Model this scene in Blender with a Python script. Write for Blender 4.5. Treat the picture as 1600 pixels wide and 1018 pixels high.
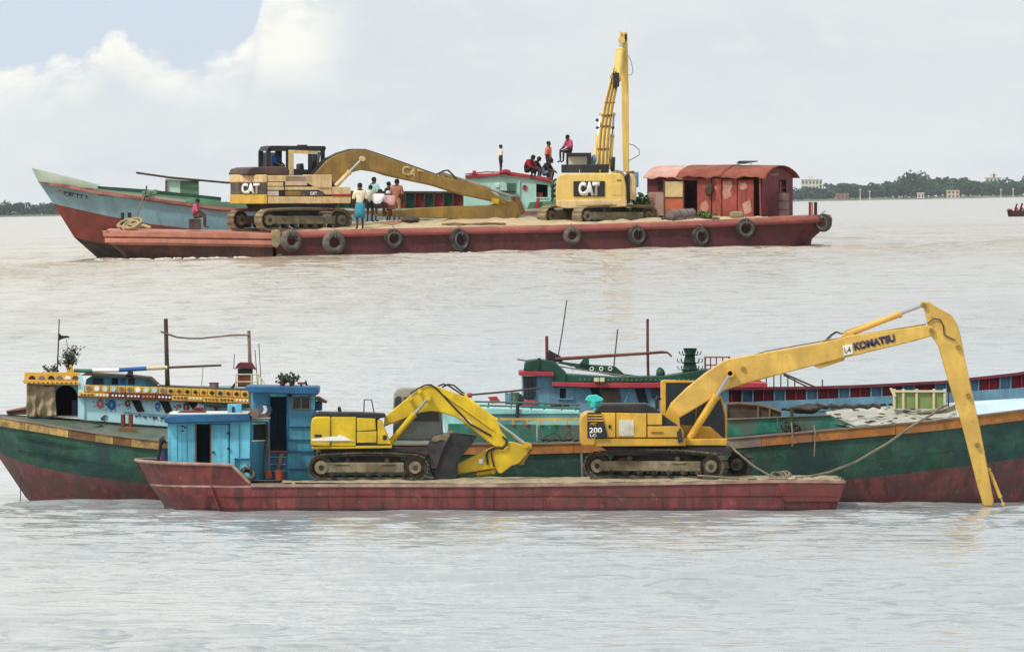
import bpy, bmesh, math, random
import numpy as np
from mathutils import Vector, Matrix

for o in list(bpy.data.objects):
    bpy.data.objects.remove(o)
SC = bpy.context.scene
COL = SC.collection
rad = math.radians

# ------------------------------------------------------------------ camera, sky, sun, exposure
F = 20000.0        # focal length in pixels of a 1600 px wide picture (a 450 mm lens)
YH = 319.0         # picture row of the level line
H = 8.26           # camera height above the near water (m)
cam_d = bpy.data.cameras.new('camera')
cam = bpy.data.objects.new('camera', cam_d)
COL.objects.link(cam)
cam.location = (0, 0, H)
cam.rotation_euler = (rad(90), 0, 0)
cam_d.sensor_width = 36.0
cam_d.lens = 36.0 * F / 1600.0
cam_d.shift_y = -(509.0 - YH) / 1600.0
cam_d.clip_start = 1.0
cam_d.clip_end = 60000.0
SC.camera = cam

SUN_EL, SUN_AZ = 50.0, 228.0       # azimuth from +Y clockwise: behind and left of the camera
world = bpy.data.worlds.new('World')
SC.world = world
world.use_nodes = True


def build_world():
    nt = world.node_tree
    nt.nodes.clear()
    N, L = nt.nodes.new, nt.links.new

    def math_(op, a, b=None, c=None, clamp=False):
        n = N('ShaderNodeMath'); n.operation = op; n.use_clamp = clamp
        for i, v in enumerate((a, b, c)):
            if v is None: continue
            if isinstance(v, (int, float)): n.inputs[i].default_value = v
            else: L(v, n.inputs[i])
        return n.outputs[0]

    def smooth(v, a, b):
        n = N('ShaderNodeMapRange'); n.interpolation_type = 'SMOOTHSTEP'
        L(v, n.inputs[0]); n.inputs[1].default_value = a; n.inputs[2].default_value = b
        return n.outputs[0]

    def mixc(f, a, b):
        n = N('ShaderNodeMix'); n.data_type = 'RGBA'
        if isinstance(f, (int, float)): n.inputs[0].default_value = f
        else: L(f, n.inputs[0])
        for i, v in ((6, a), (7, b)):
            if isinstance(v, tuple): n.inputs[i].default_value = v
            else: L(v, n.inputs[i])
        return n.outputs[2]

    tc = N('ShaderNodeTexCoord')
    sep = N('ShaderNodeSeparateXYZ'); L(tc.outputs['Generated'], sep.inputs[0])
    az = math_('ARCTAN2', sep.outputs[0], sep.outputs[1])          # radians from +Y
    el = math_('ARCSINE', sep.outputs[2])
    elp = math_('MULTIPLY', el, F)
    azp = math_('MULTIPLY', az, F)

    def noise(scale, detail, rough, stretch=1.0, dist=0.0):
        m = N('ShaderNodeMapping'); L(tc.outputs['Generated'], m.inputs[0])
        m.inputs['Scale'].default_value = (scale, scale, scale * stretch)
        n = N('ShaderNodeTexNoise'); L(m.outputs[0], n.inputs['Vector'])
        n.inputs['Scale'].default_value = 1.0; n.inputs['Detail'].default_value = detail
        n.inputs['Roughness'].default_value = rough; n.inputs['Distortion'].default_value = dist
        return n.outputs[0]

    n_big = noise(55, 5, 0.55, 2.2)
    n_mid = noise(180, 6, 0.6, 2.0)
    n_puff = noise(380, 6, 0.62, 1.2)
    # tops of the cumulus bank (height above the level line, in 1/20000 rad) by azimuth
    prof = [(-1500, 170), (-900, 190), (-800, 201), (-742, 203), (-705, 217), (-672, 218), (-650, 233),
            (-628, 256), (-612, 260), (-592, 238), (-560, 221), (-485, 214), (-440, 226), (-420, 240), (-404, 262), (-396, 300),
            (-384, 335), (-330, 420), (-200, 600)]
    cr = N('ShaderNodeValToRGB')
    cr.color_ramp.interpolation = 'EASE'
    el0 = cr.color_ramp.elements
    while len(el0) > 1: el0.remove(el0[-1])
    for i, (a, h) in enumerate(prof):
        pos = (a + 1500) / 1400.0
        e = el0[0] if i == 0 else el0.new(min(1, pos))
        e.position = min(1, max(0, pos)); v = h / 600.0; e.color = (v, v, v, 1)
    L(math_('DIVIDE', math_('ADD', azp, 1500), 1400.0), cr.inputs[0])
    edge = math_('MULTIPLY', cr.outputs[0], 600.0)
    wob = math_('ADD', math_('MULTIPLY', math_('SUBTRACT', n_puff, 0.5), 52.0), math_('MULTIPLY', math_('SUBTRACT', n_mid, 0.5), 70.0))
    d = math_('SUBTRACT', math_('SUBTRACT', elp, edge), wob)       # >0 above the cloud tops
    gap = smooth(d, -9, 14)
    gap = math_('MULTIPLY', gap, math_('SUBTRACT', 1.0, smooth(elp, 420, 900)))
    gap = math_('MULTIPLY', gap, smooth(azp, -2600, -1500))
    puff = math_('MULTIPLY', smooth(d, -85, -6), math_('SUBTRACT', 1.0, smooth(azp, -330, -180)))
    puff = math_('MULTIPLY', puff, smooth(n_mid, 0.30, 0.62))
    tower = math_('MULTIPLY', math_('MULTIPLY', smooth(azp, -420, -385), math_('SUBTRACT', 1.0, smooth(azp, -340, -225))), smooth(elp, 150, 235))
    tower = math_('MULTIPLY', tower, smooth(n_mid, 0.25, 0.55))
    puff = math_('MAXIMUM', puff, math_('MULTIPLY', tower, 0.9))
    sky = N('ShaderNodeTexSky'); sky.sky_type = 'NISHITA'; sky.sun_disc = False
    sky.sun_elevation = rad(SUN_EL); sky.sun_rotation = rad(SUN_AZ)
    sky.air_density = 1.2; sky.dust_density = 2.0
    sc = N('ShaderNodeVectorMath'); sc.operation = 'SCALE'; L(sky.outputs[0], sc.inputs[0]); sc.inputs[3].default_value = 0.10
    veil = mixc(smooth(n_big, 0.34, 0.68), (0.735, 0.785, 0.825, 1), (0.815, 0.845, 0.860, 1))
    streak = math_('MULTIPLY', smooth(n_mid, 0.52, 0.74), 0.55)
    veil = mixc(streak, veil, (0.87, 0.87, 0.85, 1))
    low = mixc(0.06, veil, sc.outputs[0])
    blue = mixc(0.15, (0.70, 0.79, 0.93, 1), sc.outputs[0])
    c = mixc(puff, low, (1.0, 0.985, 0.915, 1))
    c = mixc(gap, c, blue)
    bg = N('ShaderNodeBackground'); L(c, bg.inputs[0]); bg.inputs[1].default_value = 0.94
    out = N('ShaderNodeOutputWorld'); L(bg.outputs[0], out.inputs[0])


build_world()
sun_d = bpy.data.lights.new('sun', 'SUN')
sun = bpy.data.objects.new('sun', sun_d)
COL.objects.link(sun)
sun_d.energy = 2.2
sun_d.angle = rad(6)
sun_d.color = (1.0, 0.95, 0.86)
_az, _el = rad(SUN_AZ), rad(SUN_EL)
sun_dir = Vector((math.sin(_az) * math.cos(_el), math.cos(_az) * math.cos(_el), math.sin(_el)))
sun.rotation_euler = (-sun_dir).to_track_quat('-Z', 'Y').to_euler()
sun.location = (-60, -60, 90)

vs = SC.view_settings
vs.view_transform = 'Standard'
vs.look = 'None'
vs.exposure = 0.15
vs.gamma = 1.0
vs.use_curve_mapping = False
SC.cycles.max_bounces = 6
SC.cycles.diffuse_bounces = 3
SC.cycles.glossy_bounces = 3
SC.cycles.transmission_bounces = 4
SC.cycles.volume_bounces = 1
SC.cycles.caustics_reflective = False
SC.cycles.caustics_refractive = False


# ------------------------------------------------------------------ frames: where a measured point lies
def W(px, py, D):
    """a point measured at (px, py) that stands at distance D"""
    return Vector(((px - 800.0) * D / F, D, H - (py - YH) * D / F))


class PX:
    """upright plane across the view at distance D; a, c measured, b metres behind it"""
    def __init__(s, D): s.D = D; s.S = F / D
    def p(s, a, b, c): return W(a, c, s.D) + Vector((0, b, 0))


class YP:
    """the same, turned by yaw about the upright line through (px0, py0)"""
    def __init__(s, px0, py0, D, yaw):
        s.o = W(px0, py0, D); s.S = F / D; s.px0 = px0; s.py0 = py0
        s.cy, s.sy = math.cos(rad(yaw)), math.sin(rad(yaw))
    def p(s, a, b, c):
        u = (a - s.px0) / s.S / s.cy
        return s.o + Vector((u * s.cy - b * s.sy, u * s.sy + b * s.cy, (s.py0 - c) / s.S))


class LF:
    """plain local frame in metres"""
    def __init__(s, o, yaw=0.0):
        s.o = Vector(o); s.cy, s.sy = math.cos(rad(yaw)), math.sin(rad(yaw)); s.S = 1.0
    def p(s, u, v, w):
        return s.o + Vector((u * s.cy - v * s.sy, u * s.sy + v * s.cy, w))


class ID:
    S = 1.0
    def p(s, a, b, c): return Vector((a, b, c))


WORLD = ID()


# ------------------------------------------------------------------ materials
def lin(h):
    h = h.lstrip('#')
    r = []
    for i in (0, 2, 4):
        c = int(h[i:i + 2], 16) / 255.0
        r.append(c / 12.92 if c <= 0.04045 else ((c + 0.055) / 1.055) ** 2.4)
    return tuple(r) + (1.0,)


MATS = {}


def paint(name, col, rough=0.55, var=0.25, dirt=0.0, dirtcol='#6b5a45', streak=0.0, streakcol='#4a3024',
          scale=1.0, metal=0.0, bump=0.0, chip=0.0, chipcol='#6e4a38', spec=0.4):
    """weathered paint, cloth, wood or metal: base colour with mottling, dirt patches, run-down streaks and chips"""
    if name in MATS: return MATS[name]
    m = bpy.data.materials.new(name); m.use_nodes = True
    nt = m.node_tree; N, L = nt.nodes.new, nt.links.new
    bs = nt.nodes['Principled BSDF']
    tc = N('ShaderNodeTexCoord')

    def noise(sc, det=4, rgh=0.6, vec=(1, 1, 1)):
        mp = N('ShaderNodeMapping'); L(tc.outputs['Object'], mp.inputs[0])
        mp.inputs['Scale'].default_value = vec
        n = N('ShaderNodeTexNoise'); L(mp.outputs[0], n.inputs['Vector'])
        n.inputs['Scale'].default_value = sc * scale; n.inputs['Detail'].default_value = det
        n.inputs['Roughness'].default_value = rgh
        return n.outputs[0]

    def ramp(v, a, b, amt=1.0):
        r = N('ShaderNodeMapRange'); r.interpolation_type = 'SMOOTHSTEP'
        L(v, r.inputs[0]); r.inputs[1].default_value = a; r.inputs[2].default_value = b
        r.inputs[3].default_value = 0; r.inputs[4].default_value = amt
        return r.outputs[0]

    def mix(f, a, b, mode='MIX'):
        n = N('ShaderNodeMix'); n.data_type = 'RGBA'; n.blend_type = mode
        if isinstance(f, (int, float)): n.inputs[0].default_value = f
        else: L(f, n.inputs[0])
        for i, v in ((6, a), (7, b)):
            if isinstance(v, tuple): n.inputs[i].default_value = v
            else: L(v, n.inputs[i])
        return n.outputs[2]

    base = lin(col)
    lu = .3 * base[0] + .55 * base[1] + .15 * base[2]
    if max(base[:3]) < .62: base = tuple(max(.004, (lu + (c - lu) * 1.10) * .86) for c in base[:3]) + (1,)
    dk = tuple(c * (1 - var) for c in base[:3]) + (1,)
    lt = tuple(min(1, c * (1 + var * 0.6) + 0.015 * var) for c in base[:3]) + (1,)
    n1 = noise(1.7, 5)
    c = mix(ramp(n1, 0.32, 0.68), dk, lt)
    if streak > 0:
        n2 = noise(1.0, 4, 0.6, (5.5, 5.5, 0.55))
        c = mix(ramp(n2, 0.46, 0.66, streak), c, lin(streakcol))
    if dirt > 0:
        n3 = noise(0.75, 7, 0.70)
        c = mix(ramp(n3, 0.43, 0.61, dirt), c, lin(dirtcol))
    if chip > 0:
        n4 = noise(3.2, 6, 0.7)
        c = mix(ramp(n4, 0.58, 0.72, chip * .8), c, lin(chipcol))
    L(c, bs.inputs['Base Color'])
    bs.inputs['Roughness'].default_value = rough
    bs.inputs['Metallic'].default_value = metal
    bs.inputs['Specular IOR Level'].default_value = spec
    if bump > 0:
        nb = noise(3.0, 5)
        b = N('ShaderNodeBump'); b.inputs['Strength'].default_value = bump; b.inputs['Distance'].default_value = 0.05
        L(nb, b.inputs['Height']); L(b.outputs[0], bs.inputs['Normal'])
    MATS[name] = m
    return m


def glass_mat():
    if 'glass' in MATS: return MATS['glass']
    m = bpy.data.materials.new('window glass'); m.use_nodes = True
    bs = m.node_tree.nodes['Principled BSDF']
    bs.inputs['Base Color'].default_value = (0.02, 0.025, 0.03, 1)
    bs.inputs['Roughness'].default_value = 0.08
    bs.inputs['Alpha'].default_value = 0.72
    MATS['glass'] = m
    return m


# barge and boat paint
M_red = paint('barge red paint', '#864442', 0.6, 0.3, 0.75, '#5c3c38', 0.7, '#42302c', chip=0.6, chipcol='#a87a6e', bump=0.4)
M_wet = paint('wet stained hull foot', '#5a3234', 0.35, 0.3, 0.6, '#3c2828', 0.5, '#2c2220')
M_red_in = paint('inner red paint', '#7a3b36', 0.7, 0.3, 0.4)
M_rim = paint('worn pale rim', '#b99b8a', 0.7, 0.35, 0.5, '#7a5046')
M_sand = paint('dry river sand', '#b5a88c', 0.95, 0.25, 0.5, '#857a66', bump=0.8, scale=2)
M_deck = paint('muddy steel deck', '#8f8069', 0.9, 0.3, 0.6, '#6a5d4a', bump=0.5)
M_cab = paint('sky blue paint', '#6cc4de', 0.55, 0.16, 0.6, '#4a93b4', 0.5, '#3f6f86', chip=0.5, chipcol='#3d7c97')
M_cab2 = paint('mid blue paint', '#4f9fc0', 0.55, 0.22, 0.6, '#3b7796', 0.55, '#3c6074', chip=0.35, chipcol='#8cc4d8')
M_roofb = paint('deep blue roof paint', '#2f648e', 0.5, 0.3, 0.3, '#23486e', chip=0.3, chipcol='#5c90b4')
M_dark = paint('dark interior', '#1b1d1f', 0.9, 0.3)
M_black = paint('black metal', '#26262a', 0.5, 0.35, 0.3, '#4a4640')
M_wood = paint('weathered wood', '#8c6a4c', 0.85, 0.35, 0.4, '#5a4232')
M_wood_d = paint('dark wood', '#4e4038', 0.85, 0.35, 0.3)
M_brown = paint('red brown paint', '#7a3a30', 0.65, 0.3, 0.4)
M_white = paint('white paint', '#e4e4de', 0.6, 0.08, 0.25, '#b0a898')
M_cream = paint('cream paint', '#dcd0ac', 0.7, 0.15, 0.3, '#a49476')
M_green = paint('boat green paint', '#32604e', 0.55, 0.35, 0.85, '#26403e', 0.55, '#4a5248', chip=0.55, chipcol='#6c7a6c', bump=0.4)
M_keelred = paint('faded keel red', '#8e5050', 0.6, 0.3, 0.85, '#5e4642', 0.75, '#423430', chip=0.55, chipcol='#a48074', bump=0.4)
M_deckg = paint('green deck paint', '#54695c', 0.7, 0.25, 0.55, '#7a7468')
M_ochre = paint('ochre gunwale', '#bf9f66', 0.75, 0.3, 0.9, '#6a5440', chip=0.7, chipcol='#4a3c30', scale=2.2)
M_ochre2 = paint('brown gunwale', '#7d5a3c', 0.75, 0.35, 0.5, '#4a3828')
M_orange = paint('orange gunwale', '#bb7c42', 0.75, 0.3, 0.85, '#8c6448', chip=0.6, chipcol='#5c4434', scale=1.8)
M_greyw = paint('grey worn plank', '#93847a', 0.85, 0.25, 0.4, '#6a5f58')
M_ygold = paint('golden yellow trim', '#dfb04a', 0.6, 0.2, 0.35, '#a87434', chip=0.3, chipcol='#f0dca0')
M_pblue = paint('pale blue panel', '#b4dfe8', 0.55, 0.08, 0.3, '#90bccc', 0.25, '#8aa0a8')
M_canvas = paint('tan canvas', '#b3a285', 0.95, 0.25, 0.5, '#85755c', bump=0.6)
M_teal = paint('teal paint', '#348270', 0.6, 0.3, 1.0, '#5a6258', chip=0.7, chipcol='#8aa094', scale=1.6)
M_turq = paint('turquoise paint', '#a6dcdc', 0.55, 0.15, 0.3, '#6aa8a8')
M_aqua = paint('aqua plastic', '#3fd0cc', 0.4, 0.1)
M_slate = paint('slate blue paint', '#7ba5ba', 0.6, 0.18, 0.4, '#4f7288', 0.3, '#4a5f6c')
M_dgreen = paint('dark green paint', '#1f4d3c', 0.5, 0.3, 0.3, '#17372e')
M_coral = paint('coral red trim', '#b8444c', 0.55, 0.2, 0.3, '#8c343c')
M_crim = paint('crimson panel', '#992530', 0.55, 0.25, 0.3, '#6c2026')
M_tarp = paint('sand flecked tarpaulin', '#c3c2b8', 0.9, 0.15, 0.6, '#96948a', chip=1.0, chipcol='#4c5254', bump=0.4, scale=2)
M_pale = paint('pale blue deck sheet', '#c2d9e2', 0.7, 0.1, 0.3, '#9cb4be')
M_bin = paint('lime green bin', '#8fa468', 0.7, 0.2, 0.4, '#6c7c50')
M_rope = paint('old rope', '#8b8272', 0.95, 0.3)
M_rope_d = paint('dark rope', '#4d4840', 0.95, 0.3)
M_tyre = paint('worn tyre rubber', '#2d2c2c', 0.85, 0.4, 0.55, '#6e675e')
M_tyre_g = paint('dusty tyre rubber', '#77716a', 0.9, 0.4, 0.75, '#302e2c', scale=2)
M_steel = paint('bright cylinder rod', '#c9cbcc', 0.22, 0.1, metal=0.85)
M_mud = paint('mud caked track steel', '#8d836d', 0.95, 0.35, 0.7, '#5c5444', bump=0.6, scale=2)
M_shoe = paint('dusty track shoes', '#6a6254', 0.9, 0.4, 0.7, '#3e3a34', bump=0.6, scale=2)
M_mudl = paint('pale mud on track shoes', '#a39476', 0.95, 0.3, 0.5, '#6c6250', bump=0.6)
M_mudd = paint('dark greasy track', '#3c3832', 0.85, 0.35, 0.5, '#5c5444', bump=0.5)
M_y1 = paint('bright machine yellow', '#e0bd1e', 0.38, 0.16, 0.6, '#b09428', 0.18, '#7c6a34', chip=0.4, chipcol='#8c7434')
M_y2 = paint('amber machine yellow', '#dfae3c', 0.42, 0.16, 0.6, '#b08c40', 0.18, '#84683c', chip=0.45, chipcol='#86683c')
M_y2b = paint('amber boom yellow', '#e2b758', 0.5, 0.14, 0.6, '#bc964c', 0.18, '#94784c', chip=0.45, chipcol='#8a6c44')
M_tan = paint('sun bleached machine tan', '#e4c894', 0.55, 0.14, 0.45, '#c09c68', 0.3, '#8c6c48', chip=0.3, chipcol='#80603c')
M_olive = paint('dusty boom yellow', '#a4854a', 0.6, 0.25, 0.5, '#7c6a48', 0.3, '#6a5838', chip=0.3, chipcol='#c4a468')
M_y4 = paint('pale machine yellow', '#e6c86c', 0.5, 0.12, 0.35, '#d2b478', 0.25, '#a88c54', chip=0.2, chipcol='#b09460')
M_char = paint('charcoal decal', '#2a2a30', 0.5, 0.2)
M_bucket_lit = paint('bucket steel', '#30303a', 0.6, 0.4, 0.5, '#5c5450', chip=0.3, chipcol='#6e665c')  # lighter bucket steel, the lit side's brightness put into the colour
M_navy = paint('navy lettering', '#3c3a5c', 0.6, 0.2)
M_ink = paint('black lettering', '#1c2228', 0.7, 0.1)
M_lred = paint('red lettering', '#b83848', 0.6, 0.1)
M_lwhite = paint('white lettering', '#eeeeea', 0.6, 0.05)
M_fblue = paint('flower blue', '#2f6cb4', 0.6, 0.15)
M_fpink = paint('flower pink', '#c07a84', 0.6, 0.15)
M_maroon = paint('maroon hull', '#612a2c', 0.45, 0.35, 0.7, '#522a2f', 0.7, '#38242a', chip=0.35, chipcol='#9c6068', bump=0.2)
M_salmon = paint('sun faded salmon', '#c68a78', 0.65, 0.22, 0.6, '#a0604e', chip=0.3, chipcol='#9c5448')
M_pinkrim = paint('pink worn rim', '#985450', 0.5, 0.25, 0.4, '#8c4448', chip=0.4, chipcol='#d8a8a0')
M_mint = paint('mint paint', '#cde4d8', 0.6, 0.1, 0.3, '#b0d0b8', chip=0.2, chipcol='#a4b8ac')
M_hullb = paint('hull light blue', '#93b8c8', 0.55, 0.15, 0.45, '#7c9cae', 0.3, '#7a8890', chip=0.35, chipcol='#b8ccd2')
M_hullr = paint('hull oxide red', '#8a4740', 0.6, 0.25, 0.4, '#74403a', 0.35, '#5c3634')
M_boot = paint('black hull bottom', '#2c2a28', 0.7, 0.3, 0.4, '#544c42')
M_stripe = paint('brown red stripe', '#94584f', 0.6, 0.3, 0.5, '#c8887c')
M_grn2 = paint('leaf green rail', '#6c9478', 0.6, 0.2, 0.3, '#507058')
M_cabt = paint('aqua white cabin', '#b9e2d8', 0.55, 0.08, 0.25, '#94c4b8')
M_shed = paint('rusty red sheet', '#a8564c', 0.7, 0.2, 0.7, '#843c3a', 0.6, '#5c3230', chip=0.75, chipcol='#d4ac9c', bump=0.2)
M_shedr = paint('rust roof sheet', '#94523f', 0.75, 0.3, 0.6, '#7c3a30', 0.2, '#c08068', chip=0.35, chipcol='#5c302a', bump=0.3)
M_shedp = paint('pink bleached roof sheet', '#d0a498', 0.75, 0.15, 0.4, '#b07868')
M_shedd = paint('dark maroon sheet', '#74323a', 0.65, 0.25, 0.4, '#52262c', chip=0.3, chipcol='#b08078')
M_door = paint('cream door paint', '#d2c090', 0.7, 0.15, 0.3, '#a88c5c')
M_doro = paint('orange door paint', '#c06a50', 0.7, 0.2, 0.3)
M_drum = paint('grey drum', '#8c7c7c', 0.6, 0.25, 0.5, '#6c5850')
M_solar = paint('solar panel', '#36404c', 0.25, 0.15)
M_leaf = paint('leaf green', '#5c7c34', 0.8, 0.4)
M_leafd = paint('grey green leaves', '#4c5a44', 0.85, 0.4)
M_skin = paint('brown skin', '#5f4030', 0.6, 0.12)
M_hair = paint('black hair', '#16130f', 0.6, 0.2)
G = glass_mat()


def cloth(hexc): return paint('cloth ' + hexc, hexc, 0.9, 0.15, scale=3)


# ------------------------------------------------------------------ things and meshes
def thing(name, label, cat, loc, group=None):
    o = bpy.data.objects.new(name, None)
    o.empty_display_size = 0.3
    COL.objects.link(o)
    o.location = loc
    tag(o, label, cat, group)
    return o


def tag(o, label=None, cat=None, group=None, kind=None):
    if label: o['label'] = label
    if cat: o['category'] = cat
    if group: o['group'] = group
    if kind: o['kind'] = kind
    return o


def wloc(o):
    v = Vector((0, 0, 0))
    while o is not None:
        v = v + o.location; o = o.parent
    return v


class MB:
    def __init__(s): s.v = []; s.f = []; s.m = []

    def add(s, vs, fs, m=0):
        k = len(s.v); s.v += [Vector(v) for v in vs]
        for f in fs: s.f.append(tuple(i + k for i in f)); s.m.append(m)
        return s

    def prism(s, fr, pts, b0, b1, m=0):
        n = len(pts)
        vs = [fr.p(a, b0, c) for a, c in pts] + [fr.p(a, b1, c) for a, c in pts]
        fs = [tuple(range(n)), tuple(range(2 * n - 1, n - 1, -1))]
        fs += [(i, i + n, (i + 1) % n + n, (i + 1) % n) for i in range(n)]
        return s.add(vs, fs, m)

    def vprism(s, fr, pts, c0, c1, m=0):
        n = len(pts)
        vs = [fr.p(a, b, c0) for a, b in pts] + [fr.p(a, b, c1) for a, b in pts]
        fs = [tuple(range(n)), tuple(range(2 * n - 1, n - 1, -1))]
        fs += [(i, i + n, (i + 1) % n + n, (i + 1) % n) for i in range(n)]
        return s.add(vs, fs, m)

    def box(s, fr, a0, a1, b0, b1, c0, c1, m=0):
        return s.prism(fr, [(a0, c0), (a1, c0), (a1, c1), (a0, c1)], b0, b1, m)

    def tube(s, fr, pts, r, n=8, m=0, cap=True):
        P = [fr.p(*q) for q in pts]
        R = r if isinstance(r, (list, tuple)) else [r] * len(P)
        T = []
        for i in range(len(P)):
            t = (P[min(i + 1, len(P) - 1)] - P[max(i - 1, 0)])
            T.append(t.normalized() if t.length > 1e-9 else Vector((0, 0, 1)))
        up = Vector((0, 0, 1)) if abs(T[0].z) < 0.9 else Vector((1, 0, 0))
        nx = T[0].cross(up).normalized()
        vs, fs = [], []
        for i in range(len(P)):
            nx = (nx - T[i] * nx.dot(T[i])).normalized()
            ny = T[i].cross(nx)
            for k in range(n):
                a = 2 * math.pi * k / n
                vs.append(P[i] + (nx * math.cos(a) + ny * math.sin(a)) * R[i])
        for i in range(len(P) - 1):
            for k in range(n):
                k2 = (k + 1) % n
                fs.append((i * n + k, i * n + k2, (i + 1) * n + k2, (i + 1) * n + k))
        if cap:
            fs.append(tuple(range(n - 1, -1, -1)))
            fs.append(tuple(range((len(P) - 1) * n, len(P) * n)))
        return s.add(vs, fs, m)

    def wheel(s, fr, a, c, b0, b1, r, n=20, m=0):
        return s.tube(fr, [(a, b0, c), (a, b1, c)], r, n, m)

    def torus(s, cen, R, r, axis, nR=28, nr=10, m=0, flat=1.0):
        z = Vector(axis).normalized()
        x = z.cross(Vector((0, 0, 1)) if abs(z.z) < 0.9 else Vector((1, 0, 0))).normalized()
        y = z.cross(x)
        vs, fs = [], []
        for i in range(nR):
            a = 2 * math.pi * i / nR
            e = x * math.cos(a) + y * math.sin(a)
            for k in range(nr):
                b = 2 * math.pi * k / nr
                vs.append(Vector(cen) + e * (R + r * math.cos(b)) + z * (r * flat * math.sin(b)))
        for i in range(nR):
            for k in range(nr):
                i2, k2 = (i + 1) % nR, (k + 1) % nr
                fs.append((i * nr + k, i2 * nr + k, i2 * nr + k2, i * nr + k2))
        return s.add(vs, fs, m)

    def loft(s, rows, mats=None, closed=False):
        """rows of world points, all the same length; mats[i] is the material of the strip i..i+1 within a row"""
        n = len(rows[0]); k = len(s.v)
        for r in rows: s.v += [Vector(q) for q in r]
        for i in range(len(rows) - 1):
            for j in range(n if closed else n - 1):
                j2 = (j + 1) % n
                s.f.append((k + i * n + j, k + (i + 1) * n + j, k + (i + 1) * n + j2, k + i * n + j2))
                s.m.append(mats[j] if mats else 0)
        return s

    def blob(s, cen, rx, ry, rz, seed=0, m=0, rough=0.25, seg=10):
        rnd = random.Random(seed)
        ph = [rnd.uniform(0, 6.28) for _ in range(6)]
        vs, fs = [], []
        for i in range(seg + 1):
            t = math.pi * i / seg
            for k in range(2 * seg):
                a = math.pi * k / seg
                d = 1 + rough * 0.5 * (math.sin(3 * a + ph[0] + 2 * t) + math.sin(2 * t + ph[1] + a) + 0.6 * math.sin(5 * a + ph[2] - 3 * t)) / 1.6
                vs.append(Vector(cen) + Vector((rx * d * math.sin(t) * math.cos(a), ry * d * math.sin(t) * math.sin(a), rz * d * math.cos(t))))
        n = 2 * seg
        for i in range(seg):
            for k in range(n):
                k2 = (k + 1) % n
                fs.append((i * n + k, (i + 1) * n + k, (i + 1) * n + k2, i * n + k2))
        return s.add(vs, fs, m)

    def build(s, name, mats, parent=None, bevel=0.0, angle=35):
        if not isinstance(mats, (list, tuple)): mats = [mats]
        off = wloc(parent) if parent is not None else Vector((0, 0, 0))
        me = bpy.data.meshes.new(name)
        me.from_pydata([tuple(v - off) for v in s.v], [], s.f)
        for m in mats: me.materials.append(m)
        me.polygons.foreach_set('material_index', s.m)
        bm = bmesh.new(); bm.from_mesh(me)
        bmesh.ops.remove_doubles(bm, verts=bm.verts, dist=1e-5)
        bmesh.ops.recalc_face_normals(bm, faces=bm.faces)
        bm.to_mesh(me); bm.free()
        me.polygons.foreach_set('use_smooth', [True] * len(me.polygons))
        me.set_sharp_from_angle(angle=rad(angle))
        o = bpy.data.objects.new(name, me)
        COL.objects.link(o)
        if parent is not None: o.parent = parent
        if bevel > 0:
            b = o.modifiers.new('edge', 'BEVEL'); b.width = bevel; b.segments = 2; b.limit_method = 'ANGLE'
            b.angle_limit = rad(40); b.harden_normals = False
        return o


def single(mb, name, label, cat, mats, loc, group=None, bevel=0.0):
    """a thing that is one mesh, its origin at loc"""
    e = bpy.data.objects.new('tmp', None); e.location = loc
    o = mb.build(name, mats, e, bevel)
    o.parent = None
    o.location = loc
    bpy.data.objects.remove(e)
    return tag(o, label, cat, group)


def text(fr, s, a, c, wid, hei, b, mat, parent, name='lettering', ang=0.0, bold=0.02, shear=0.0, depth=0.012):
    """raised painted letters: s set in a box wid x hei (frame units) whose lower left corner is at (a, c)"""
    cu = bpy.data.curves.new('t', 'FONT'); cu.body = s; cu.offset = bold; cu.shear = shear
    ob = bpy.data.objects.new('t', cu); COL.objects.link(ob)
    dg = bpy.context.evaluated_depsgraph_get()
    me = ob.evaluated_get(dg).to_mesh()
    co = [v.co.copy() for v in me.vertices]
    fs = [tuple(p.vertices) for p in me.polygons]
    ob.evaluated_get(dg).to_mesh_clear()
    COL.objects.unlink(ob); bpy.data.objects.remove(ob); bpy.data.curves.remove(cu)
    if not co: return None
    x0, x1 = min(v.x for v in co), max(v.x for v in co)
    y0, y1 = min(v.y for v in co), max(v.y for v in co)
    up = 1.0 if fr.S == 1.0 else -1.0
    ca, sa = math.cos(rad(ang)), math.sin(rad(ang))
    mb = MB()
    P = []
    for v in co:
        u = (v.x - x0) / (x1 - x0) * wid; w = (v.y - y0) / (y1 - y0) * hei
        P.append(fr.p(a + u * ca - w * sa, b, c + up * (u * sa + w * ca)))
    mb.add(P, fs)
    # a thin rim so the letters stand proud of the plate
    o = mb.build(name, mat, parent)
    md = o.modifiers.new('thick', 'SOLIDIFY'); md.thickness = depth; md.offset = 0
    return o


# ------------------------------------------------------------------ water: one sheet, running down a slow incline
Z_UP, TILT = 6.26, 0.0192


def water_z(x, y):
    t = np.clip((y - 376.0) / (520.0 - 376.0), 0, 1)
    e, g = 0.10, 0.42          # soft foot, long soft crest
    s = np.where(t < e, t * t / (2 * e), np.where(t > 1 - g, 1 - e / 2 - g / 2 - (1 - t) ** 2 / (2 * g), t - e / 2)) / (1 - e / 2 - g / 2)
    return s * (Z_UP + TILT * np.clip(x, -600, 600))


def wz(x, y): return float(water_z(np.array([x]), np.array([y]))[0])


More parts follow.
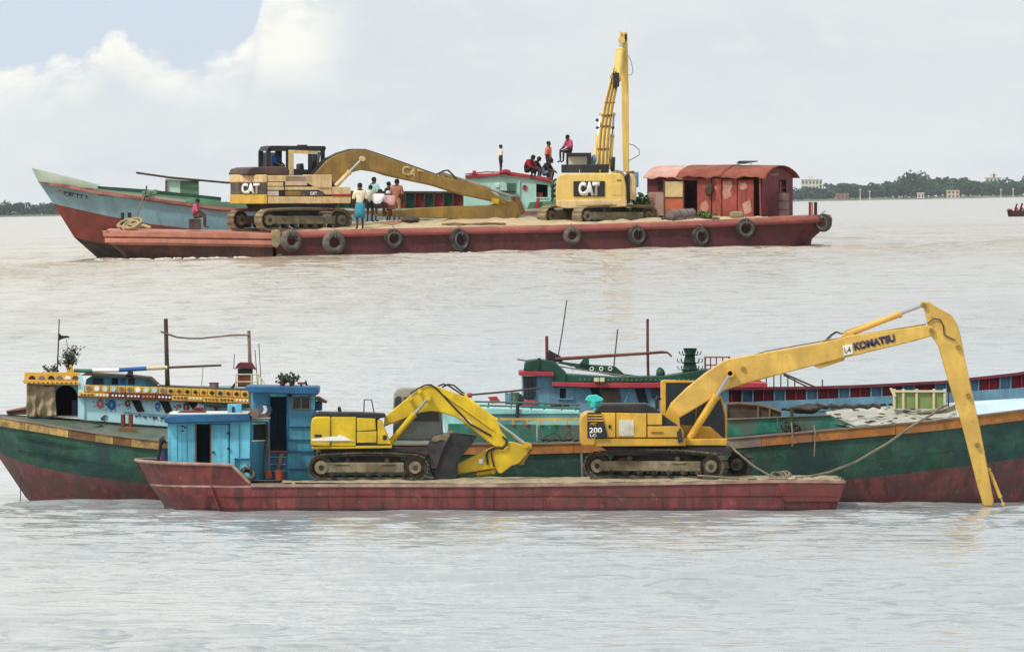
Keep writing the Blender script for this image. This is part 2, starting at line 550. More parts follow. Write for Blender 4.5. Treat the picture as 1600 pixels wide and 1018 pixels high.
def build_water():
    rng = np.random.default_rng(4)
    xs = np.concatenate([[-14000, -6000, -2500, -1000, -400, -150, -70, -40], np.arange(-24, 24.01, 0.2), [40, 70, 150, 400, 1000, 2500, 6000, 14000]])
    ys = np.concatenate([[-300, -100, 0, 80, 150, 200], np.arange(222, 372, 0.28), np.arange(372, 560, 0.34),
                         np.geomspace(561, 1200, 420), np.geomspace(1210, 11000, 60)])
    X, Y = np.meshgrid(xs, ys)
    Z = water_z(X, Y)
    wave = np.zeros_like(Z)
    for i in range(64):
        lam = rng.uniform(0.8, 2.2) if i < 30 else rng.uniform(2.2, 9.0)
        th = rng.normal(math.pi / 2, 0.42)
        k = 2 * math.pi / lam
        amp = lam * (0.0046 if lam < 2.2 else 0.0017) * rng.uniform(0.5, 1.2)
        wave += amp * np.sin(k * (math.cos(th) * X + math.sin(th) * Y) + rng.uniform(0, 6.28))
    # gust patches
    patch = np.zeros_like(Z)
    for i in range(10):
        th = rng.uniform(0, 6.28); lam = rng.uniform(14, 45)
        patch += np.sin(2 * math.pi / lam * (math.cos(th) * X + math.sin(th) * Y * 0.5) + rng.uniform(0, 6.28))
    wave *= 0.85 + 0.16 * np.clip(patch, -3, 3)
    fade = np.clip((30 - np.abs(X)) / 8, 0, 1) * np.clip((1300 - Y) / 500, 0, 1) * np.clip((Y - 205) / 15, 0, 1)
    calm = 0.3 + 0.7 * np.maximum(np.clip((374 - Y) / 18, 0, 1), np.clip((Y - 430) / 70, 0, 1))   # sheltered lee water
    Z = Z + wave * fade * calm
    ny, nx = Z.shape
    co = np.stack([X, Y, Z], -1).reshape(-1, 3)
    i = np.arange((ny - 1) * (nx - 1)); r, c = i // (nx - 1), i % (nx - 1)
    q = np.stack([r * nx + c, r * nx + c + 1, (r + 1) * nx + c + 1, (r + 1) * nx + c], -1)
    me = bpy.data.meshes.new('water')
    me.vertices.add(len(co)); me.vertices.foreach_set('co', co.ravel())
    me.loops.add(q.size); me.loops.foreach_set('vertex_index', q.ravel().astype(np.int32))
    me.polygons.add(len(q)); me.polygons.foreach_set('loop_start', np.arange(0, q.size, 4, dtype=np.int32))
    me.update()
    me.polygons.foreach_set('use_smooth', [True] * len(q))
    m = bpy.data.materials.new('muddy river water'); m.use_nodes = True
    nt = m.node_tree; N, L = nt.nodes.new, nt.links.new
    bs = nt.nodes['Principled BSDF']
    geo = N('ShaderNodeNewGeometry')

    def noise(vec, det, rgh):
        mp = N('ShaderNodeMapping'); L(geo.outputs['Position'], mp.inputs[0]); mp.inputs['Scale'].default_value = vec
        n = N('ShaderNodeTexNoise'); L(mp.outputs[0], n.inputs['Vector']); n.inputs['Scale'].default_value = 1
        n.inputs['Detail'].default_value = det; n.inputs['Roughness'].default_value = rgh
        return n.outputs[0]
    silt = noise((0.05, 0.018, 0.0), 4, 0.6)
    mr = N('ShaderNodeMapRange'); L(silt, mr.inputs[0]); mr.inputs[1].default_value = 0.35; mr.inputs[2].default_value = 0.65
    mx = N('ShaderNodeMix'); mx.data_type = 'RGBA'; L(mr.outputs[0], mx.inputs[0])
    mx.inputs[6].default_value = (0.345, 0.285, 0.205, 1); mx.inputs[7].default_value = (0.43, 0.365, 0.275, 1)
    # clearer, greyer water downstream (near the camera), silt-laden upstream
    sp = N('ShaderNodeSeparateXYZ'); L(geo.outputs['Position'], sp.inputs[0])
    mr2 = N('ShaderNodeMapRange'); L(sp.outputs[1], mr2.inputs[0]); mr2.inputs[1].default_value = 425; mr2.inputs[2].default_value = 508
    mx2 = N('ShaderNodeMix'); mx2.data_type = 'RGBA'; L(mr2.outputs[0], mx2.inputs[0])
    mx2.inputs[6].default_value = (0.36, 0.395, 0.41, 1); L(mx.outputs[2], mx2.inputs[7])
    L(mx2.outputs[2], bs.inputs['Base Color'])
    bs.inputs['Roughness'].default_value = 0.13
    bs.inputs['IOR'].default_value = 1.333
    a = noise((1.7, 0.75, 0), 2.5, 0.55)
    b2 = noise((0.55, 0.16, 0), 3, 0.5)
    # sparse steep wavelets over a soft chop, stronger in gust patches
    sp1 = N('ShaderNodeMapRange'); L(noise((0.95, 1.0, 0), 1.5, 0.5), sp1.inputs[0]); sp1.inputs[1].default_value = 0.54; sp1.inputs[2].default_value = 0.80; sp1.inputs[4].default_value = 0.75
    gu = N('ShaderNodeMapRange'); L(noise((0.07, 0.03, 0), 3, 0.6), gu.inputs[0]); gu.inputs[1].default_value = 0.38; gu.inputs[2].default_value = 0.62; gu.inputs[3].default_value = 0.15
    ml = N('ShaderNodeMath'); ml.operation = 'MULTIPLY'; L(sp1.outputs[0], ml.inputs[0]); L(gu.outputs[0], ml.inputs[1])
    a3 = N('ShaderNodeMath'); a3.operation = 'MULTIPLY_ADD'; L(a, a3.inputs[0]); a3.inputs[1].default_value = 0.22; L(ml.outputs[0], a3.inputs[2])
    ad = N('ShaderNodeMath'); ad.operation = 'MULTIPLY_ADD'; L(b2, ad.inputs[0]); ad.inputs[1].default_value = 0.5; L(a3.outputs[0], ad.inputs[2])
    bp = N('ShaderNodeBump'); bp.inputs['Strength'].default_value = 0.8; bp.inputs['Distance'].default_value = 0.30
    c1 = N('ShaderNodeMapRange'); L(sp.outputs[1], c1.inputs[0]); c1.inputs[1].default_value = 374; c1.inputs[2].default_value = 356
    c2 = N('ShaderNodeMapRange'); L(sp.outputs[1], c2.inputs[0]); c2.inputs[1].default_value = 430; c2.inputs[2].default_value = 505
    cm = N('ShaderNodeMath'); cm.operation = 'MAXIMUM'; L(c1.outputs[0], cm.inputs[0]); L(c2.outputs[0], cm.inputs[1])
    cs = N('ShaderNodeMath'); cs.operation = 'MULTIPLY_ADD'; L(cm.outputs[0], cs.inputs[0]); cs.inputs[1].default_value = 0.55; cs.inputs[2].default_value = 0.25
    L(cs.outputs[0], bp.inputs['Strength'])
    L(ad.outputs[0], bp.inputs['Height']); L(bp.outputs[0], bs.inputs['Normal'])
    me.materials.append(m)
    o = bpy.data.objects.new('river_water', me); COL.objects.link(o)
    o['kind'] = 'structure'
    o['label'] = 'muddy grey brown river water with small ripples'


build_water()


# ------------------------------------------------------------------ shared builders
def interp(pts):
    xs = [p[0] for p in pts]; ys = [p[1] for p in pts]
    return lambda x: float(np.interp(x, xs, ys))


def hull(root, fr, stations, bc, mats, strips, name='hull', cap=(True, True)):
    """stations: lists of (a, half_beam, c) from sheer to bottom; strips: material of each band"""
    mb = MB(); rows = []
    for st in stations:
        near = [fr.p(a, bc - hb, c) for a, hb, c in st]
        far = [fr.p(a, bc + hb, c) for a, hb, c in reversed(st)]
        rows.append(near + far)
    mb.loft(rows, list(strips) + [strips[-1]] + list(reversed(strips)))
    n = len(rows[0]); k = len(rows) - 1
    if cap[0]: mb.f.append(tuple(range(n))); mb.m.append(strips[0])
    if cap[1]: mb.f.append(tuple(range(k * n, k * n + n))); mb.m.append(strips[0])
    return mb.build(name, mats, root, angle=50)


def strip(fr, x0, x1, top, h, near, thick, n=2, mb=None, m=0):
    """a plank following a line: top(x) is its upper edge, near(x) the depth of its outer face"""
    mb = mb or MB(); rows = []
    for i in range(n + 1):
        x = x0 + (x1 - x0) * i / n
        rows.append([fr.p(x, near(x), top(x)), fr.p(x, near(x), top(x) + h), fr.p(x, near(x) + thick, top(x) + h), fr.p(x, near(x) + thick, top(x))])
    k = len(mb.v)
    mb.loft(rows, [m] * 4, closed=True)
    mb.f.append((k, k + 1, k + 2, k + 3)); mb.m.append(m)
    e = k + 4 * n
    mb.f.append((e, e + 1, e + 2, e + 3)); mb.m.append(m)
    return mb


def mound(fr, stations, seed=1, rough=0.05, nb=10):
    """heaped sheet: stations of (a, near b, near c, far b, far c, crown in frame units up)"""
    rnd = random.Random(seed); rows = []
    xs = [s[0] for s in stations]
    na = max(12, int(abs(xs[-1] - xs[0]) / fr.S / 0.35))
    f = [interp([(s[0], s[i]) for s in stations]) for i in range(1, 6)]
    ph = [rnd.uniform(0, 6.28) for _ in range(8)]
    for i in range(na + 1):
        x = xs[0] + (xs[-1] - xs[0]) * i / na
        row = []
        for j in range(nb + 1):
            t = j / nb
            c = f[1](x) * (1 - t) + f[3](x) * t - f[4](x) * math.sin(math.pi * t) ** 0.7
            w = rough * fr.S * (math.sin(x * 0.11 + 5 * t + ph[0]) + math.sin(x * 0.27 - 7 * t + ph[1]) + 0.7 * math.sin(x * 0.6 + ph[2] + 11 * t)) * 0.5
            w += rnd.uniform(-0.4, 0.4) * rough * fr.S
            row.append(fr.p(x, f[0](x) * (1 - t) + f[2](x) * t, c - w * (0.25 if j in (0, nb) else 1)))
        rows.append(row)
    mb = MB(); mb.loft(rows)
    return mb


def tyre(label, fr, a, b, c, R, axis=(0, -1, 0), mat=None, group='tyre fenders along the upper barge', r=None):
    r = r or R * 0.30
    cen = fr.p(a, b, c)
    e = thing('tyre_fender', label, 'tyre', cen - Vector((0, 0, R)), group)
    mb = MB(); mb.torus(cen, R - r, r, axis, 30, 10, flat=1.25)
    mb.build('tread', mat or M_tyre, e)
    mb = MB(); z = Vector(axis).normalized()
    mb.torus(cen + z * r * 0.85, R - r * 1.15, r * 0.42, axis, 30, 6, flat=1.1)
    mb.build('sidewall', M_tyre_g, e)
    # a short lashing up to the rail
    mb = MB(); top = cen + Vector((0, 0, R - 2 * r))
    mb.tube(WORLD, [tuple(top + z * r * 1.3), tuple(top + Vector((0, 0, 2.1 * r)) + z * r * 1.25), tuple(top + Vector((0, 0, 2.9 * r)) - z * r)], 0.022, 5)
    mb.build('lashing', M_rope, e)
    return e


def undercarriage(root, fr, L, R, gauge, sw, hump=0.05, m_shoe=None, m_frame=None, m_side=None):
    """two crawler tracks: shoes laid along a closed path, side frame, sprocket, idler and rollers"""
    m_shoe = m_shoe or M_mud; m_frame = m_frame or M_mud; m_side = m_side or M_mudd
    lc = L - 2 * R; t = 0.05
    path = []
    nb = 60
    for i in range(nb): path.append((-lc / 2 + lc * i / nb, t))
    for i in range(24):
        a = -math.pi / 2 + math.pi * i / 24
        path.append((lc / 2 + (R - t) * math.cos(a), R + (R - t) * math.sin(a)))
    for i in range(nb):
        f = i / nb
        path.append((lc / 2 - lc * f, 2 * R - t + hump * math.sin(math.pi * f) ** 0.8))
    for i in range(24):
        a = math.pi / 2 + math.pi * i / 24
        path.append((-lc / 2 + (R - t) * math.cos(a), R + (R - t) * math.sin(a)))
    P = np.array(path + [path[0]])
    s = np.concatenate([[0], np.cumsum(np.hypot(*np.diff(P, axis=0).T))])
    ns = int(round(s[-1] / 0.19)); pitch = s[-1] / ns
    for side in (-1, 1):
        v0 = side * gauge / 2
        mb = MB()
        for k in range(ns):
            q = (k + 0.5) * pitch
            u, w = np.interp(q, s, P[:, 0]), np.interp(q, s, P[:, 1])
            u1, w1 = np.interp(q + 0.05, s, P[:, 0]), np.interp(q + 0.05, s, P[:, 1])
            tu, tw = u1 - u, w1 - w; l = math.hypot(tu, tw); tu, tw = tu / l, tw / l
            nu, nw = tw, -tu
            def quad(h0, h1, t0, t1, va, vb):
                mb.prism(fr, [(u + tu * t0 + nu * h0, w + tw * t0 + nw * h0), (u + tu * t1 + nu * h0, w + tw * t1 + nw * h0),
                              (u + tu * t1 + nu * h1, w + tw * t1 + nw * h1), (u + tu * t0 + nu * h1, w + tw * t0 + nw * h1)], va, vb)
            quad(0.012, 0.042, -0.47 * pitch, 0.47 * pitch, v0 - sw / 2, v0 + sw / 2)
            quad(0.042, 0.066, -0.40 * pitch, -0.28 * pitch, v0 - sw / 2, v0 + sw / 2)
            quad(-0.06, 0.012, -0.49 * pitch, 0.49 * pitch, v0 - 0.11, v0 + 0.11)
        mb.build('track_chain', m_shoe, root)
        mb = MB(); yy = 0.62 * R
        mb.prism(fr, [(-lc / 2 + 0.12, yy), (lc / 2 - 0.3, yy), (lc / 2 - 0.3, yy + 0.75 * R), (-lc / 2 + 0.12, yy + 0.75 * R)], v0 - sw * 0.36, v0 + sw * 0.36)
        for f in (-0.28, 0.22): mb.box(fr, lc * f - 0.2, lc * f + 0.2, v0 - sw * 0.42, v0 + sw * 0.42, yy + 0.55 * R, yy + 0.68 * R)
        mb.build('track_frame', m_frame, root, 0.02)
        for uu, nm, kk in ((-lc / 2, 'sprocket', 0.80), (lc / 2, 'idler', 0.74)):
            mb = MB(); mb.wheel(fr, uu, R, v0 - 0.08, v0 + 0.08, R * 0.86, 24, 1)
            mb.wheel(fr, uu, R, v0 - sw * 0.40, v0 + sw * 0.40, R * kk * 0.62, 18)
            mb.wheel(fr, uu, R, v0 - sw * 0.44, v0 + sw * 0.44, R * 0.2, 10, 1)
            mb.build(nm, [m_frame, m_side], root, 0.01)
        for i in range(7):
            uu = -lc / 2 + lc * (i + 0.9) / 7.8
            mb = MB(); mb.wheel(fr, uu, 0.22, v0 - sw * 0.33, v0 + sw * 0.33, 0.095, 12); mb.wheel(fr, uu, 0.22, v0 - sw * 0.40, v0 + sw * 0.40, 0.045, 8)
            mb.build('track_roller', m_side, root)
        for f in (-0.22, 0.2):
            mb = MB(); mb.wheel(fr, lc * f, 2 * R - 0.17, v0 - sw * 0.3, v0 + sw * 0.3, 0.07, 12)
            mb.box(fr, lc * f - 0.04, lc * f + 0.04, v0 - 0.1, v0 + 0.1, 1.2 * R, 2 * R - 0.15)
            mb.build('carrier_roller', m_side, root)
    mb = MB()
    mb.prism(fr, [(-0.9, 0.45), (0.9, 0.45), (0.7, 2 * R + 0.05), (-0.7, 2 * R + 0.05)], -gauge / 2 + sw * 0.3, gauge / 2 - sw * 0.3)
    mb.build('carbody', m_side, root, 0.03)
    mb = MB(); mb.tube(fr, [(0, 0, 2 * R + 0.0), (0, 0, 2 * R + 0.24)], 0.68, 28)
    mb.build('swing_ring', m_side, root)


def ram(root, fr, p0, p1, f, r, m_body, name='hydraulic_cylinder'):
    """cylinder body from p0 for fraction f, bright rod on to p1, with eyes at both ends"""
    pm = tuple(p0[i] + (p1[i] - p0[i]) * f for i in range(3))
    mb = MB(); mb.tube(fr, [p0, pm], r, 12)
    pe = tuple(p0[i] + (p1[i] - p0[i]) * (f - 0.03) for i in range(3))
    mb.tube(fr, [pe, tuple(p0[i] + (p1[i] - p0[i]) * (f + 0.015) for i in range(3))], r * 1.18, 12)
    mb.tube(fr, [(p0[0], p0[1] - r * 1.3, p0[2]), (p0[0], p0[1] + r * 1.3, p0[2])], r * 1.05, 12)
    o = mb.build(name, m_body, root)
    mb = MB(); mb.tube(fr, [pm, p1], r * 0.55, 10); mb.build('piston_rod', M_steel, o)
    mb = MB(); mb.tube(fr, [(p1[0], p1[1] - r * 1.3, p1[2]), (p1[0], p1[1] + r * 1.3, p1[2])], r * 1.05, 12); mb.build('rod_eye', m_body, o)
    return o


def plant(name, label, loc, h, spread, n, mat, seed, pot=None, group=None, leaf=0.12):
    rnd = random.Random(seed)
    e = thing(name, label, 'plant', loc, group); L0 = Vector(loc)
    st, lf = MB(), MB()
    for i in range(n):
        a = rnd.uniform(0, 6.28); s = spread * rnd.uniform(0.2, 1); hh = h * rnd.uniform(0.45, 1)
        tip = L0 + Vector((math.cos(a) * s, math.sin(a) * s, hh))
        mid = L0 + Vector((math.cos(a) * s * 0.35, math.sin(a) * s * 0.35, hh * 0.55))
        st.tube(WORLD, [tuple(L0), tuple(mid), tuple(tip)], [0.014, 0.01, 0.005], 5)
        for k in range(7):
            f = rnd.uniform(0.35, 1.0)
            q = mid.lerp(tip, (f - 0.35) / 0.65) + Vector((rnd.uniform(-1, 1), rnd.uniform(-1, 1), rnd.uniform(-1, 1))) * leaf * 0.8
            d = Vector((rnd.uniform(-1, 1), rnd.uniform(-1, 1), rnd.uniform(-0.4, 0.9))).normalized() * leaf * rnd.uniform(0.7, 1.3)
            s2 = d.cross(Vector((rnd.uniform(-1, 1), rnd.uniform(-1, 1), rnd.uniform(-1, 1)))).normalized() * leaf * 0.28
            lf.add([q, q + d * 0.5 + s2, q + d, q + d * 0.5 - s2], [(0, 1, 2, 3)])
    st.build('stem', M_wood_d, e); lf.build('leaves', mat, e)
    if pot:
        mb = MB(); mb.tube(WORLD, [tuple(L0), tuple(L0 + Vector((0, 0, pot * 0.8)))], [pot * 0.4, pot * 0.55], 14); mb.build('pot', M_brown, e)
    return e


def pole(name, label, fr, pts, r, mat, cat='pole', group=None, n=8):
    mb = MB(); mb.tube(fr, pts, r, n)
    lo = min((fr.p(*q) for q in pts), key=lambda v: v.z)
    return single(mb, name, label, cat, mat, lo, group)


# ================================================================== LOWER GROUP
# ------------------------------------------------------------------ near barge
A = PX(345.0)
barge = thing('flat_barge', 'rust red flat barge with blue cabins carrying two yellow excavators, nearest to the viewer', 'barge', A.p(800, 3, 798))
dk = interp([(200, 757), (390, 757), (800, 757), (1100, 753), (1200, 750.5), (1322, 751.5)])
st = []
for xd, hd, xb, hb in ((229, .35, 257, .15), (240, 1.3, 264, .9), (258, 2.05, 274, 1.6), (290, 2.65, 299, 2.3), (340, 2.95, 343, 2.8),
                       (390, 3, 391, 2.95), (600, 3, 600, 2.96), (800, 3, 800, 2.96), (1000, 3, 1000, 2.96), (1200, 3, 1200, 2.96), (1285, 2.98, 1278, 2.9), (1322, 2.9, 1303, 2.8)):
    c = dk(xd); xm = (xd + xb) / 2
    st.append([(xd, hd, c), (xd * .97 + xb * .03, hd + 0.0, c + 4), (xm, (hd + hb) / 2 + 0.04, 778), (xb * .8 + xd * .2, hb + .03, 793), (xb, hb, 815)])
hull(barge, A, st, 3.0, [M_red, M_rim, M_wet], [1, 0, 0, 2])
mb = MB()
nearx = interp([(208, 2.5), (222, 1.55), (246, .75), (284, .2), (340, -.08), (362, -.1), (392, 0)])
basex = interp([(208, 229), (222, 240), (246, 258), (284, 290), (340, 340), (362, 362), (392, 391)])
nearb = interp([(229, 2.65), (240, 1.7), (258, .95), (290, .35), (340, .05), (362, .01), (391, 0)])
topy = interp([(208, 722.5), (246, 724), (362, 727), (390, 755.5)])
BX = [208, 214, 222, 233, 246, 265, 284, 312, 340, 362, 372, 381, 390]
for sgn in (1, -1):
    rows = []
    for x in BX:
        bt = nearx(x); bb = nearb(basex(x)); xb = basex(x)
        if sgn < 0: bt, bb = 6 - bt, 6 - bb
        th = .07 * sgn
        rows.append([A.p(xb, bb, dk(xb) + 1), A.p(x, bt, topy(x)), A.p(x + 1, bt + th, topy(x)), A.p(xb + 1, bb + th, dk(xb) + 1)])
    mb.loft(rows, [0, 0, 1], closed=False)
mb.build('bulwark', [M_red, M_red_in], barge)
mb = MB()
for sgn in (1, -1):
    mb.tube(A, [(x, nearx(x) if sgn > 0 else 6 - nearx(x), topy(x) - 1) for x in BX], 0.045, 8)
mb.tube(A, [(208, 2.5, 721.5), (206.5, 3, 721.5), (208, 3.5, 721.5)], 0.045, 8)
mb.build('bulwark_rail', M_rim, barge)
mb = MB(); mb.prism(A, [(206.5, 722), (209, 722), (231, 758), (228, 758)], 2.5, 3.5); mb.build('stem_plate', M_red, barge)
mb = MB(); rows = []
for x in [232, 260, 300, 390, 600, 800, 1000, 1200, 1316]:
    h = np.interp(x, [232, 258, 290, 390, 1290, 1322], [.5, 1.9, 2.5, 2.9, 2.9, 2.8])
    rows.append([A.p(x, 3 - h, dk(x) + .5), A.p(x, 3, dk(x) - 1.5), A.p(x, 3 + h, dk(x) + .5)])
mb.loft(rows); mb.build('deck', M_deck, barge)
mb = strip(A, 392, 1320, lambda x: dk(x) - 1.5, 4.5, lambda x: -.05, .12, 40); mb.build('rubbing_strip', M_rim, barge)
for x0, x1, y0, y1 in ((329, 341, 758, 797), (1221, 1224, 756, 797)):
    mb = MB(); mb.prism(A, [(x0, y0), (x0 + 1.3, y0), (x1 + 1.3, y1), (x1, y1)], -.03, .1); mb.build('weld_seam', M_red_in, barge)
for x in (430, 512, 596, 688, 770, 858, 946, 1035, 1120):
    mb = MB(); mb.prism(A, [(x, dk(x) + 4), (x + .7, dk(x) + 4), (x + .9, 796), (x + .2, 796)], -.022, .05); mb.build('weld_seam', M_red_in, barge)
strip(A, 300, 1316, lambda x: 774 + math.sin(x * .02) * .6, .8, lambda x: -.045 + (.15 if x < 345 else 0), .1, 30).build('weld_seam', M_red_in, barge)
mb = MB(); mb.prism(A, [(1216, 756), (1321, 755), (1311, 783), (1226, 783)], -.035, .05); mb.build('hull_plate', paint('fresh red patch', '#843e3a', .6, .25, .7, '#5c3632', .5, '#42302c'), barge, .01)
mb = mound(A, [(440, .15, 754, 5.6, 753, 0.5), (520, .1, 754, 5.6, 752, 3), (800, .1, 755, 5.7, 753, 2.5), (1100, .1, 751, 5.7, 749, 2), (1315, .2, 751, 5.5, 749, .5)], 3, .035)
o = mb.build('sand_layer', M_sand, barge); o['kind'] = 'stuff'
mb = MB(); rnd = random.Random(5)
for i in range(60):
    x = rnd.uniform(450, 1310); b = rnd.uniform(.1, .8); r = rnd.uniform(.03, .10)
    mb.blob(A.p(x, b, dk(x) - 1.5), r * 1.6, r, r * .7, i, 0, .5, 5)
o = mb.build('mud_clods', M_sand, barge); o['kind'] = 'stuff'

# low cabin
cabin = MB().box(A, 262, 386, 4.55, 4.6, 655, 752).build('low_cabin', M_cab2, barge)
def wall(parent, fr, a0, a1, b0, b1, c0, c1, mat, name='wall_panel', bev=.008):
    return MB().box(fr, a0, a1, b0, b1, c0, c1).build(name, mat, parent, bev)
wall(cabin, A, 260, 304, 1.4, 1.46, 657, 752, M_cab)
wall(cabin, A, 328, 355.5, 1.37, 1.43, 664, 750, M_cab, 'door')
wall(cabin, A, 357, 389, 1.4, 1.46, 657, 752, M_cab)
wall(cabin, A, 304, 357, 1.4, 1.46, 657, 663.5, M_cab)
wall(cabin, A, 260, 263, 1.46, 4.55, 657, 752, M_cab2)
wall(cabin, A, 302.5, 305, 1.36, 1.5, 663, 750, M_wood, 'door_frame')
wall(cabin, A, 326.5, 328.5, 1.36, 1.5, 663, 750, M_wood, 'door_frame')
mb = MB(); mb.vprism(A, [(389, 1.4), (413, 2.5), (413, 2.58), (389, 1.48)], 657, 752); mb.build('side_wall', M_cab2, cabin)
mb = MB(); mb.box(A, 365, 389, 1.33, 1.41, 717, 719); mb.box(A, 365, 367, 1.33, 1.41, 717, 735); mb.build('hatch_frame', M_roofb, cabin)
mb = MB(); mb.prism(A, [(254, 660), (256, 653), (263, 650), (275, 648.5), (388, 647), (390, 659), (300, 661.5), (262, 663)], 1.1, 4.8); mb.build('roof', M_roofb, cabin, .03)
mb = MB(); mb.box(A, 262, 386, 1.15, 4.7, 646.2, 648.4); mb.build('roof_edge', M_white, cabin)
mb = MB()
for x in (392.5, 403.5, 411.5): mb.prism(A, [(x, 663), (x + 1.5, 663), (x + 1.5, 690), (x, 690)], 1.52 + (x - 389) * .046, 1.6 + (x - 389) * .046)
for y in (662, 689): mb.vprism(A, [(392, 1.52), (413, 2.44), (413, 2.5), (392, 1.58)], y, y + 2)
w = mb.build('side_window', M_white, cabin)
mb = MB(); mb.vprism(A, [(394, 1.62), (412, 2.40), (412, 2.42), (394, 1.64)], 664, 689); mb.build('window_pane', M_dark, w)
for q in ((281, 285, 666, 668), (281, 285, 673, 675), (285.5, 288, 667.5, 670)): MB().box(A, q[0], q[1], 1.375, 1.41, q[2], q[3]).build('vent_slot', M_ink, cabin)
mb = MB(); mb.box(A, 330, 333, 1.33, 1.38, 706, 709); mb.build('door_latch', M_black, cabin)
# wheelhouse
wh = MB().box(A, 392, 489, 5.2, 5.26, 612, 752).build('wheelhouse', M_cab2, barge)
wall(wh, A, 391, 418, 2.5, 2.56, 614, 752, M_cab2)
wall(wh, A, 446.5, 454, 2.5, 2.56, 614, 752, M_cab2)
wall(wh, A, 454, 490, 2.5, 2.56, 642, 752, M_cab2)
wall(wh, A, 483, 490, 2.5, 2.56, 614, 642, M_cab)
wall(wh, A, 418, 483, 2.5, 2.56, 612, 621.5, M_cab)
wall(wh, A, 418, 446.5, 2.5, 2.56, 708, 752, M_roofb)
wall(wh, A, 487.5, 490, 2.56, 5.2, 614, 752, M_cab2)
wall(wh, A, 391, 393.5, 2.56, 5.2, 614, 752, M_cab2)
wall(wh, A, 415, 418, 2.44, 2.5, 655, 706, M_cab, 'door_leaf')
for x0, x1 in ((417, 419.5), (445, 447.5)): wall(wh, A, x0, x1, 2.45, 2.58, 620, 708, M_roofb, 'door_frame')
wall(wh, A, 416, 449, 2.38, 2.6, 706, 710, M_brown, 'door_sill')
for x0, x1, y0, y1 in ((453, 455.5, 616, 642), (481, 483.5, 616, 642), (467, 469, 617, 641), (455.5, 481, 616, 618), (455.5, 481, 640, 642)):
    wall(wh, A, x0, x1, 2.46, 2.57, y0, y1, M_greyw, 'window_frame')
mb = MB(); mb.box(A, 455, 482, 2.53, 2.54, 617, 641); mb.build('window_pane', G, wh)
for y, hh in ((668, 1.2), (688.5, 1.5), (706, 3), (734, 3)): wall(wh, A, 449, 489.5, 2.44, 2.5, y, y + hh, M_roofb, 'wall_batten')
for y in (716, 727, 738): wall(wh, A, 420, 445, 2.42, 2.5, y, y + 1.4, M_cab, 'step')
mb = MB(); mb.prism(A, [(379, 606), (383, 604.5), (494, 606), (495.5, 609), (495, 618.5), (386, 615)], 2.1, 5.6); mb.build('roof', M_roofb, wh, .03)
mb = MB(); mb.prism(A, [(490, 624), (494, 622), (508, 630), (507, 632.5), (492, 628)], 2.9, 4.6); mb.build('awning', M_wood, wh)
mb = MB(); mb.box(A, 491, 500, 3.0, 4.4, 630, 644); mb.build('side_box', M_roofb, wh, .01)
mb = MB(); mb.prism(A, [(435, 711), (441, 711), (437, 726), (433, 742), (429, 742), (432, 724)], 2.3, 2.42); mb.build('stair_rail', M_wood, wh)
for y in (676, 700, 733): MB().box(A, 353.5, 357.5, 1.33, 1.38, y, y + 3).build('hinge', M_black, cabin)
for x in (275, 290, 372): MB().box(A, x, x + .5, 1.385, 1.41, 664, 750).build('board_joint', M_roofb, cabin)
MB().box(A, 261, 303, 1.37, 1.4, 742, 750).build('kick_board', M_cab2, cabin)
# gear on and round the cabins
pole('broom', 'broom with orange brush leaning on the blue wheelhouse wall, left one of the pair', A, [(411, 2.2, 744), (416, 2.42, 664)], .022, M_wood, 'broom')
mb = MB(); mb.tube(A, [(419, 2.1, 738), (416.5, 2.40, 664)], .02, 6)
e = thing('shovel', 'shovel with red blade leaning against the blue wheelhouse doorway', 'shovel', A.p(419, 2.1, 748)); mb.build('handle', M_greyw, e)
mb = MB(); mb.prism(A, [(414, 737), (422, 737), (423, 749), (413, 749)], 1.98, 2.06); mb.build('blade', paint('red plastic', '#a4543c', .6, .2), e, .01)
mb = MB(); mb.tube(A, [(434, 1.9, 752), (434, 1.9, 736)], [.10, .13], 14)
single(mb, 'bucket', 'small red brown bucket standing below the wheelhouse door', 'bucket', paint('red plastic', '#a4543c', .6, .2), A.p(434, 1.9, 752))
tyre('dirty tyre lying inside the sloping end of the red bulwark', A, 386, .75, 742, .24, (0.25, -.75, .6), M_tyre, None)
e = thing('bedding_roll', 'striped rolled bedding lying on the low blue cabin roof', 'bedding', A.p(400, 2, 650))
for i, (x, y, r, mt) in enumerate(((396, 646, .14, M_drum), (404, 640, .12, cloth('#4a5c74')), (410, 641, .11, cloth('#c8ccd0')), (416, 642, .11, cloth('#38465c')))):
    mb = MB(); mb.tube(A, [(x, 1.4, y), (x + 1, 2.0, y + .4), (x, 2.5, y)], [r * .95, r, r * .9], 12); mb.build('roll', mt, e)
e = thing('mat_stack', 'stack of pale folded mats beside the wheelhouse, on the low cabin roof', 'mats', A.p(406, 2, 662))
for i, (y, mt) in enumerate(((660, cloth('#6fb2c4')), (656, cloth('#d8c8a8')), (652, cloth('#c09484')), (648.5, cloth('#e0d8c4')))):
    mb = MB(); mb.prism(A, [(391 - i, y), (418 + i % 2 * 3, y - .5), (419, y - 3.2), (392, y - 3.4)], 1.5, 2.35); mb.build('mat', mt, e, .03)
e = thing('plastic_crate', 'pale blue plastic box standing on the low blue cabin roof', 'box', A.p(370, 2.3, 648))
mb = MB(); mb.box(A, 353, 375, 2.0, 2.8, 633, 647.5); mb.build('body', M_cab, e, .02); mb = MB(); mb.box(A, 360, 364, 1.96, 2.0, 637, 646); mb.build('handle', M_ink, e)
mb = MB(); mb.prism(A, [(271, 647), (282, 643.5), (316, 643), (318, 646.5)], 1.8, 3.6)
single(mb, 'hatch_cover', 'dark red hatch cover lying on the low blue cabin roof', 'hatch', M_shedd, A.p(295, 2.5, 647))
mb = MB(); mb.box(A, 300, 314, 2.4, 3.1, 638, 643.3)
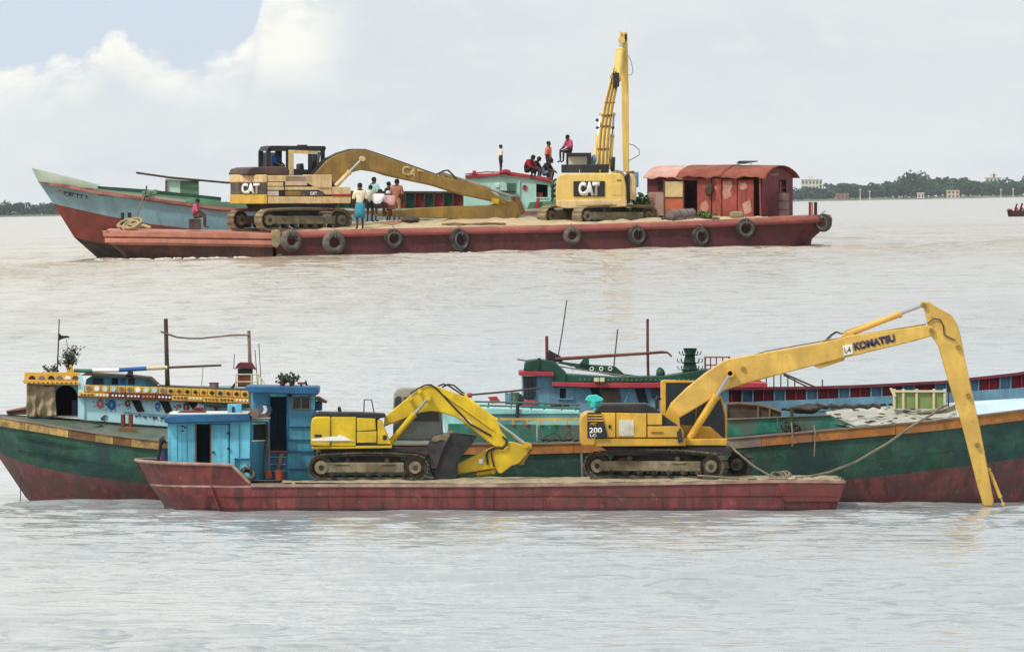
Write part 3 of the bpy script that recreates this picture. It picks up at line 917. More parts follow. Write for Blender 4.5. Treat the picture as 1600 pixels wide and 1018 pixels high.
single(mb, 'wooden_box', 'small maroon box on the hatch cover of the low cabin', 'box', M_shedd, A.p(307, 2.6, 643.4), bevel=.02)
plant('potted_plant', 'potted plant with dark leaves on the dark blue wheelhouse roof', A.p(438, 3.2, 605), .28, .2, 12, M_leafd, 2, .16)
plant('potted_plant', 'potted plant right of another on the dark blue wheelhouse roof', A.p(453, 3.2, 605), .30, .2, 12, M_leafd, 7, .16)
e = thing('roof_lamp', 'small lamp on a bracket at the right end of the wheelhouse roof', 'lamp', A.p(468, 3, 606))
mb = MB(); mb.box(A, 462, 474, 2.8, 3.1, 599, 602.5); mb.build('bracket', M_brown, e, .01); mb = MB(); mb.tube(A, [(474, 2.95, 601), (477, 2.95, 600)], [.05, .09], 10); mb.build('horn', M_black, e); mb = MB(); mb.tube(A, [(468, 2.95, 606), (468, 2.95, 602)], .03, 6); mb.build('post', M_black, e)
mb = MB(); mb.tube(A, [(243, 2.0, 724), (245, 2.0, 712), (248, 2.0, 695), (249, 2.0, 690), (255, 2.0, 688)], [.05, .05, .05, .09, .11], 10)
single(mb, 'vent_pipe', 'bent black vent pipe rising inside the raised red end of the barge', 'pipe', M_black, A.p(243, 2, 724))
mb = MB(); mb.tube(A, [(254, 3.2, 752), (254, 3.2, 704)], .14, 14); mb.tube(A, [(254, 3.2, 705), (254, 3.2, 703)], .155, 14)
single(mb, 'barrel', 'dark blue barrel standing left of the low blue cabin', 'barrel', M_navy, A.p(254, 3.2, 752))

# ------------------------------------------------------------------ bright yellow excavator (left on the near barge)
E = PX(346.0)
ex = thing('excavator', 'bright yellow excavator with dark bucket curled in, parked beside the blue wheelhouse', 'excavator', E.p(575, 1.8, 753))
undercarriage(ex, LF(E.p(575, 1.75, 752), 0), 3.28, .37, 2.1, .5, .05, M_shoe, M_mud)
mb = MB(); mb.prism(E, [(486, 697), (484.5, 692), (485, 664), (487, 655), (491, 651), (516, 651), (516, 698)], .55, 3.0); mb.build('counterweight', M_y1, ex, .04)
for pts in ([(517.2, 651.5), (555.5, 651.5), (555.5, 697), (517.2, 697)], [(557, 653), (586, 654), (587, 672), (557, 674)], [(557, 675), (588, 673.5), (588, 692), (557, 692)],
            [(589.5, 656), (596, 658), (611, 694), (589.5, 694)]):
    MB().prism(E, pts, .58, 1.4).build('side_panel', M_y1, ex, .015)
MB().prism(E, [(516, 653), (590, 655), (604, 692), (604, 697), (516, 697)], .66, 2.9).build('body_core', M_black, ex)
MB().prism(E, [(486, 698), (612, 696), (612, 700.5), (487, 702)], .6, 2.95).build('revolving_frame', M_y1, ex, .015)
MB().prism(E, [(500, 702), (665, 701), (665, 706), (500, 708)], .9, 2.6).build('under_frame', M_black, ex)
MB().prism(E, [(488, 652), (490, 647), (496, 644), (560, 644.5), (600, 646.5), (602, 652), (588, 655)], .62, 2.3).build('engine_hood', M_black, ex, .03)
MB().tube(E, [(568, .8, 644), (568.5, .8, 625), (570, .8, 624.5), (580, .8, 625), (584, .8, 645)], .018, 6).build('handrail', M_black, ex)
MB().tube(E, [(530, 1.4, 645), (529, 1.4, 638.5), (527, 1.4, 637.5)], .05, 8).build('exhaust_pipe', M_black, ex)
MB().prism(E, [(486.5, 686), (517, 682), (526, 682), (530, 679), (538, 682), (548, 687.5), (552, 688.5), (487, 689)], .535, .56).build('decal', M_lwhite, ex)
MB().prism(E, [(491, 679), (502, 679), (502, 683), (491, 683)], .53, .56).build('lettering_block', M_char, ex)
MB().box(E, 598, 604, .56, .6, 680, 687).build('lettering_block', M_char, ex)
cab = MB().prism(E, [(613, 640), (614, 616), (619, 609), (626, 607), (668, 608), (690, 640), (692, 690), (613, 690)], 2.15, 3.1).build('cab', paint('grey white cab paint', '#a9aca8', .5, .15, .6, '#77766e'), ex, .04)
MB().prism(E, [(615, 636), (616, 624), (621, 620), (626, 622), (626, 642), (616, 650)], 2.13, 2.17).build('cab_window', G, cab)
MB().prism(E, [(630, 622), (666, 621), (684, 642), (686, 660), (630, 660)], 2.13, 2.17).build('cab_window', G, cab)
MB().prism(E, [(599, 668), (600, 652), (640, 619.5), (659, 606), (672, 602.5), (686, 606), (727, 621), (776, 657), (783, 675), (791, 684), (792, 692), (786, 700), (774, 700),
               (760, 690), (732, 667), (710, 652), (686, 645), (672, 643.5), (656, 646), (635, 654)], 1.5, 2.0).build('boom', M_y1, ex, .03)
for b in (1.38, 2.12):
    ram(ex, E, (610, b, 692), (668, b, 622), .62, .085, M_y1, 'boom_cylinder')
ram(ex, E, (722, 1.75, 621), (824, 1.75, 698), .5, .095, M_y1, 'stick_cylinder')
MB().prism(E, [(711, 727), (760, 704), (772, 699), (780, 702), (789, 701), (795, 691), (803, 692), (819, 697), (830, 694), (832, 700), (822, 714), (811, 726), (800, 729), (784, 741), (779, 741), (774, 733), (728, 740), (714, 742)], 1.52, 1.98).build('stick', M_y1, ex, .025)
MB().prism(E, [(832, 699), (834, 702), (817, 728), (811, 728)], 1.48, 2.02).build('stick_end_plate', M_wood, ex, .01)
MB().tube(E, [(762, 1.49, 727), (760, 1.48, 712), (763, 1.48, 705), (772, 1.47, 701), (786, 1.46, 702), (792, 1.46, 696), (791, 1.46, 688), (785, 1.47, 683)], .028, 7).build('hose', M_black, ex)
MB().tube(E, [(772, 1.48, 731), (768, 1.47, 715), (768, 1.47, 706), (775, 1.46, 701)], .022, 7).build('hose', M_black, ex)
for k, pts in enumerate(([(640, 616), (652, 608), (664, 602.5), (673, 602), (682, 608), (695, 622), (712, 640), (735, 664), (768, 682)], [(684, 604), (692, 601), (700, 603), (712, 611), (724, 619)], [(690, 606), (700, 601.5), (709, 603), (718, 611), (726, 617)])):
    MB().tube(E, [(x, 1.47 + .12 * k, y) for x, y in pts], .024, 7).build('hose', M_black, ex)
MB().tube(E, [(690, 1.48, 614), (700, 1.47, 622), (770, 1.47, 672)], .03, 7).build('steel_pipe', M_y1, ex)
MB().prism(E, [(718, 651), (733, 657), (741, 669), (757, 684), (735, 664)], 1.475, 1.52).build('decal', M_lwhite, ex)
MB().box(E, 748, 754, 1.5, 1.53, 718, 725).build('decal', M_lwhite, ex)
for x, y in ((667, 623), (655, 612), (640, 624), (822, 698)):
    MB().tube(E, [(x, 1.36, y), (x, 2.14, y)], .06, 12).build('pin', M_y1, ex)
bk = MB()
for b in (1.2, 2.27): bk.prism(E, [(668, 697), (673, 684), (690, 678.5), (705, 677), (745, 683), (739, 693), (713, 723), (716, 744), (702, 753), (682, 754), (672, 737)], b, b + .03)
rows = []
for x, y in ((745, 682), (720, 678.5), (705, 677), (690, 678.5), (674, 683), (668, 697), (670, 718), (673, 738), (682, 753.5), (702, 753)):
    rows.append([E.p(x, 1.2, y), E.p(x, 2.3, y)])
bk.loft(rows)
bk = bk.build('bucket', paint('dark bucket steel', '#26262a', .6, .4, .5, '#44403e', scale=2), ex)
MB().prism(E, [(667, 699), (672, 685), (690, 679), (704, 677.5), (699, 690), (689, 712), (682, 734), (673, 733)], 1.12, 1.21).build('bucket_lit_side', M_bucket_lit, ex, .02)  # added plate in a lighter tone, painting light on the bucket's left side
MB().prism(E, [(673, 690), (676, 683), (686, 680), (700, 677), (704, 680), (697, 692), (690, 688), (680, 692)], 1.09, 1.15).build('bucket_lip', M_mud, ex, .02)
bk.modifiers.new('thick', 'SOLIDIFY').thickness = .03
for i in range(4):
    b = 1.25 + i * .3
    MB().prism(E, [(698, 679.5), (699, 675), (706, 673), (709, 679)], b, b + .12).build('bucket_tooth', M_mudl, ex)
MB().prism(E, [(705, 733), (714, 722), (716, 742), (700, 752), (694, 748)], 1.45, 2.05).build('bucket_linkage', M_black, ex, .02)
ram(ex, E, (770, 1.75, 738), (700, 1.75, 749), .35, .07, M_y1, 'bucket_cylinder')

# ------------------------------------------------------------------ amber long-reach excavator (right on the near barge)
K = PX(346.0)
ko = thing('excavator', 'amber long reach excavator marked 200 LC with its arm dipping into the water', 'excavator', K.p(1040, 2, 750))
undercarriage(ko, LF(K.p(1047, 2.1, 750), -17), 3.95, .37, 2.5, .55, .1, M_shoe, M_mud)
MB().prism(K, [(906.5, 690), (906, 660), (908, 651), (913, 645.5), (919, 644), (931, 644), (931, 697), (909, 697)], .5, 3.2).build('counterweight', M_y2, ko, .05)
for pts in ([(932, 645), (962, 645), (962, 683.5), (932, 683.5)], [(963.3, 645), (1010.5, 646), (1010.5, 683.5), (963.3, 683.5)], [(1012, 646), (1035, 646), (1035, 664), (1012, 664)],
            [(1012, 666), (1063, 666), (1068, 672), (1069, 683.5), (1012, 683.5)]):
    MB().prism(K, pts, .53, 1.3).build('side_panel', M_y2, ko, .015)
MB().prism(K, [(925, 646), (1035, 648), (1064, 668), (1068, 690), (925, 690)], .62, 3.1).build('body_core', M_black, ko)
MB().prism(K, [(908, 685), (1071, 685), (1072, 697), (910, 697.5)], .56, 3.15).build('revolving_frame', M_y2, ko, .02)
MB().prism(K, [(1071, 687), (1137, 686), (1138, 692), (1135, 697), (1072, 697)], 1.0, 3.15).build('cab_deck', M_y2, ko, .02)
MB().prism(K, [(940, 699), (1150, 699), (1140, 712), (960, 712)], 1.0, 2.9).build('under_frame', M_black, ko)
MB().prism(K, [(930, 645), (933, 636), (940, 631), (1010, 631), (1022, 637), (1034, 645)], .7, 2.5).build('engine_hood', M_black, ko, .04)
MB().tube(K, [(1004, .8, 645), (1004, .8, 636), (1012, .8, 636), (1012, .8, 645)], .022, 6).build('handrail', M_y2, ko)
MB().tube(K, [(1028, 1.2, 640), (1027, 1.2, 626), (1031, 1.2, 621)], [.05, .06, .09], 8).build('exhaust_pipe', M_black, ko)
MB().prism(K, [(918, 644.6), (939, 644.6), (944, 660), (950, 684), (918, 684)], .47, .55).build('decal_plate', M_char, ko)
for y in (647.5, 652, 656.3): MB().prism(K, [(918.5, y), (940 + (y - 647) * .3, y), (941 + (y - 647) * .3, y + 2), (918.5, y + 2)], .455, .475).build('decal_stripe', M_y2, ko)
text(K, '200', 921, 676.5, 20, 8.5, .46, M_lwhite, ko, bold=.03)
text(K, 'LC', 922, 682.5, 10, 4.2, .46, M_lwhite, ko, bold=.03)
text(K, 'PC', 922, 665, 11, 4.6, .46, M_y1, ko, bold=.02, shear=.3)
MB().box(K, 967.5, 991, .51, .535, 656, 681).build('paper_sheet', paint('pale worn paint patch', '#dcd8cc', .8, .15, .6, '#a8906c'), ko)
MB().box(K, 1018, 1037, .51, .54, 674.5, 677.5).build('vent_grille', M_olive, ko)
MB().box(K, 951, 955, .5, .54, 664, 669).build('door_latch', M_char, ko)
cb = MB()
cb.prism(K, [(1034, 598), (1037, 596), (1042, 595.5), (1042, 690), (1034, 690)], 2.1, 3.1)
cb.prism(K, [(1042, 595.5), (1094, 597), (1094, 600), (1042, 599.5)], 2.1, 3.1)
cb.prism(K, [(1094, 597), (1113, 604), (1130, 622), (1138, 652), (1138, 690), (1135, 690), (1134.5, 652), (1127, 624), (1111, 607), (1094, 600)], 2.1, 3.1)
cb.prism(K, [(1042, 664), (1112, 668), (1134, 688), (1134, 691), (1042, 691)], 2.1, 3.1)
cb.box(K, 1088, 1090.5, 2.1, 2.2, 600, 668)
cb = cb.build('cab', M_y2, ko, .02)
MB().prism(K, [(1042, 600), (1094, 600), (1111, 607), (1127, 624), (1134, 652), (1134, 688), (1112, 668), (1042, 664)], 2.14, 2.16).build('cab_window', G, cb)
MB().prism(K, [(1042, 600), (1094, 600), (1111, 607), (1127, 624), (1134, 652), (1134, 688), (1112, 668), (1042, 664)], 3.04, 3.06).build('cab_window', G, cb)
MB().prism(K, [(1070, 688), (1072, 640), (1080, 636), (1086, 660), (1100, 664), (1100, 690)], 2.4, 2.8).build('operator_seat', M_black, cb, .04)
MB().prism(K, [(1046, 642), (1049, 631), (1075, 606), (1105, 582), (1131, 565), (1142, 561), (1277, 538), (1330, 525), (1447, 509), (1459, 510), (1465, 518), (1458, 526),
               (1434, 533), (1322, 560), (1270, 573), (1167, 600), (1135, 610), (1110, 626), (1080, 644), (1058, 657), (1051, 655)], 1.45, 1.95).build('boom', M_y2b, ko, .03)
MB().prism(K, [(1040, 650), (1048, 634), (1062, 650), (1066, 690), (1046, 690)], 1.3, 2.1).build('boom_foot_bracket', M_y2, ko, .02)
MB().prism(K, [(1274, 573), (1322, 559), (1322, 564), (1282, 577)], 1.5, 1.9).build('boom_stop', M_y2b, ko, .015)
for b in (1.33, 2.07): ram(ko, K, (1076, b, 690), (1143, b, 584), .66, .1, M_y2, 'boom_cylinder')
ram(ko, K, (1324, 1.7, 524), (1446, 1.7, 477), .7, .085, M_y2b, 'stick_cylinder')
MB().prism(K, [(1316, 533), (1318, 524), (1326, 520), (1336, 522), (1340, 528)], 1.55, 1.85).build('cylinder_bracket', M_y2b, ko, .01)
MB().prism(K, [(1444, 473), (1455, 472), (1467, 480), (1490, 493), (1499, 507), (1504, 524), (1517, 590), (1534, 667), (1556, 784), (1554, 792), (1540, 792), (1531, 761), (1506, 664),
               (1482, 587), (1469, 541), (1457, 524), (1452, 507), (1449, 490)], 1.5, 1.9).build('stick', M_y2b, ko, .025)
ram(ko, K, (1549, 1.7, 735), (1571, 1.7, 789), .8, .05, M_y2b, 'bucket_cylinder')
MB().tube(K, [(1548, 1.45, 722), (1555, 1.45, 724), (1556, 1.5, 732), (1552, 1.5, 738)], .02, 6).build('hose', M_black, ko)
for x, y in ((1142, 584), (1163, 577), (1458, 517), (1500, 543), (1516, 619), (1530, 696), (1446, 477)):
    MB().tube(K, [(x, 1.40 if x != 1142 else 1.2, y), (x, 2.0, y)], .065, 12).build('pin', M_olive, ko)
MB().tube(K, [(1452, 1.47, 506), (1462, 1.46, 498), (1472, 1.46, 500), (1477, 1.46, 510), (1478, 1.46, 524), (1490, 1.46, 530), (1496, 1.46, 532)], .018, 6).build('hose', M_black, ko)
for dd in (0, 3): MB().tube(K, [(1288 + dd, 1.62, 537), (1300 + dd, 1.62, 524), (1308 + dd, 1.62, 519), (1316, 1.62, 522), (1322, 1.64, 521)], .02, 6).build('hose', M_black, ko)
MB().tube(K, [(1322, 1.8, 518), (1360, 1.8, 505), (1380, 1.8, 497)], .015, 6).build('steel_pipe', M_y2b, ko)
MB().tube(K, [(1120, 1.48, 575), (1200, 1.48, 549), (1290, 1.48, 533), (1450, 1.48, 507)], .02, 6).build('steel_pipe', M_olive, ko)
MB().prism(K, [(1319, 541), (1333, 538), (1335, 553), (1321, 556)], 1.42, 1.46).build('number_plate', M_lwhite, ko)
text(K, 'L-4', 1322.5, 552.5, 9.5, 9, 1.41, M_ink, ko, ang=11, bold=.01)
text(K, 'KOMATSU', 1337.5, 548.5, 66, 12.5, 1.43, M_navy, ko, ang=12.5, bold=.05)
MB().prism(K, [(1058, 676), (1064, 668), (1068, 690), (1060, 692)], .48, .54).build('bracket', M_black, ko)
mb = MB(); mb.tube(K, [(929, 1.0, 637.5), (929, 1.0, 626)], [.12, .17], 14); mb.prism(K, [(914, 626), (920, 618), (932, 617), (943, 623), (942, 627), (930, 629)], .85, 1.25)
mb.prism(K, [(931, 631), (937, 630), (936, 643), (926, 643)], .9, 1.2)
single(mb, 'plastic_basin', 'bright aqua plastic basin on the black hood of the amber excavator', 'basin', M_aqua, K.p(929, 1, 643), bevel=.02)

# ropes lying and hanging near the right end of the barge
pole('mooring_rope', 'long pale rope hanging from the green boat deck to the barge end', A, [(1240, 1.0, 748), (1262, 1.4, 747), (1300, 3, 741), (1345, 5, 727), (1400, 6.6, 698), (1440, 7.2, 671), (1470, 7.35, 654), (1482, 7.6, 645), (1496, 8.6, 640)], .035, M_rope, 'rope')
pole('mooring_rope', 'dark rope from the amber excavator deck down to the barge edge', A, [(1138, 1.2, 690), (1150, 1.2, 705), (1180, 1.0, 730), (1205, .9, 744), (1222, .8, 748)], .03, M_rope, 'rope')
pole('mooring_rope', 'slack rope lying along the muddy deck right of the amber excavator tracks', A, [(1090, .4, 743), (1120, .35, 745), (1160, .35, 748), (1200, .35, 748), (1240, .35, 748)], .03, M_rope, 'rope')
mb = MB(); rnd = random.Random(9)
for i in range(7):
    mb.torus(A.p(1222 + rnd.uniform(-10, 14), .9 + rnd.uniform(-.2, .3), 745 + rnd.uniform(-1.5, 2)), rnd.uniform(.12, .22), .025, (rnd.uniform(-.4, .4), -.6, 1), 18, 6)
single(mb, 'rope_coil', 'tangled coil of rope at the right end of the near barge', 'rope', M_rope, A.p(1222, .9, 748))

# ------------------------------------------------------------------ long green cargo boat behind the near barge
B = PX(352.5)
gb = thing('cargo_boat', 'long green and red wooden cargo boat with a painted cabin, moored behind the near barge', 'boat', B.p(800, 3.2, 790))
gun = interp([(-60, 645), (0, 655), (60, 663), (118, 673), (200, 684), (260, 690), (480, 696), (830, 694), (910, 692), (1140, 686), (1300, 672), (1450, 659), (1600, 642), (1700, 628), (1770, 613)])
spl = interp([(-60, 690), (0, 713), (49, 729), (118, 742), (200, 753), (300, 761), (700, 768), (1100, 764), (1322, 750), (1442, 737), (1521, 727), (1600, 716), (1700, 700), (1770, 690)])
hbm = interp([(-56, .12), (-30, .8), (0, 1.35), (60, 2.1), (120, 2.55), (200, 2.95), (300, 3.1), (1400, 3.1), (1500, 2.85), (1600, 2.2), (1700, 1.1), (1765, .1)])
st = []
for x, dx1, dx2 in ((-56, 40, 122), (-30, 28, 108), (0, 14, 86), (30, 8, 68), (60, 4, 52), (120, 2, 30), (200, 0, 12), (300, 0, 0), (480, 0, 0), (700, 0, 0), (900, 0, 0), (1140, 0, 0), (1300, 0, 0),
                    (1400, 0, -4), (1500, -2, -16), (1600, -6, -40), (1700, -14, -70), (1765, -30, -100)):
    h = hbm(x)
    x1 = x + dx1
    st.append([(x, h, gun(x) + 4), (x + dx1 * .5, h * .99, (gun(x) * .55 + spl(x1) * .45)), (x1, h * .93, spl(x1)), (x + dx1 * .4 + dx2 * .6, h * .8, 780), (x + dx2, h * .66, 812)])
hull(gb, B, st, 3.2, [M_green, M_keelred], [0, 0, 1, 1])
gnear = lambda x: 3.2 - hbm(x) - .07
rnd = random.Random(11)
x = -52
while x < 1755:
    L = rnd.uniform(26, 52) if x < 300 else rnd.uniform(60, 130)
    x1 = min(x + L, 1755)
    if x < 290: m = M_ochre if rnd.random() < .68 else M_ochre2
    elif x < 820: m = M_ochre2 if rnd.random() < .6 else M_orange
    elif x < 1180: m = M_greyw if x > 900 else M_orange
    else: m = M_orange
    strip(B, x, x1 - .7, gun, 13 if x < 300 else 15, gnear, .14, max(1, int(L / 20))).build('gunwale_plank', m, gb)
    x = x1
strip(B, -50, 1750, lambda x: gun(x) - 2.2, 2.4, lambda x: gnear(x) - .04, .3, 60).build('gunwale_cap', M_greyw, gb)
mb = MB(); rows = []
for x in list(range(-48, 420, 18)) + list(range(420, 1760, 60)):
    h = max(hbm(x) - .05, .05); cr = np.interp(x, [-50, 40, 120, 260, 420, 1300, 1755], [3, 10, 18, 24, 10, 10, 3])
    rows.append([B.p(x, 3.2 + h * t, gun(x) + 2 - cr * (1 - t * t) ** .8) for t in (-1, -.8, -.55, -.3, 0, .4, .8, 1)])
mb.loft(rows); mb.build('deck', M_deckg, gb)
for f_ in (.3, .62):
    strip(B, 20, 1560, lambda x: gun(x) * (1 - f_) + spl(x) * f_ + 6 * (1 - f_), .9, lambda x: 3.2 - hbm(x) * (1 - .07 * f_) - .035 - (.09 if x < 130 else 0), .12, 70).build('plank_seam', M_dgreen, gb)
# rope zig-zags and fittings on the fore deck
pole('deck_rope', 'dark rope lying in zigzag on the green deck below the painted cabin', B, [(122, 1.6, 658), (150, 1.5, 663), (158, 1.45, 666), (140, 1.2, 670), (158, .95, 674), (170, .85, 678)], .022, M_rope_d, 'rope')
e = thing('bollard_pair', 'twin brown bollards on a pedestal on the green boat deck before the cabin', 'bollard', B.p(197, 1.3, 676))
MB().prism(B, [(180, 676), (186, 668), (207, 668), (216, 677)], 1.0, 1.7).build('pedestal', M_wood, e, .01)
for x in (190, 202): MB().tube(B, [(x, 1.35, 669), (x, 1.35, 648)], .065, 12).build('post', M_brown, e)
e = thing('hatch_cover', 'flat hatch cover with red edge on the far left of the green boat deck', 'hatch', B.p(18, 3, 652))
MB().prism(B, [(2, 644), (34, 637.5), (36, 641), (6, 645.5)], 2.6, 3.8).build('lid', M_stripe, e, .01)
MB().prism(B, [(4, 645.5), (35, 641.5), (35, 650), (6, 651)], 2.65, 3.7).build('frame', M_wood_d, e)

# forward cabin with canvas and arched doorway
fc = MB().box(B, 40, 118, 4.6, 4.66, 588, 656).build('forward_cabin', M_slate, gb)
MB().box(B, 38, 41, 2.2, 4.6, 602, 655).build('wall_panel', M_slate, fc)
# arched front wall built as a frame round the opening
arc = [(81, 652)] + [(81, 620), (83, 612), (88, 606), (95, 603.5), (103, 603.5), (110, 607), (115, 614), (117, 622), (117, 652)]
mb = MB()
mb.prism(B, [(76, 600), (120, 600), (120, 652), (117, 652), (117, 622), (115, 614), (110, 607), (103, 603.5), (95, 603.5), (88, 606), (83, 612), (81, 620), (81, 652), (76, 652)], 2.2, 2.27)
mb.build('arched_doorway', M_slate, fc)
MB().box(B, 39, 76, 2.2, 2.26, 600, 654).build('wall_panel', M_slate, fc)
mb = MB(); rows = []
for i in range(30):
    t = i / 29; x = 37 + 45 * t
    r = []
    for j in range(14):
        s = j / 13; y = 601 + 3 * t * (1 - s) + 52 * s - 2 * t * s
        r.append(B.p(x + 2.5 * s * math.sin(9 * t), 2.1 - .05 * math.sin(22 * t + 3 * s) * (.3 + s) - .04 * math.sin(13 * s + 8 * t), y))
    rows.append(r)
o = MB().loft(rows).build('canvas_sheet', M_canvas, fc); o.modifiers.new('thick', 'SOLIDIFY').thickness = .015
MB().box(B, 107, 117, 2.6, 3.2, 627, 652).build('inner_locker', M_navy, fc, .02)
MB().box(B, 78, 118, 2.15, 2.3, 651, 654).build('door_sill', M_greyw, fc)
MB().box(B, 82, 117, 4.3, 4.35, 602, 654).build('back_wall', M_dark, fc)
MB().prism(B, [(33, 600), (34, 582.5), (120, 583), (120, 603), (60, 602.5)], 1.95, 2.05).build('parapet', M_ygold, fc, .015)
MB().box(B, 34, 120, 2.05, 4.8, 597, 600).build('roof', M_wood_d, fc)
MB().prism(B, [(30, 596), (34, 594), (121, 598.5), (121, 602.5), (36, 600)], 1.86, 1.96).build('parapet_moulding', M_ygold, fc, .01)
for i, x in enumerate((46, 61, 76, 89, 102, 114)):
    mb = MB(); r = 5.2
    mb.prism(B, [(x + r * math.cos(math.pi * k / 8), 593.5 - r * 1.05 * math.sin(math.pi * k / 8)) for k in range(9)], 1.925, 1.955)
    mb.build('arch_ornament', [M_ink, M_drum, M_ink, M_drum, M_lwhite, M_brown][i], fc)
mb = MB()
for k in range(11): mb.prism(B, [(40 + k * 7.3, 599.5), (41.7 + k * 7.3, 597.8), (43.4 + k * 7.3, 599.7), (41.7 + k * 7.3, 601)], 1.835, 1.87)
mb.build('painted_beads', M_brown, fc)
MB().prism(B, [(102, 583), (105, 571), (108, 571), (112, 583)], 2.0, 2.1).build('finial', M_ygold, fc, .01)
MB().prism(B, [(98, 584), (106, 574), (107, 576), (101, 584.5)], 2.0, 2.06).build('finial_brace', M_ygold, fc)

# long painted cabin
lc_ = MB().box(B, 122, 388, 4.7, 4.76, 606, 668).build('painted_cabin', M_pblue, gb)
MB().prism(B, [(121, 622), (388, 629), (388, 676), (262, 668), (121, 657)], 2.0, 2.08).build('side_wall', M_pblue, lc_)
MB().box(B, 120.5, 123, 2.08, 4.7, 605, 657).build('end_wall', M_pblue, lc_)
MB().prism(B, [(118, 588), (124, 586), (128, 605), (128, 657), (118.5, 656)], 1.93, 2.0).build('corner_pilaster', M_pblue, lc_)
up = interp([(118, 602), (250, 606), (388, 612)])
lo = interp([(118, 620), (200, 624), (388, 632)])
for i in range(20):
    x0 = 129 + i * 12.9; x1 = x0 + 12.3
    MB().prism(B, [(x0, up(x0)), (x1, up(x1)), (x1, up(x1) + 11), (x0, up(x0) + 11)], 1.86, 1.99).build('frieze_tile', M_ygold, lc_, .012)
    r = 4.1; cx, cy = (x0 + x1) / 2, up(x0) + 5.6
    mb = MB()
    if i < 10: mb.prism(B, [(cx + r * math.cos(k * math.pi / 4 + .39), cy + r * math.sin(k * math.pi / 4 + .39)) for k in range(8)], 1.835, 1.87)
    else: mb.prism(B, [(cx - r, cy), (cx, cy - r * .8), (cx + r, cy), (cx, cy + r * .9)], 1.835, 1.87)
    mb.build('tile_motif', [M_drum, M_lwhite, M_mint, M_pblue, M_drum][i % 5] if i < 10 else [M_ink, M_char, M_brown][i % 3], lc_)
for i in range(11):
    x0 = 119 + i * 24.4; x1 = x0 + 23.8
    m = M_ygold if i < 2 or i > 5 else M_shedd
    MB().prism(B, [(x0, up(x0) + 12), (x1, up(x1) + 12), (x1, lo(x1)), (x0, lo(x0))], 1.80, 1.96).build('frieze_board', m, lc_, .01)
    mb = MB()
    for k in range(4):
        cx = x0 + 3 + k * 5.4; cy = up(cx) + 15.5; mb.prism(B, [(cx, cy), (cx + 2.2, cy - 2), (cx + 4.2, cy), (cx + 2, cy + 1.8)], 1.78, 1.81)
    mb.build('painted_beads', [M_lwhite, M_ygold, M_lwhite][i % 3] if m is M_shedd else [M_brown, M_lwhite, M_wood][i % 3], lc_)
strip(B, 118, 388, lambda x: lo(x) - .3, 1.8, lambda x: 1.76, .3, 6).build('frieze_ledge', M_wood_d, lc_)
for x0 in (201, 246, 290):
    y0 = lo(x0) + 1.5
    MB().prism(B, [(x0, y0), (x0 + 14, y0 + .4), (x0 + 22, y0 + 19 - (5 if x0 == 290 else 0)), (x0 + 10, y0 + 19 - (5 if x0 == 290 else 0))], 1.965, 2.01).build('slanted_window', M_dark, lc_)
MB().prism(B, [(190, 645), (262, 650), (262, 651.4), (190, 646.4)], 1.97, 2.01).build('wall_moulding', M_slate, lc_)
text(B, 'ভাই সোহার্দ, খুলনা', 207, 656.5, 54, 8.5, 1.985, M_ink, lc_, ang=-4, bold=.015)
def flower(x, y, r, mp, n=9, seed=0):
    rnd = random.Random(seed); mb = MB()
    for k in range(n):
        a = 2 * math.pi * k / n; cx, cy = x + r * .55 * math.cos(a), y + r * .75 * math.sin(a)
        rr = r * rnd.uniform(.3, .46)
        mb.prism(B, [(cx + rr * math.cos(q * math.pi / 3), cy + rr * 1.1 * math.sin(q * math.pi / 3)) for q in range(6)], 1.982 - .0006 * k, 2.01)
    mb.build('painted_flower', mp, lc_)
    mb = MB()
    for k in range(7):
        a = rnd.uniform(0, 6.28); d = r * rnd.uniform(1.2, 1.6); cx, cy = x + d * math.cos(a), y + d * math.sin(a)
        mb.prism(B, [(cx - 1.5, cy + .8), (cx, cy - .7), (cx + 1.6, cy - .9), (cx + .3, cy + .8)], 1.981, 2.01)
    mb.build('painted_leaves', M_ink, lc_)
flower(153, 632, 7.2, M_fpink, 9, 1); flower(171, 634, 7.8, M_fblue, 9, 2); flower(196, 631.5, 5.4, M_brown, 7, 3)
flower(243, 636, 5.4, M_fblue, 7, 4); flower(274, 637, 3.6, M_fpink, 6, 5); flower(288, 637, 6.0, M_brown, 8, 6); flower(159, 654, 3.6, M_ink, 5, 7)
MB().prism(B, [(128, 604), (130, 594), (140, 588), (180, 589), (215, 591), (232, 595), (242, 604), (243, 607)], 2.6, 2.7).build('roof_arch', M_cab, lc_)
for i, (x0, x1) in enumerate(((140, 157), (160, 166), (170, 180), (184, 192), (196, 206))):
    MB().box(B, x0, x1, 2.56, 2.61, 592.5, 602).build('roof_window', [M_navy, M_slate, M_dark, M_fblue, M_char][i], lc_)
MB().prism(B, [(120, 588), (130, 584), (200, 588), (230, 591), (243, 603), (240, 604), (228, 594), (198, 590), (128, 588)], 2.2, 4.6).build('roof', M_wood_d, lc_)
MB().prism(B, [(243, 604), (390, 611), (390, 614), (243, 607)], 2.05, 4.7).build('roof_deck', M_wood_d, lc_)
# aft part of the painted cabin, seen over the low blue cabin
MB().prism(B, [(318, 632), (388, 634), (388, 638), (320, 636.5)], 1.6, 2.2).build('eave', M_char, lc_, .01)
MB().prism(B, [(298, 646), (307, 632), (316, 634), (316, 648), (298, 648)], 1.9, 1.99).build('wall_bracket', M_mint, lc_)
MB().box(B, 333, 337, 1.9, 1.99, 636, 655).build('wall_post', M_brown, lc_)
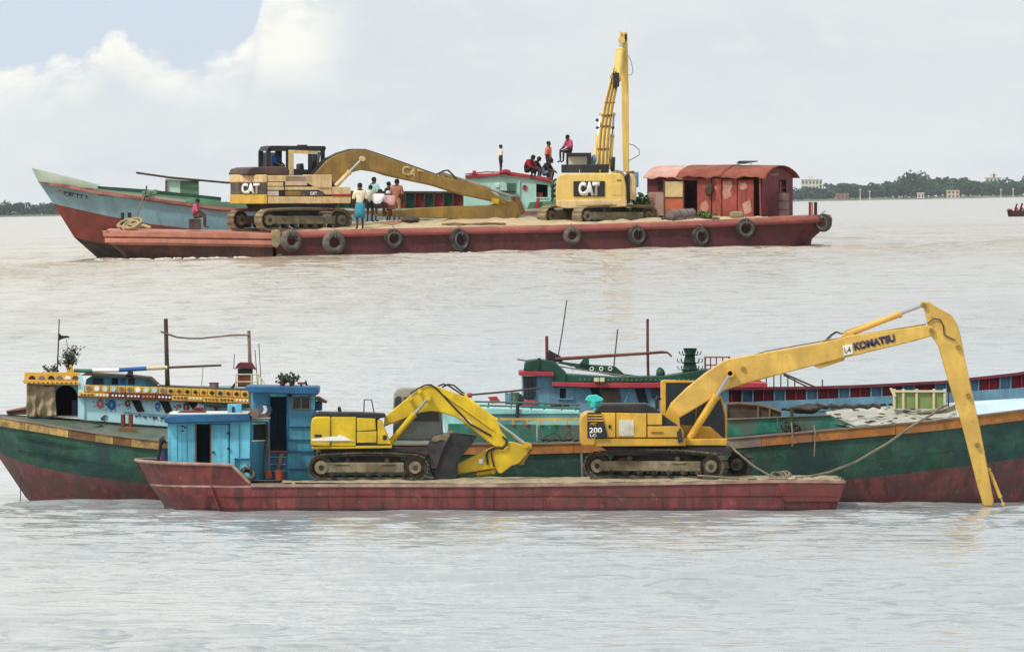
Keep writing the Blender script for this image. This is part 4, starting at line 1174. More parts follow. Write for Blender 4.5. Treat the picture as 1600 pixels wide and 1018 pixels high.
# painted pole, posts, boom, flag and tower on the painted boat
e = thing('steering_pole', 'long pole striped green white blue and cream lying above the painted cabin roof', 'pole', B.p(225, 2.6, 578))
for x0, x1, y0, y1, m, r in ((111, 140, 580.5, 581, M_teal, .055), (140, 182, 580, 580, M_lwhite, .055), (182, 225, 579.5, 577, M_fblue, .06), (225, 258, 577, 575.5, M_cream, .055), (258, 343, 575.5, 572, M_wood_d, .035)):
    MB().tube(B, [(x0, 2.3, y0), (x1, 2.3, y1)], [r, r if r > .04 else .03], 8).build('pole_section', m, e)
MB().prism(B, [(192, 591), (197, 580), (204, 580), (204, 591)], 2.2, 2.5).build('support', M_char, e)
MB().tube(B, [(115, 2.3, 581), (112, 2.3, 588)], .03, 6).build('support', M_wood_d, e)
MB().tube(B, [(314, 2.3, 573), (311.5, 2.3, 608)], .016, 6).build('support', M_steel, e)
pole('mast_post', 'tall dark wooden post above the painted cabin, carrying a sagging boom', B, [(258, 2.6, 610), (256.5, 2.6, 560), (255, 2.6, 499)], [.07, .06, .055], M_wood_d)
pole('mast_post', 'shorter grey post behind the small red roofed tower', B, [(388, 3.2, 612), (386.5, 3.2, 560), (385, 3.2, 518)], [.055, .05, .045], M_greyw)
pole('sagging_boom', 'thin bent boom slung between two posts over the painted boat', B, [(247, 2.55, 519), (256, 2.55, 522.5), (272, 2.7, 528), (290, 2.8, 530), (310, 2.9, 530), (335, 3.0, 527.5), (360, 3.1, 525), (386, 3.15, 525)], .026, M_greyw)
e = thing('flag', 'small dark flag on a thin mast over the forward cabin roof', 'flag', B.p(85, 3, 588))
MB().tube(B, [(83, 3, 588), (85, 3, 545), (86.5, 3, 500)], [.025, .022, .016], 6).build('flagpole', M_wood_d, e)
mb = MB(); rows = [[B.p(x, 3 + .05 * math.sin(x * .8), y0), B.p(x, 3 + .05 * math.sin(x * .8 + 1), y1)] for x, y0, y1 in ((86, 521, 534), (89, 525, 532), (93, 526, 530.5), (97, 526, 529.5), (101, 526.5, 529.5), (103, 528, 529))]
mb.loft(rows); mb.build('cloth', M_char, e)
plant('roof_shrub', 'bare bushy shrub growing on the forward cabin roof beside the flag', B.p(103, 3, 586), .75, .42, 34, M_leafd, 4, None, leaf=.09)
plant('roof_shrub', 'low weeds on the left of the forward cabin roof', B.p(74, 3, 588), .28, .30, 16, M_leafd, 6, None, leaf=.08)
pole('bare_stalk', 'thin bare stalks rising from the shrub on the forward cabin', B, [(101, 3, 575), (103, 3, 555), (108, 3, 542)], .012, M_wood_d, 'plant')
pole('bamboo_stick', 'thin stick leaning beside the flag mast', B, [(102, 3, 565), (98, 3, 532)], .009, M_wood_d, 'stick')
e = thing('roof_tower', 'little tower with dark red roof and pale railing on the painted boat', 'tower', B.p(380, 3.2, 610))
MB().box(B, 368, 391, 2.8, 3.6, 578, 606).build('tower_body', M_dgreen, e)
MB().prism(B, [(363, 579), (368, 570), (371, 568), (390, 568.5), (397, 580), (392, 578), (368, 577)], 2.6, 3.8).build('tower_roof', M_shedd, e, .01)
MB().box(B, 368.5, 391, 2.74, 2.8, 588, 604).build('tower_door', M_brown, e)
mb = MB()
for x in (365.5, 390, 401): mb.tube(B, [(x, 2.4, 608), (x, 2.4, 586)], .02, 6)
for y in (586.5, 598): mb.tube(B, [(365.5, 2.4, y), (401, 2.4, y)], .02, 6)
mb.tube(B, [(401, 2.4, 586), (411, 2.4, 601)], .02, 6)
mb.build('railing', M_cream, e)
MB().prism(B, [(356, 609), (366, 596), (368, 598), (362, 609)], 2.5, 2.6).build('brace', M_wood_d, e)
e = thing('paint_drum', 'small rusty drum on the painted cabin roof left of the tower', 'drum', B.p(331, 2.6, 610))
MB().tube(B, [(331, 2.6, 611), (331, 2.6, 600)], .13, 14).build('drum_body', M_drum, e); MB().torus(B.p(331, 2.6, 600), .13, .015, (0, 0, 1), 16, 6).build('drum_rim', M_brown, e)
for i, (p0, p1) in enumerate((((361.5, 3, 578), (362.5, 3, 555)), ((399, 3, 604), (395, 3, 548)), ((405, 3, 604), (401, 3, 538)))):
    pole('whip_aerial', ['short thin rod left of the little red roofed tower', 'thin rod with a tag right of the little tower', 'tallest thin rod right of the little tower'][i], B, [(p0[0], p0[1], p0[2]), (p1[0], p1[1], p1[2])], .011, M_wood_d, 'rod')

# hold coaming, rails and covers amidships
for x0, x1, m in ((700, 760, M_teal), (762, 838, M_teal), (840, 906, M_teal), (1136, 1215, M_teal), (1216, 1296, M_teal)):
    y0 = np.interp(x0, [700, 840, 1136, 1296], [662, 664, 655, 648]); y1 = np.interp(x1, [700, 906, 1136, 1296], [662, 664, 655, 648])
    MB().prism(B, [(x0, y0), (x1, y1), (x1, gun(x1) - 4), (x0, gun(x0) - 3)], .75, .83).build('coaming_panel', m, gb, .01)
MB().prism(B, [(1296, 648), (1350, 671), (1346, 674), (1296, 674)], .76, .83).build('coaming_panel', M_teal, gb)
strip(B, 780, 912, lambda x: 653.5, 3.2, lambda x: .7, .12, 2).build('hold_rail', M_ygold, gb)
strip(B, 1136, 1300, lambda x: 654.5 - (x - 1136) * .042, 1.6, lambda x: .68, .12, 4).build('hold_rail', M_greyw, gb)
for x in (800, 822, 843, 865, 885, 906): MB().box(B, x, x + 3, .68, .74, 656.5, 664).build('rail_post', M_ygold, gb)
mb = MB(); rows = []
for x in (1137, 1160, 1185, 1205, 1222):
    y = np.interp(x, [1137, 1160, 1185, 1205, 1222], [633, 632.5, 634.5, 638.5, 644]); rows.append([B.p(x, 1.2, 654), B.p(x, 1.2, y), B.p(x, 4.5, y - 1)])
mb.loft(rows); mb.build('hold_hood', M_wood_d, gb)
mb = MB(); mb.tube(B, [(1137, 1.15, 632), (1160, 1.15, 631.5), (1185, 1.15, 633.5), (1205, 1.15, 638), (1222, 1.15, 644)], .03, 6)
for x, y in ((1137, 632), (1186, 634), (1204, 638)): mb.tube(B, [(x, 1.15, y), (x, 1.15, 655)], .025, 6)
mb.build('hood_frame', M_wood, gb)
mb = mound(B, [(1296, .8, 660, 4, 646, 1), (1345, .5, 671, 4, 641, 2), (1420, .35, 662, 4.5, 637, 3), (1500, .4, 655, 4.5, 633, 3)], 8, .05)
o = mb.build('flecked_cover', M_tarp, gb); o['label'] = 'whitish flecked cover'
mbf = MB(); rf = random.Random(3)
for i in range(70):
    q = rf.choice(mb.v); d = rf.uniform(.025, .07)
    mbf.blob(q + Vector((rf.uniform(-.3, .3), -.02, .01)), d * 1.8, d, d * .3, i, 0, .5, 4)
o = mbf.build('cover_litter', M_rope_d, gb); o['kind'] = 'stuff'
mb = mound(B, [(1498, .4, 655, 4.5, 632, 3), (1600, 1.0, 645, 4.5, 626, 2), (1690, 2.0, 633, 4.4, 620, 1)], 9, .01)
mb.build('pale_deck_cover', M_pale, gb)
e = thing('wooden_bin', 'lime green wooden bin with cream posts on the green boat deck', 'bin', B.p(1442, 2.6, 640))
for i, (x0, x1) in enumerate(((1402, 1413), (1416, 1434), (1438, 1462), (1465, 1478))): MB().box(B, x0, x1, 2.1, 2.18, 614, 640).build('panel', M_bin, e, .008)
for x in (1399, 1413, 1434, 1461, 1478): MB().box(B, x, x + 4, 2.04, 2.16, 609, 641).build('post', M_cream, e, .01)
MB().box(B, 1400, 1482, 2.02, 2.12, 611, 614.5).build('top_rail', M_cream, e, .01)
MB().prism(B, [(1393, 608), (1397, 607), (1404, 620), (1400, 622)], 2.0, 2.1).build('brace', M_cream, e)
MB().box(B, 1402, 1480, 3.2, 3.28, 613, 640).build('panel', M_bin, e); MB().box(B, 1400, 1404, 2.18, 3.2, 613, 640).build('panel', M_bin, e); MB().box(B, 1478, 1482, 2.18, 3.2, 613, 640).build('panel', M_bin, e)
pole('gunwale_rope', 'rope hanging over the grey gunwale right of the amber excavator, left one', B, [(1237, .2, 660), (1238, -.1, 676), (1238, -.12, 697)], .02, M_rope, 'rope')
pole('gunwale_rope', 'rope hanging over the orange gunwale right of the amber excavator, right one', B, [(1272, .2, 664), (1274, -.1, 676), (1272, -.12, 712)], .02, M_rope, 'rope')
mb = MB(); rnd = random.Random(4)
for i in range(9): mb.torus(B.p(1236 + rnd.uniform(-9, 9), .35 + rnd.uniform(-.1, .2), 668 + rnd.uniform(-4, 4)), rnd.uniform(.08, .15), .025, (rnd.uniform(-1, 1), -1, rnd.uniform(-1, 1)), 14, 6)
mb.tube(B, [(1237, .4, 676), (1238, .4, 636)], .05, 8)
single(mb, 'rope_bundle', 'dark rope wound round a post on the green boat coaming', 'rope', M_rope_d, B.p(1236, .35, 676))
mb = MB()
for i in range(3): mb.tube(B, [(1435, .9 + i * .12, 645 + i), (1455, .8 + i * .1, 644.5 + i), (1480, .7, 640 + i * 2), (1494, .7, 633 + i * 3)], .03, 6)
single(mb, 'rope_bundle', 'three ropes lying together on the pale deck by the dipping arm', 'rope', M_rope, B.p(1460, .8, 648))
pole('hanging_hook', 'thin chain with a ring hanging beside the top of the dipping arm', B, [(1483, 1.0, 582), (1484, 1.0, 600), (1484, 1.0, 636)], .018, M_black, 'chain')
mb = MB(); rnd = random.Random(14)
for i in range(5): mb.tube(B, [(1270 + i * 22, 1.6 + .1 * i, 638), (1278 + i * 22, 1.5, 634 + rnd.uniform(-1, 1)), (1290 + i * 22, 1.6, 637)], .06, 7)
mb.blob(B.p(1262, 1.7, 640), .45, .3, .12, 4, 0, .4)
single(mb, 'net_heap', 'dark heap of netting behind the teal coaming', 'net', M_rope_d, B.p(1275, 1.6, 642))
mb = MB()
for i in range(6): mb.blob(B.p(850 + i * 10, .45, 686 + (i % 2)), .09, .08, .05, i, 0, .4, 6)
mb.tube(B, [(842, .5, 687), (866, .5, 676), (880, .5, 686), (890, .5, 674), (893, .5, 688)], .018, 6)
single(mb, 'rope_bundle', 'loose ropes on the gunwale left of the amber excavator counterweight', 'rope', M_rope_d, B.p(868, .45, 688))
pole('gunwale_rope', 'frayed rope hanging down the dark green hull left of the amber excavator', B, [(908, .2, 694), (909, -.05, 720), (910, -.05, 746)], .03, M_rope, 'rope')
pole('anchor_line', 'thin line from the green bow straight down into the water at far left', B, [(27, 2.3, 738), (27, 2.3, 812)], .012, M_wood_d, 'rope')

# ------------------------------------------------------------------ low turquoise boat between the others
T = PX(359.5)
tb = thing('turquoise_boat', 'low turquoise boat with teal pipe railing behind the bright yellow excavator', 'boat', T.p(860, 1, 790))
hull(tb, T, [[(690, .2, 646), (700, .15, 700), (720, .1, 800)], [(740, 1, 645), (745, .9, 700), (755, .7, 800)], [(860, 1.2, 646), (860, 1.15, 700), (860, 1, 800)], [(1010, 1.1, 648), (1008, 1, 700), (1005, .9, 800)]], 1.2, [M_turq], [0, 0])
MB().prism(T, [(722, 643), (760, 637), (905, 642), (905, 646.5), (722, 647)], -.06, 2.2).build('deck_edge', M_turq, tb, .02)
mb = MB()
for y0, y1 in ((627, 632), (633, 638)): mb.tube(T, [(735, .1, y0), (830, .1, y0 + 2), (906, .1, y1)], .03, 6)
for x in (740, 764, 800, 832, 852, 880, 902): mb.tube(T, [(x, .1, 628), (x - 3, .1, 645)], .025, 6)
mb.build('railing', M_teal, tb)
MB().tube(T, [(733, .3, 617), (800, .3, 611), (845, .3, 606)], .028, 7).build('tiller_pole', M_wood_d, tb)
MB().tube(T, [(730, .3, 618), (737, .3, 617)], .07, 8).build('pole_collar', M_coral, tb)
MB().prism(T, [(762, 620), (776, 619), (783, 629), (768, 630)], .2, .5).build('seat_board', M_coral, tb, .01)
MB().tube(T, [(795, .4, 632), (795, .4, 614)], .11, 10).build('engine_cylinder', M_slate, tb)
MB().tube(T, [(805, .4, 632), (805, .4, 613)], .13, 10).build('engine_cylinder', M_teal, tb)
MB().blob(T.p(812, .4, 625), .12, .12, .16, 2, 0, .2, 7).build('engine_block', M_black, tb)
MB().tube(T, [(808, -.1, 655), (809, -.1, 630)], .05, 8).build('mooring_post', M_black, tb)
MB().box(T, 860, 890, .2, .6, 632.5, 635).build('thwart', M_black, tb)

# ------------------------------------------------------------------ slate blue cargo boat at the back right
S = PX(363.0)
sb = thing('cargo_boat', 'slate blue cargo boat with dark green roof and crimson bulwark panels, behind the green boat', 'boat', S.p(1200, 3, 780))
stp = interp([(815, 650), (1000, 648), (1140, 640), (1222, 643), (1390, 638), (1600, 625), (1760, 600)])
hull(sb, S, [[(x, h, stp(x)), (x + d * .5, h * .95, 720), (x + d, h * .8, 800)] for x, h, d in ((815, 2.6, 10), (900, 3, 0), (1200, 3, 0), (1500, 2.8, -5), (1650, 1.7, -40), (1760, .1, -110))], 3, [M_slate], [0, 0])
ptop = interp([(1130, 609), (1270, 608), (1360, 605), (1480, 599), (1600, 586), (1720, 566)])
pbot = interp([(1130, 633), (1165, 632), (1270, 628), (1399, 622), (1600, 610), (1720, 594)])
x = 1130.0; k = 0
while x < 1700:
    m = M_slate if k % 3 == 2 else M_crim
    strip(S, x + .9, x + 16.1, lambda q: ptop(q) + 3, 1, lambda q: 4.6, .05, 1)
    MB().prism(S, [(x + .8, ptop(x) + 3), (x + 16.2, ptop(x + 16.6) + 3), (x + 16.2, pbot(x + 16.6)), (x + .8, pbot(x))], 4.6, 4.66).build('bulwark_panel', m, sb)
    MB().prism(S, [(x - .9, ptop(x) + 3), (x + .9, ptop(x) + 3), (x + .9, pbot(x)), (x - .9, pbot(x))], 4.42, 4.7).build('bulwark_post', M_slate if k % 3 != 1 else M_crim, sb)
    x += 17; k += 1
strip(S, 1128, 1715, lambda q: ptop(q) - 1, 4.5, lambda q: 4.35, .4, 20).build('bulwark_rail', M_shedd, sb)
strip(S, 1128, 1715, lambda q: pbot(q) - .5, 16, lambda q: 4.3, .4, 20).build('side_deck', M_slate, sb)
for x in range(1226, 1400, 13): MB().prism(S, [(x, pbot(x) + 11.5), (x + 9, pbot(x) + 11), (x + 9, pbot(x) + 14.5), (x, pbot(x) + 15)], 4.24, 4.32).build('freeing_port', M_char, sb)
# cabin
cb = MB().box(S, 838, 1140, 3.4, 3.5, 590, 650).build('cabin', M_slate, sb)
MB().prism(S, [(838, 588), (865, 588), (865, 606), (1140, 606), (1140, 650), (838, 650)], 1.2, 1.3).build('side_wall', M_slate, cb)
mb = MB(); rows = []
for k in range(7):
    a = math.pi / 2 * k / 6
    rows.append([S.p(838 - 23 * math.sin(a), 1.2 + 1.2 * (1 - math.cos(a)) + .0, 588), S.p(838 - 23 * math.sin(a), 1.2 + 1.2 * (1 - math.cos(a)), 650)])
rows.append([S.p(815, 3.4, 588), S.p(815, 3.4, 650)])
mb.loft(rows); mb.build('curved_front', M_slate, cb)
MB().prism(S, [(817, 588), (836, 588), (838, 600), (837.5, 616), (834, 624), (826, 626), (818, 624)], 1.12, 1.22).build('front_window', G, cb)
mb = MB()
for x in (820, 825, 830): mb.tube(S, [(x, 1.1, 588), (x, 1.1, 624)], .025, 6)
mb.build('window_bar', M_char, cb)
MB().box(S, 813, 838, 1.02, 1.16, 626, 634).build('coral_board', M_coral, cb, .01)
MB().prism(S, [(810, 580), (866, 581), (866, 588.5), (811, 587)], .9, 3.8).build('roof_trim', M_coral, cb, .015)
MB().prism(S, [(863, 597), (950, 599), (1145, 597), (1200, 599), (1200, 606), (950, 606.5), (863, 604)], .95, 3.8).build('roof_trim', M_coral, cb, .015)
MB().prism(S, [(818, 580), (820, 567), (826, 563.5), (842, 562), (866, 565), (885, 583), (885, 598), (866, 597), (866, 581)], 1.0, 3.7).build('roof_block', M_dgreen, cb, .03)
MB().prism(S, [(885, 585), (960, 590), (1040, 588), (1100, 578), (1145, 577), (1145, 597), (950, 599), (866, 597)], 1.05, 3.6).build('roof_parapet', M_dgreen, cb, .02)
MB().prism(S, [(868, 568), (885, 571), (903, 577), (960, 588), (1000, 588), (976, 585), (962, 573), (905, 569), (880, 566)], 1.6, 1.72).build('roof_arch', M_dgreen, cb, .01)
for x in (896, 925, 940, 954): MB().torus(S.p(x, 1.57, 577), .05, .017, (0, -1, 0), 12, 6, flat=.7).build('porthole', M_white, cb)
MB().prism(S, [(906, 569), (913, 560), (921, 560), (921, 571)], 1.5, 1.62).build('roof_fin', M_dgreen, cb)
MB().tube(S, [(852, 1.2, 569), (900, 1.2, 577), (980, 1.2, 588)], .022, 6).build('roof_rail', M_greyw, cb)
mb = MB()
for k in range(26):
    cx = 905 + k * 7.4; cy = 594 - .4 * math.sin(k); mb.prism(S, [(cx, cy), (cx + 1.6, cy - 2.6), (cx + 3, cy), (cx + 1.4, cy + 1)], 1.02, 1.06)
mb.build('painted_beads', M_grn2, cb)
f = MB(); 
for a0, a1, c0, c1 in ((872, 875, 605, 625), (893, 896, 605, 625), (875, 893, 605, 607), (875, 893, 623, 625)): f.box(S, a0, a1, 1.12, 1.22, c0, c1)
f = f.build('window_frame', M_slate, cb); MB().box(S, 875, 884, 1.15, 1.19, 607, 623).build('window_pane', M_dark, f); MB().box(S, 884.5, 893, 1.14, 1.19, 607, 623).build('shutter', M_slate, f)
for pts, m in (([(922, 607), (937, 607), (941, 621), (928, 621)], M_dark), ([(940, 605), (966, 605), (973, 630), (942, 630)], M_wood_d), ([(993, 608), (1008, 608), (1013, 630), (999, 630)], M_dark), ([(1017, 608), (1034, 608), (1034, 622), (1019, 622)], M_navy)):
    MB().prism(S, pts, 1.14, 1.22).build('slanted_window', m, cb)
mb = MB(); mb.tube(S, [(906, 1.12, 607), (918, 1.12, 622), (921, 1.12, 632)], .02, 6); mb.tube(S, [(985, 1.12, 608), (976, 1.12, 632)], .02, 6); mb.build('wall_stay', M_slate, cb)
for x in (929, 938): MB().box(S, x - .5, x + 7, .8, .95, 590.5, 597).build('floodlight', M_cream, cb, .01)
# mast, rods, boom, tiered funnel and cage on its roof
for i, (nm, lab, pts, r) in enumerate((('mast_post', 'short dark red post at the left end of the dark green roof', [(855, 2, 568), (854.5, 2, 526)], .045),
                                       ('whip_aerial', 'tall leaning whip aerial on the dark green roof', [(872, 2, 560), (879, 2, 520), (886, 2, 470)], .016),
                                       ('whip_aerial', 'thin rod in the middle of the dark green roof', [(960, 2, 574), (963, 2, 545), (966, 2, 515)], .018),
                                       ('mast_post', 'upright red brown mast right of the middle of the dark green roof', [(1014, 2, 590), (1013, 2, 540), (1013, 2, 499)], .04))):
    pole(nm, lab, S, pts, r, M_brown if 'mast' in nm else M_wood_d, 'mast' if 'mast' in nm else 'aerial')
pole('cargo_boom', 'long dark red boom lying above the dark green roof with a drooping tip', S, [(868, 1.8, 562), (900, 1.8, 560), (960, 1.8, 556), (1010, 1.8, 553), (1035, 1.8, 551), (1044, 1.8, 551.5), (1051, 1.8, 558)], [.05, .05, .045, .04, .04, .03, .025], M_brown, 'boom')
MB().prism(S, [(855, 566), (858, 547), (866, 552), (876, 557), (880, 567)], 1.8, 2.1).build('boom_stand', M_char, cb, .02)
MB().prism(S, [(833, 580), (840, 560), (845, 559), (841, 580)], .95, 1.05).build('roof_brace', M_dgreen, cb)
MB().tube(S, [(808, 1.5, 562), (820, 1.5, 564), (836, 1.5, 566)], .02, 6).build('roof_rod', M_wood_d, cb)
MB().blob(S.p(1033, 2, 585), .13, .13, .18, 5, 0, .1, 8).build('roof_dome', M_dgreen, cb)
e = thing('tiered_funnel', 'dark green tiered funnel with a flared crown on the slate blue boat', 'funnel', S.p(1080, 2.2, 584))
MB().tube(S, [(1080, 2.2, 584), (1080, 2.2, 575), (1079, 2.2, 566), (1080, 2.2, 556), (1080, 2.2, 546)], [.24, .2, .17, .14, .2], 14).build('stack', M_dgreen, e)
for y, r in ((579, .30), (567.5, .31), (555.5, .26), (545, .22)): MB().tube(S, [(1080, 2.2, y + 1.3), (1080, 2.2, y)], [r * .7, r], 16).build('tier_ring', M_dgreen, e)
mb = MB()
for y, r in ((579, .30), (567.5, .31), (555.5, .26)):
    for k in range(8):
        a = k * math.pi / 4; c = S.p(1080, 2.2, y); q = c + Vector((math.cos(a) * r, math.sin(a) * r, 0)); mb.tube(WORLD, [tuple(q), tuple(q + Vector((math.cos(a) * .05, math.sin(a) * .05, .05))), tuple(q + Vector((math.cos(a) * .05, math.sin(a) * .05, .11)))], .014, 5)
mb.build('curled_hooks', M_dgreen, e)
e = thing('pipe_cage', 'dark red pipe cage on the slate blue boat roof left of the amber boom', 'railing', S.p(1122, 2, 588))
mb = MB()
for x in (1104, 1112, 1121, 1131, 1142): mb.tube(S, [(x, 2, 598), (x, 2, 559)], .02, 6)
for y in (559, 571.5, 584): mb.tube(S, [(1104, 2, y), (1142, 2, y)], .02, 6)
for x in (1104, 1142):
    mb.tube(S, [(x, 2, 559), (x, 3, 559), (x, 3, 598)], .02, 6)
mb.build('pipes', M_brown, e)
e = thing('gangway_railing', 'sloping dark pipe railing in front of the crimson bulwark under the amber boom', 'railing', S.p(1225, 3.4, 609))
mb = MB(); mb.tube(S, [(1222, 3.4, 583), (1278, 3.4, 607)], .03, 6); mb.tube(S, [(1228, 3.4, 588), (1268, 3.4, 608)], .025, 6)
for x in (1190, 1201, 1213, 1224, 1235, 1246): mb.tube(S, [(x, 3.4, 609), (x, 3.4, np.interp(x, [1190, 1222, 1278], [586, 583, 607]))], .02, 6)
mb.tube(S, [(1188, 3.4, 587), (1222, 3.4, 583)], .025, 6)
mb.build('bars', M_wood_d, e)
MB().prism(S, [(1168, 598), (1175, 594), (1192, 596), (1198, 604), (1196, 609), (1168, 609)], 3.0, 3.6).build('roof_hump', M_coral, cb, .02)
MB().tube(S, [(1291, 4.5, 606), (1291, 4.5, 596)], .02, 6).build('rail_pin', M_char, sb)


# ================================================================== UPPER GROUP
# ------------------------------------------------------------------ maroon barge with tyre fenders
U = PX(526.0)
ub = thing('flat_barge', 'long maroon flat barge hung with tyres carrying two excavators and a red shed', 'barge', U.p(720, 4.5, 400))
ud = interp([(155, 360), (250, 361), (425, 364), (440, 363), (600, 359), (750, 356), (900, 352.5), (1100, 346), (1250, 339), (1300, 337)])
st = []
for x, hd, dx, hb in ((157, 3.4, 42, 2.6), (166, 4.0, 40, 3.2), (200, 4.4, 18, 4.0), (300, 4.5, 4, 4.3), (426, 4.5, 0, 4.4), (440, 4.5, 0, 4.4), (700, 4.5, 0, 4.45), (900, 4.5, 0, 4.45), (1100, 4.5, 0, 4.45), (1240, 4.5, -10, 4.3), (1275, 4.3, -26, 4.0), (1300, 3.8, -40, 3.2)):
    c = ud(x)
    st.append([(x, hd, c), (x + dx * .15, hd, c + 12), (x + dx * .35, hd - .06, c + 22), (x + dx * .75, hb + .05, c + 36), (x + dx, hb, 422)])
mb = MB(); rows = []
hull(ub, U, [s for s in st if s[0][0] < 430], 4.5, [M_salmon, paint('dirty brown hull foot', '#5c3c36', .6, .35, .8, '#34282a', .6, '#2a2224')], [0, 0, 1, 1], 'fore_hull')
hull(ub, U, [s for s in st if s[0][0] > 430], 4.5, [M_maroon], [0, 0, 0, 0], 'hull')
uh = interp([(157, 1.1), (166, .5), (200, .1), (300, 0), (1240, 0), (1275, .2), (1300, .7)])
strip(U, 160, 426, lambda x: ud(x) + .5, 9, lambda x: uh(x) - .12, .3, 16).build('rubbing_rail', M_salmon, ub, .03)
strip(U, 163, 426, lambda x: ud(x) + 12, 7, lambda x: uh(x) - .14, .3, 16).build('rubbing_rail', M_salmon, ub, .03)
strip(U, 440, 1298, lambda x: ud(x) - 2, 3.2, lambda x: uh(x) - .02, 1.0, 40).build('deck_edge', M_salmon, ub)
rows = []
for i in range(61):
    x = 440 + (1298 - 440) * i / 60
    rows.append((x, uh(x) - .06, ud(x) + 5.5))
MB().tube(U, rows, .13, 10).build('rubbing_rail', M_pinkrim, ub)
MB().prism(U, [(424, 360), (433, 358), (439, 362), (440, 380), (432, 388), (425, 384)], -.22, .5).build('corner_fender', M_mudl, ub, .04)
rows = []
for x in (165, 200, 300, 430, 600, 800, 1000, 1200, 1295):
    rows.append([U.p(x, uh(x) + .1, ud(x)), U.p(x, 4.5, ud(x) - 3), U.p(x, 8.8, ud(x) - 2)])
MB().loft(rows).build('deck', M_salmon, ub)
mb = mound(U, [(440, .6, 362, 8.5, 352, 2), (560, .4, 359, 8.5, 348, 4), (640, .25, 356.5, 8.5, 344, 5), (760, .3, 354, 8.5, 341, 5), (860, .3, 352, 8.5, 340, 4), (1000, .3, 348, 8.5, 339, 3), (1130, .4, 343.5, 8.5, 336, 2), (1200, .5, 341, 8, 337, .5)], 21, .05)
o = mb.build('sand_layer', paint('pale dry sand', '#cdbb98', .95, .2, .5, '#a8967a', bump=.6), ub); o['kind'] = 'stuff'
# low stern plate seen above the right end
for i, (x, r) in enumerate(((1267, .045), (1270.5, .05), (1277, .07))):
    MB().tube(U, [(x, 2 + i * .5, 340), (x, 2 + i * .5, 315.5)], r, 8).build('stern_post', [M_brown, M_salmon, M_black][i], ub)
# tyres
for lab, x, y, R, mt, ax in (('grey tyre fender leftmost on the maroon barge, beside the tan corner fender', 455, 376, .47, M_tyre_g, (.5, -1, .12)),
                             ('grey tyre fender second from the left on the maroon barge, largest of all', 522, 379, .50, M_tyre_g, (.35, -1, .05)),
                             ('pale rimmed tyre fender third from the left, below the folded tan arm', 615, 373, .41, M_tyre, (.3, -1, 0)),
                             ('black tyre fender at the middle of the maroon barge, splashing at the waterline', 718, 375, .48, M_tyre, (.75, -1, .1)),
                             ('pale dusty tyre fender left of the right excavator tracks, on the maroon barge', 894, 368, .39, M_tyre_g, (.3, -1, 0)),
                             ('dark tyre fender below the long track of the right excavator', 995, 368, .42, M_tyre, (.6, -1, .1)),
                             ('dark low tyre fender left of the middle of the red shed, on the maroon barge', 1094, 370, .42, M_tyre, (.7, -1, .1)),
                             ('round grey tyre fender below the right part of the red shed', 1165, 357, .42, M_tyre, (.25, -1, 0)),
                             ('dark tyre fender hung on the right end of the maroon barge', 1287, 348, .38, M_tyre, (-.7, -1, 0))):
    b = uh(x) - .28
    tyre(lab, U, x, b, y, R, ax, mt)
# foam where the fenders and bow meet the water
mb = MB(); rnd = random.Random(33)
for cx, n, sp in ((722, 26, 16), (250, 14, 24), (330, 14, 26), (205, 16, 22), (640, 8, 20)):
    for i in range(n):
        x = cx + rnd.gauss(0, sp); P = U.p(x, -.3 - rnd.random() * .5, 400); z = wz(P.x, P.y) + .02
        mb.blob((P.x, P.y, z), rnd.uniform(.08, .3), .15, rnd.uniform(.02, .06), i, 0, .5, 5)
o = mb.build('wash_foam', paint('white foam', '#d8d4c8', .9, .1)); tag(o, 'small patches of pale foam along the maroon barge waterline', None, None, 'stuff')

for lab, x0, y0, x1, y1, b0, b1, m in (('pale plank propped on the sand below the folded tan arm', 598, 349, 626, 343, 2.2, 2.6, M_salmon), ('short red plank lying left of the right excavator', 786, 352, 806, 351, .5, .8, M_doro),
                                    ('weathered board leaning on the maroon rail under the long track', 980, 352, 998, 344, .2, .5, M_cream), ('brown board lying on sand near the cream shirted man', 548, 358, 588, 357, .35, .6, M_wood)):
    mb = MB(); mb.prism(U, [(x0, y0), (x1, y1), (x1, y1 + 3), (x0, y0 + 3)], b0, b1)
    single(mb, 'plank', lab, 'plank', m, U.p(x0, b0, y0 + 3), bevel=.01)
pole('deck_rope', 'brown rope snaking over the sand of the maroon barge left of the right excavator', U, [(690, 1.0, 351), (710, .8, 349.5), (735, .9, 351), (760, .7, 349), (790, .8, 350)], .05, M_wood, 'rope')
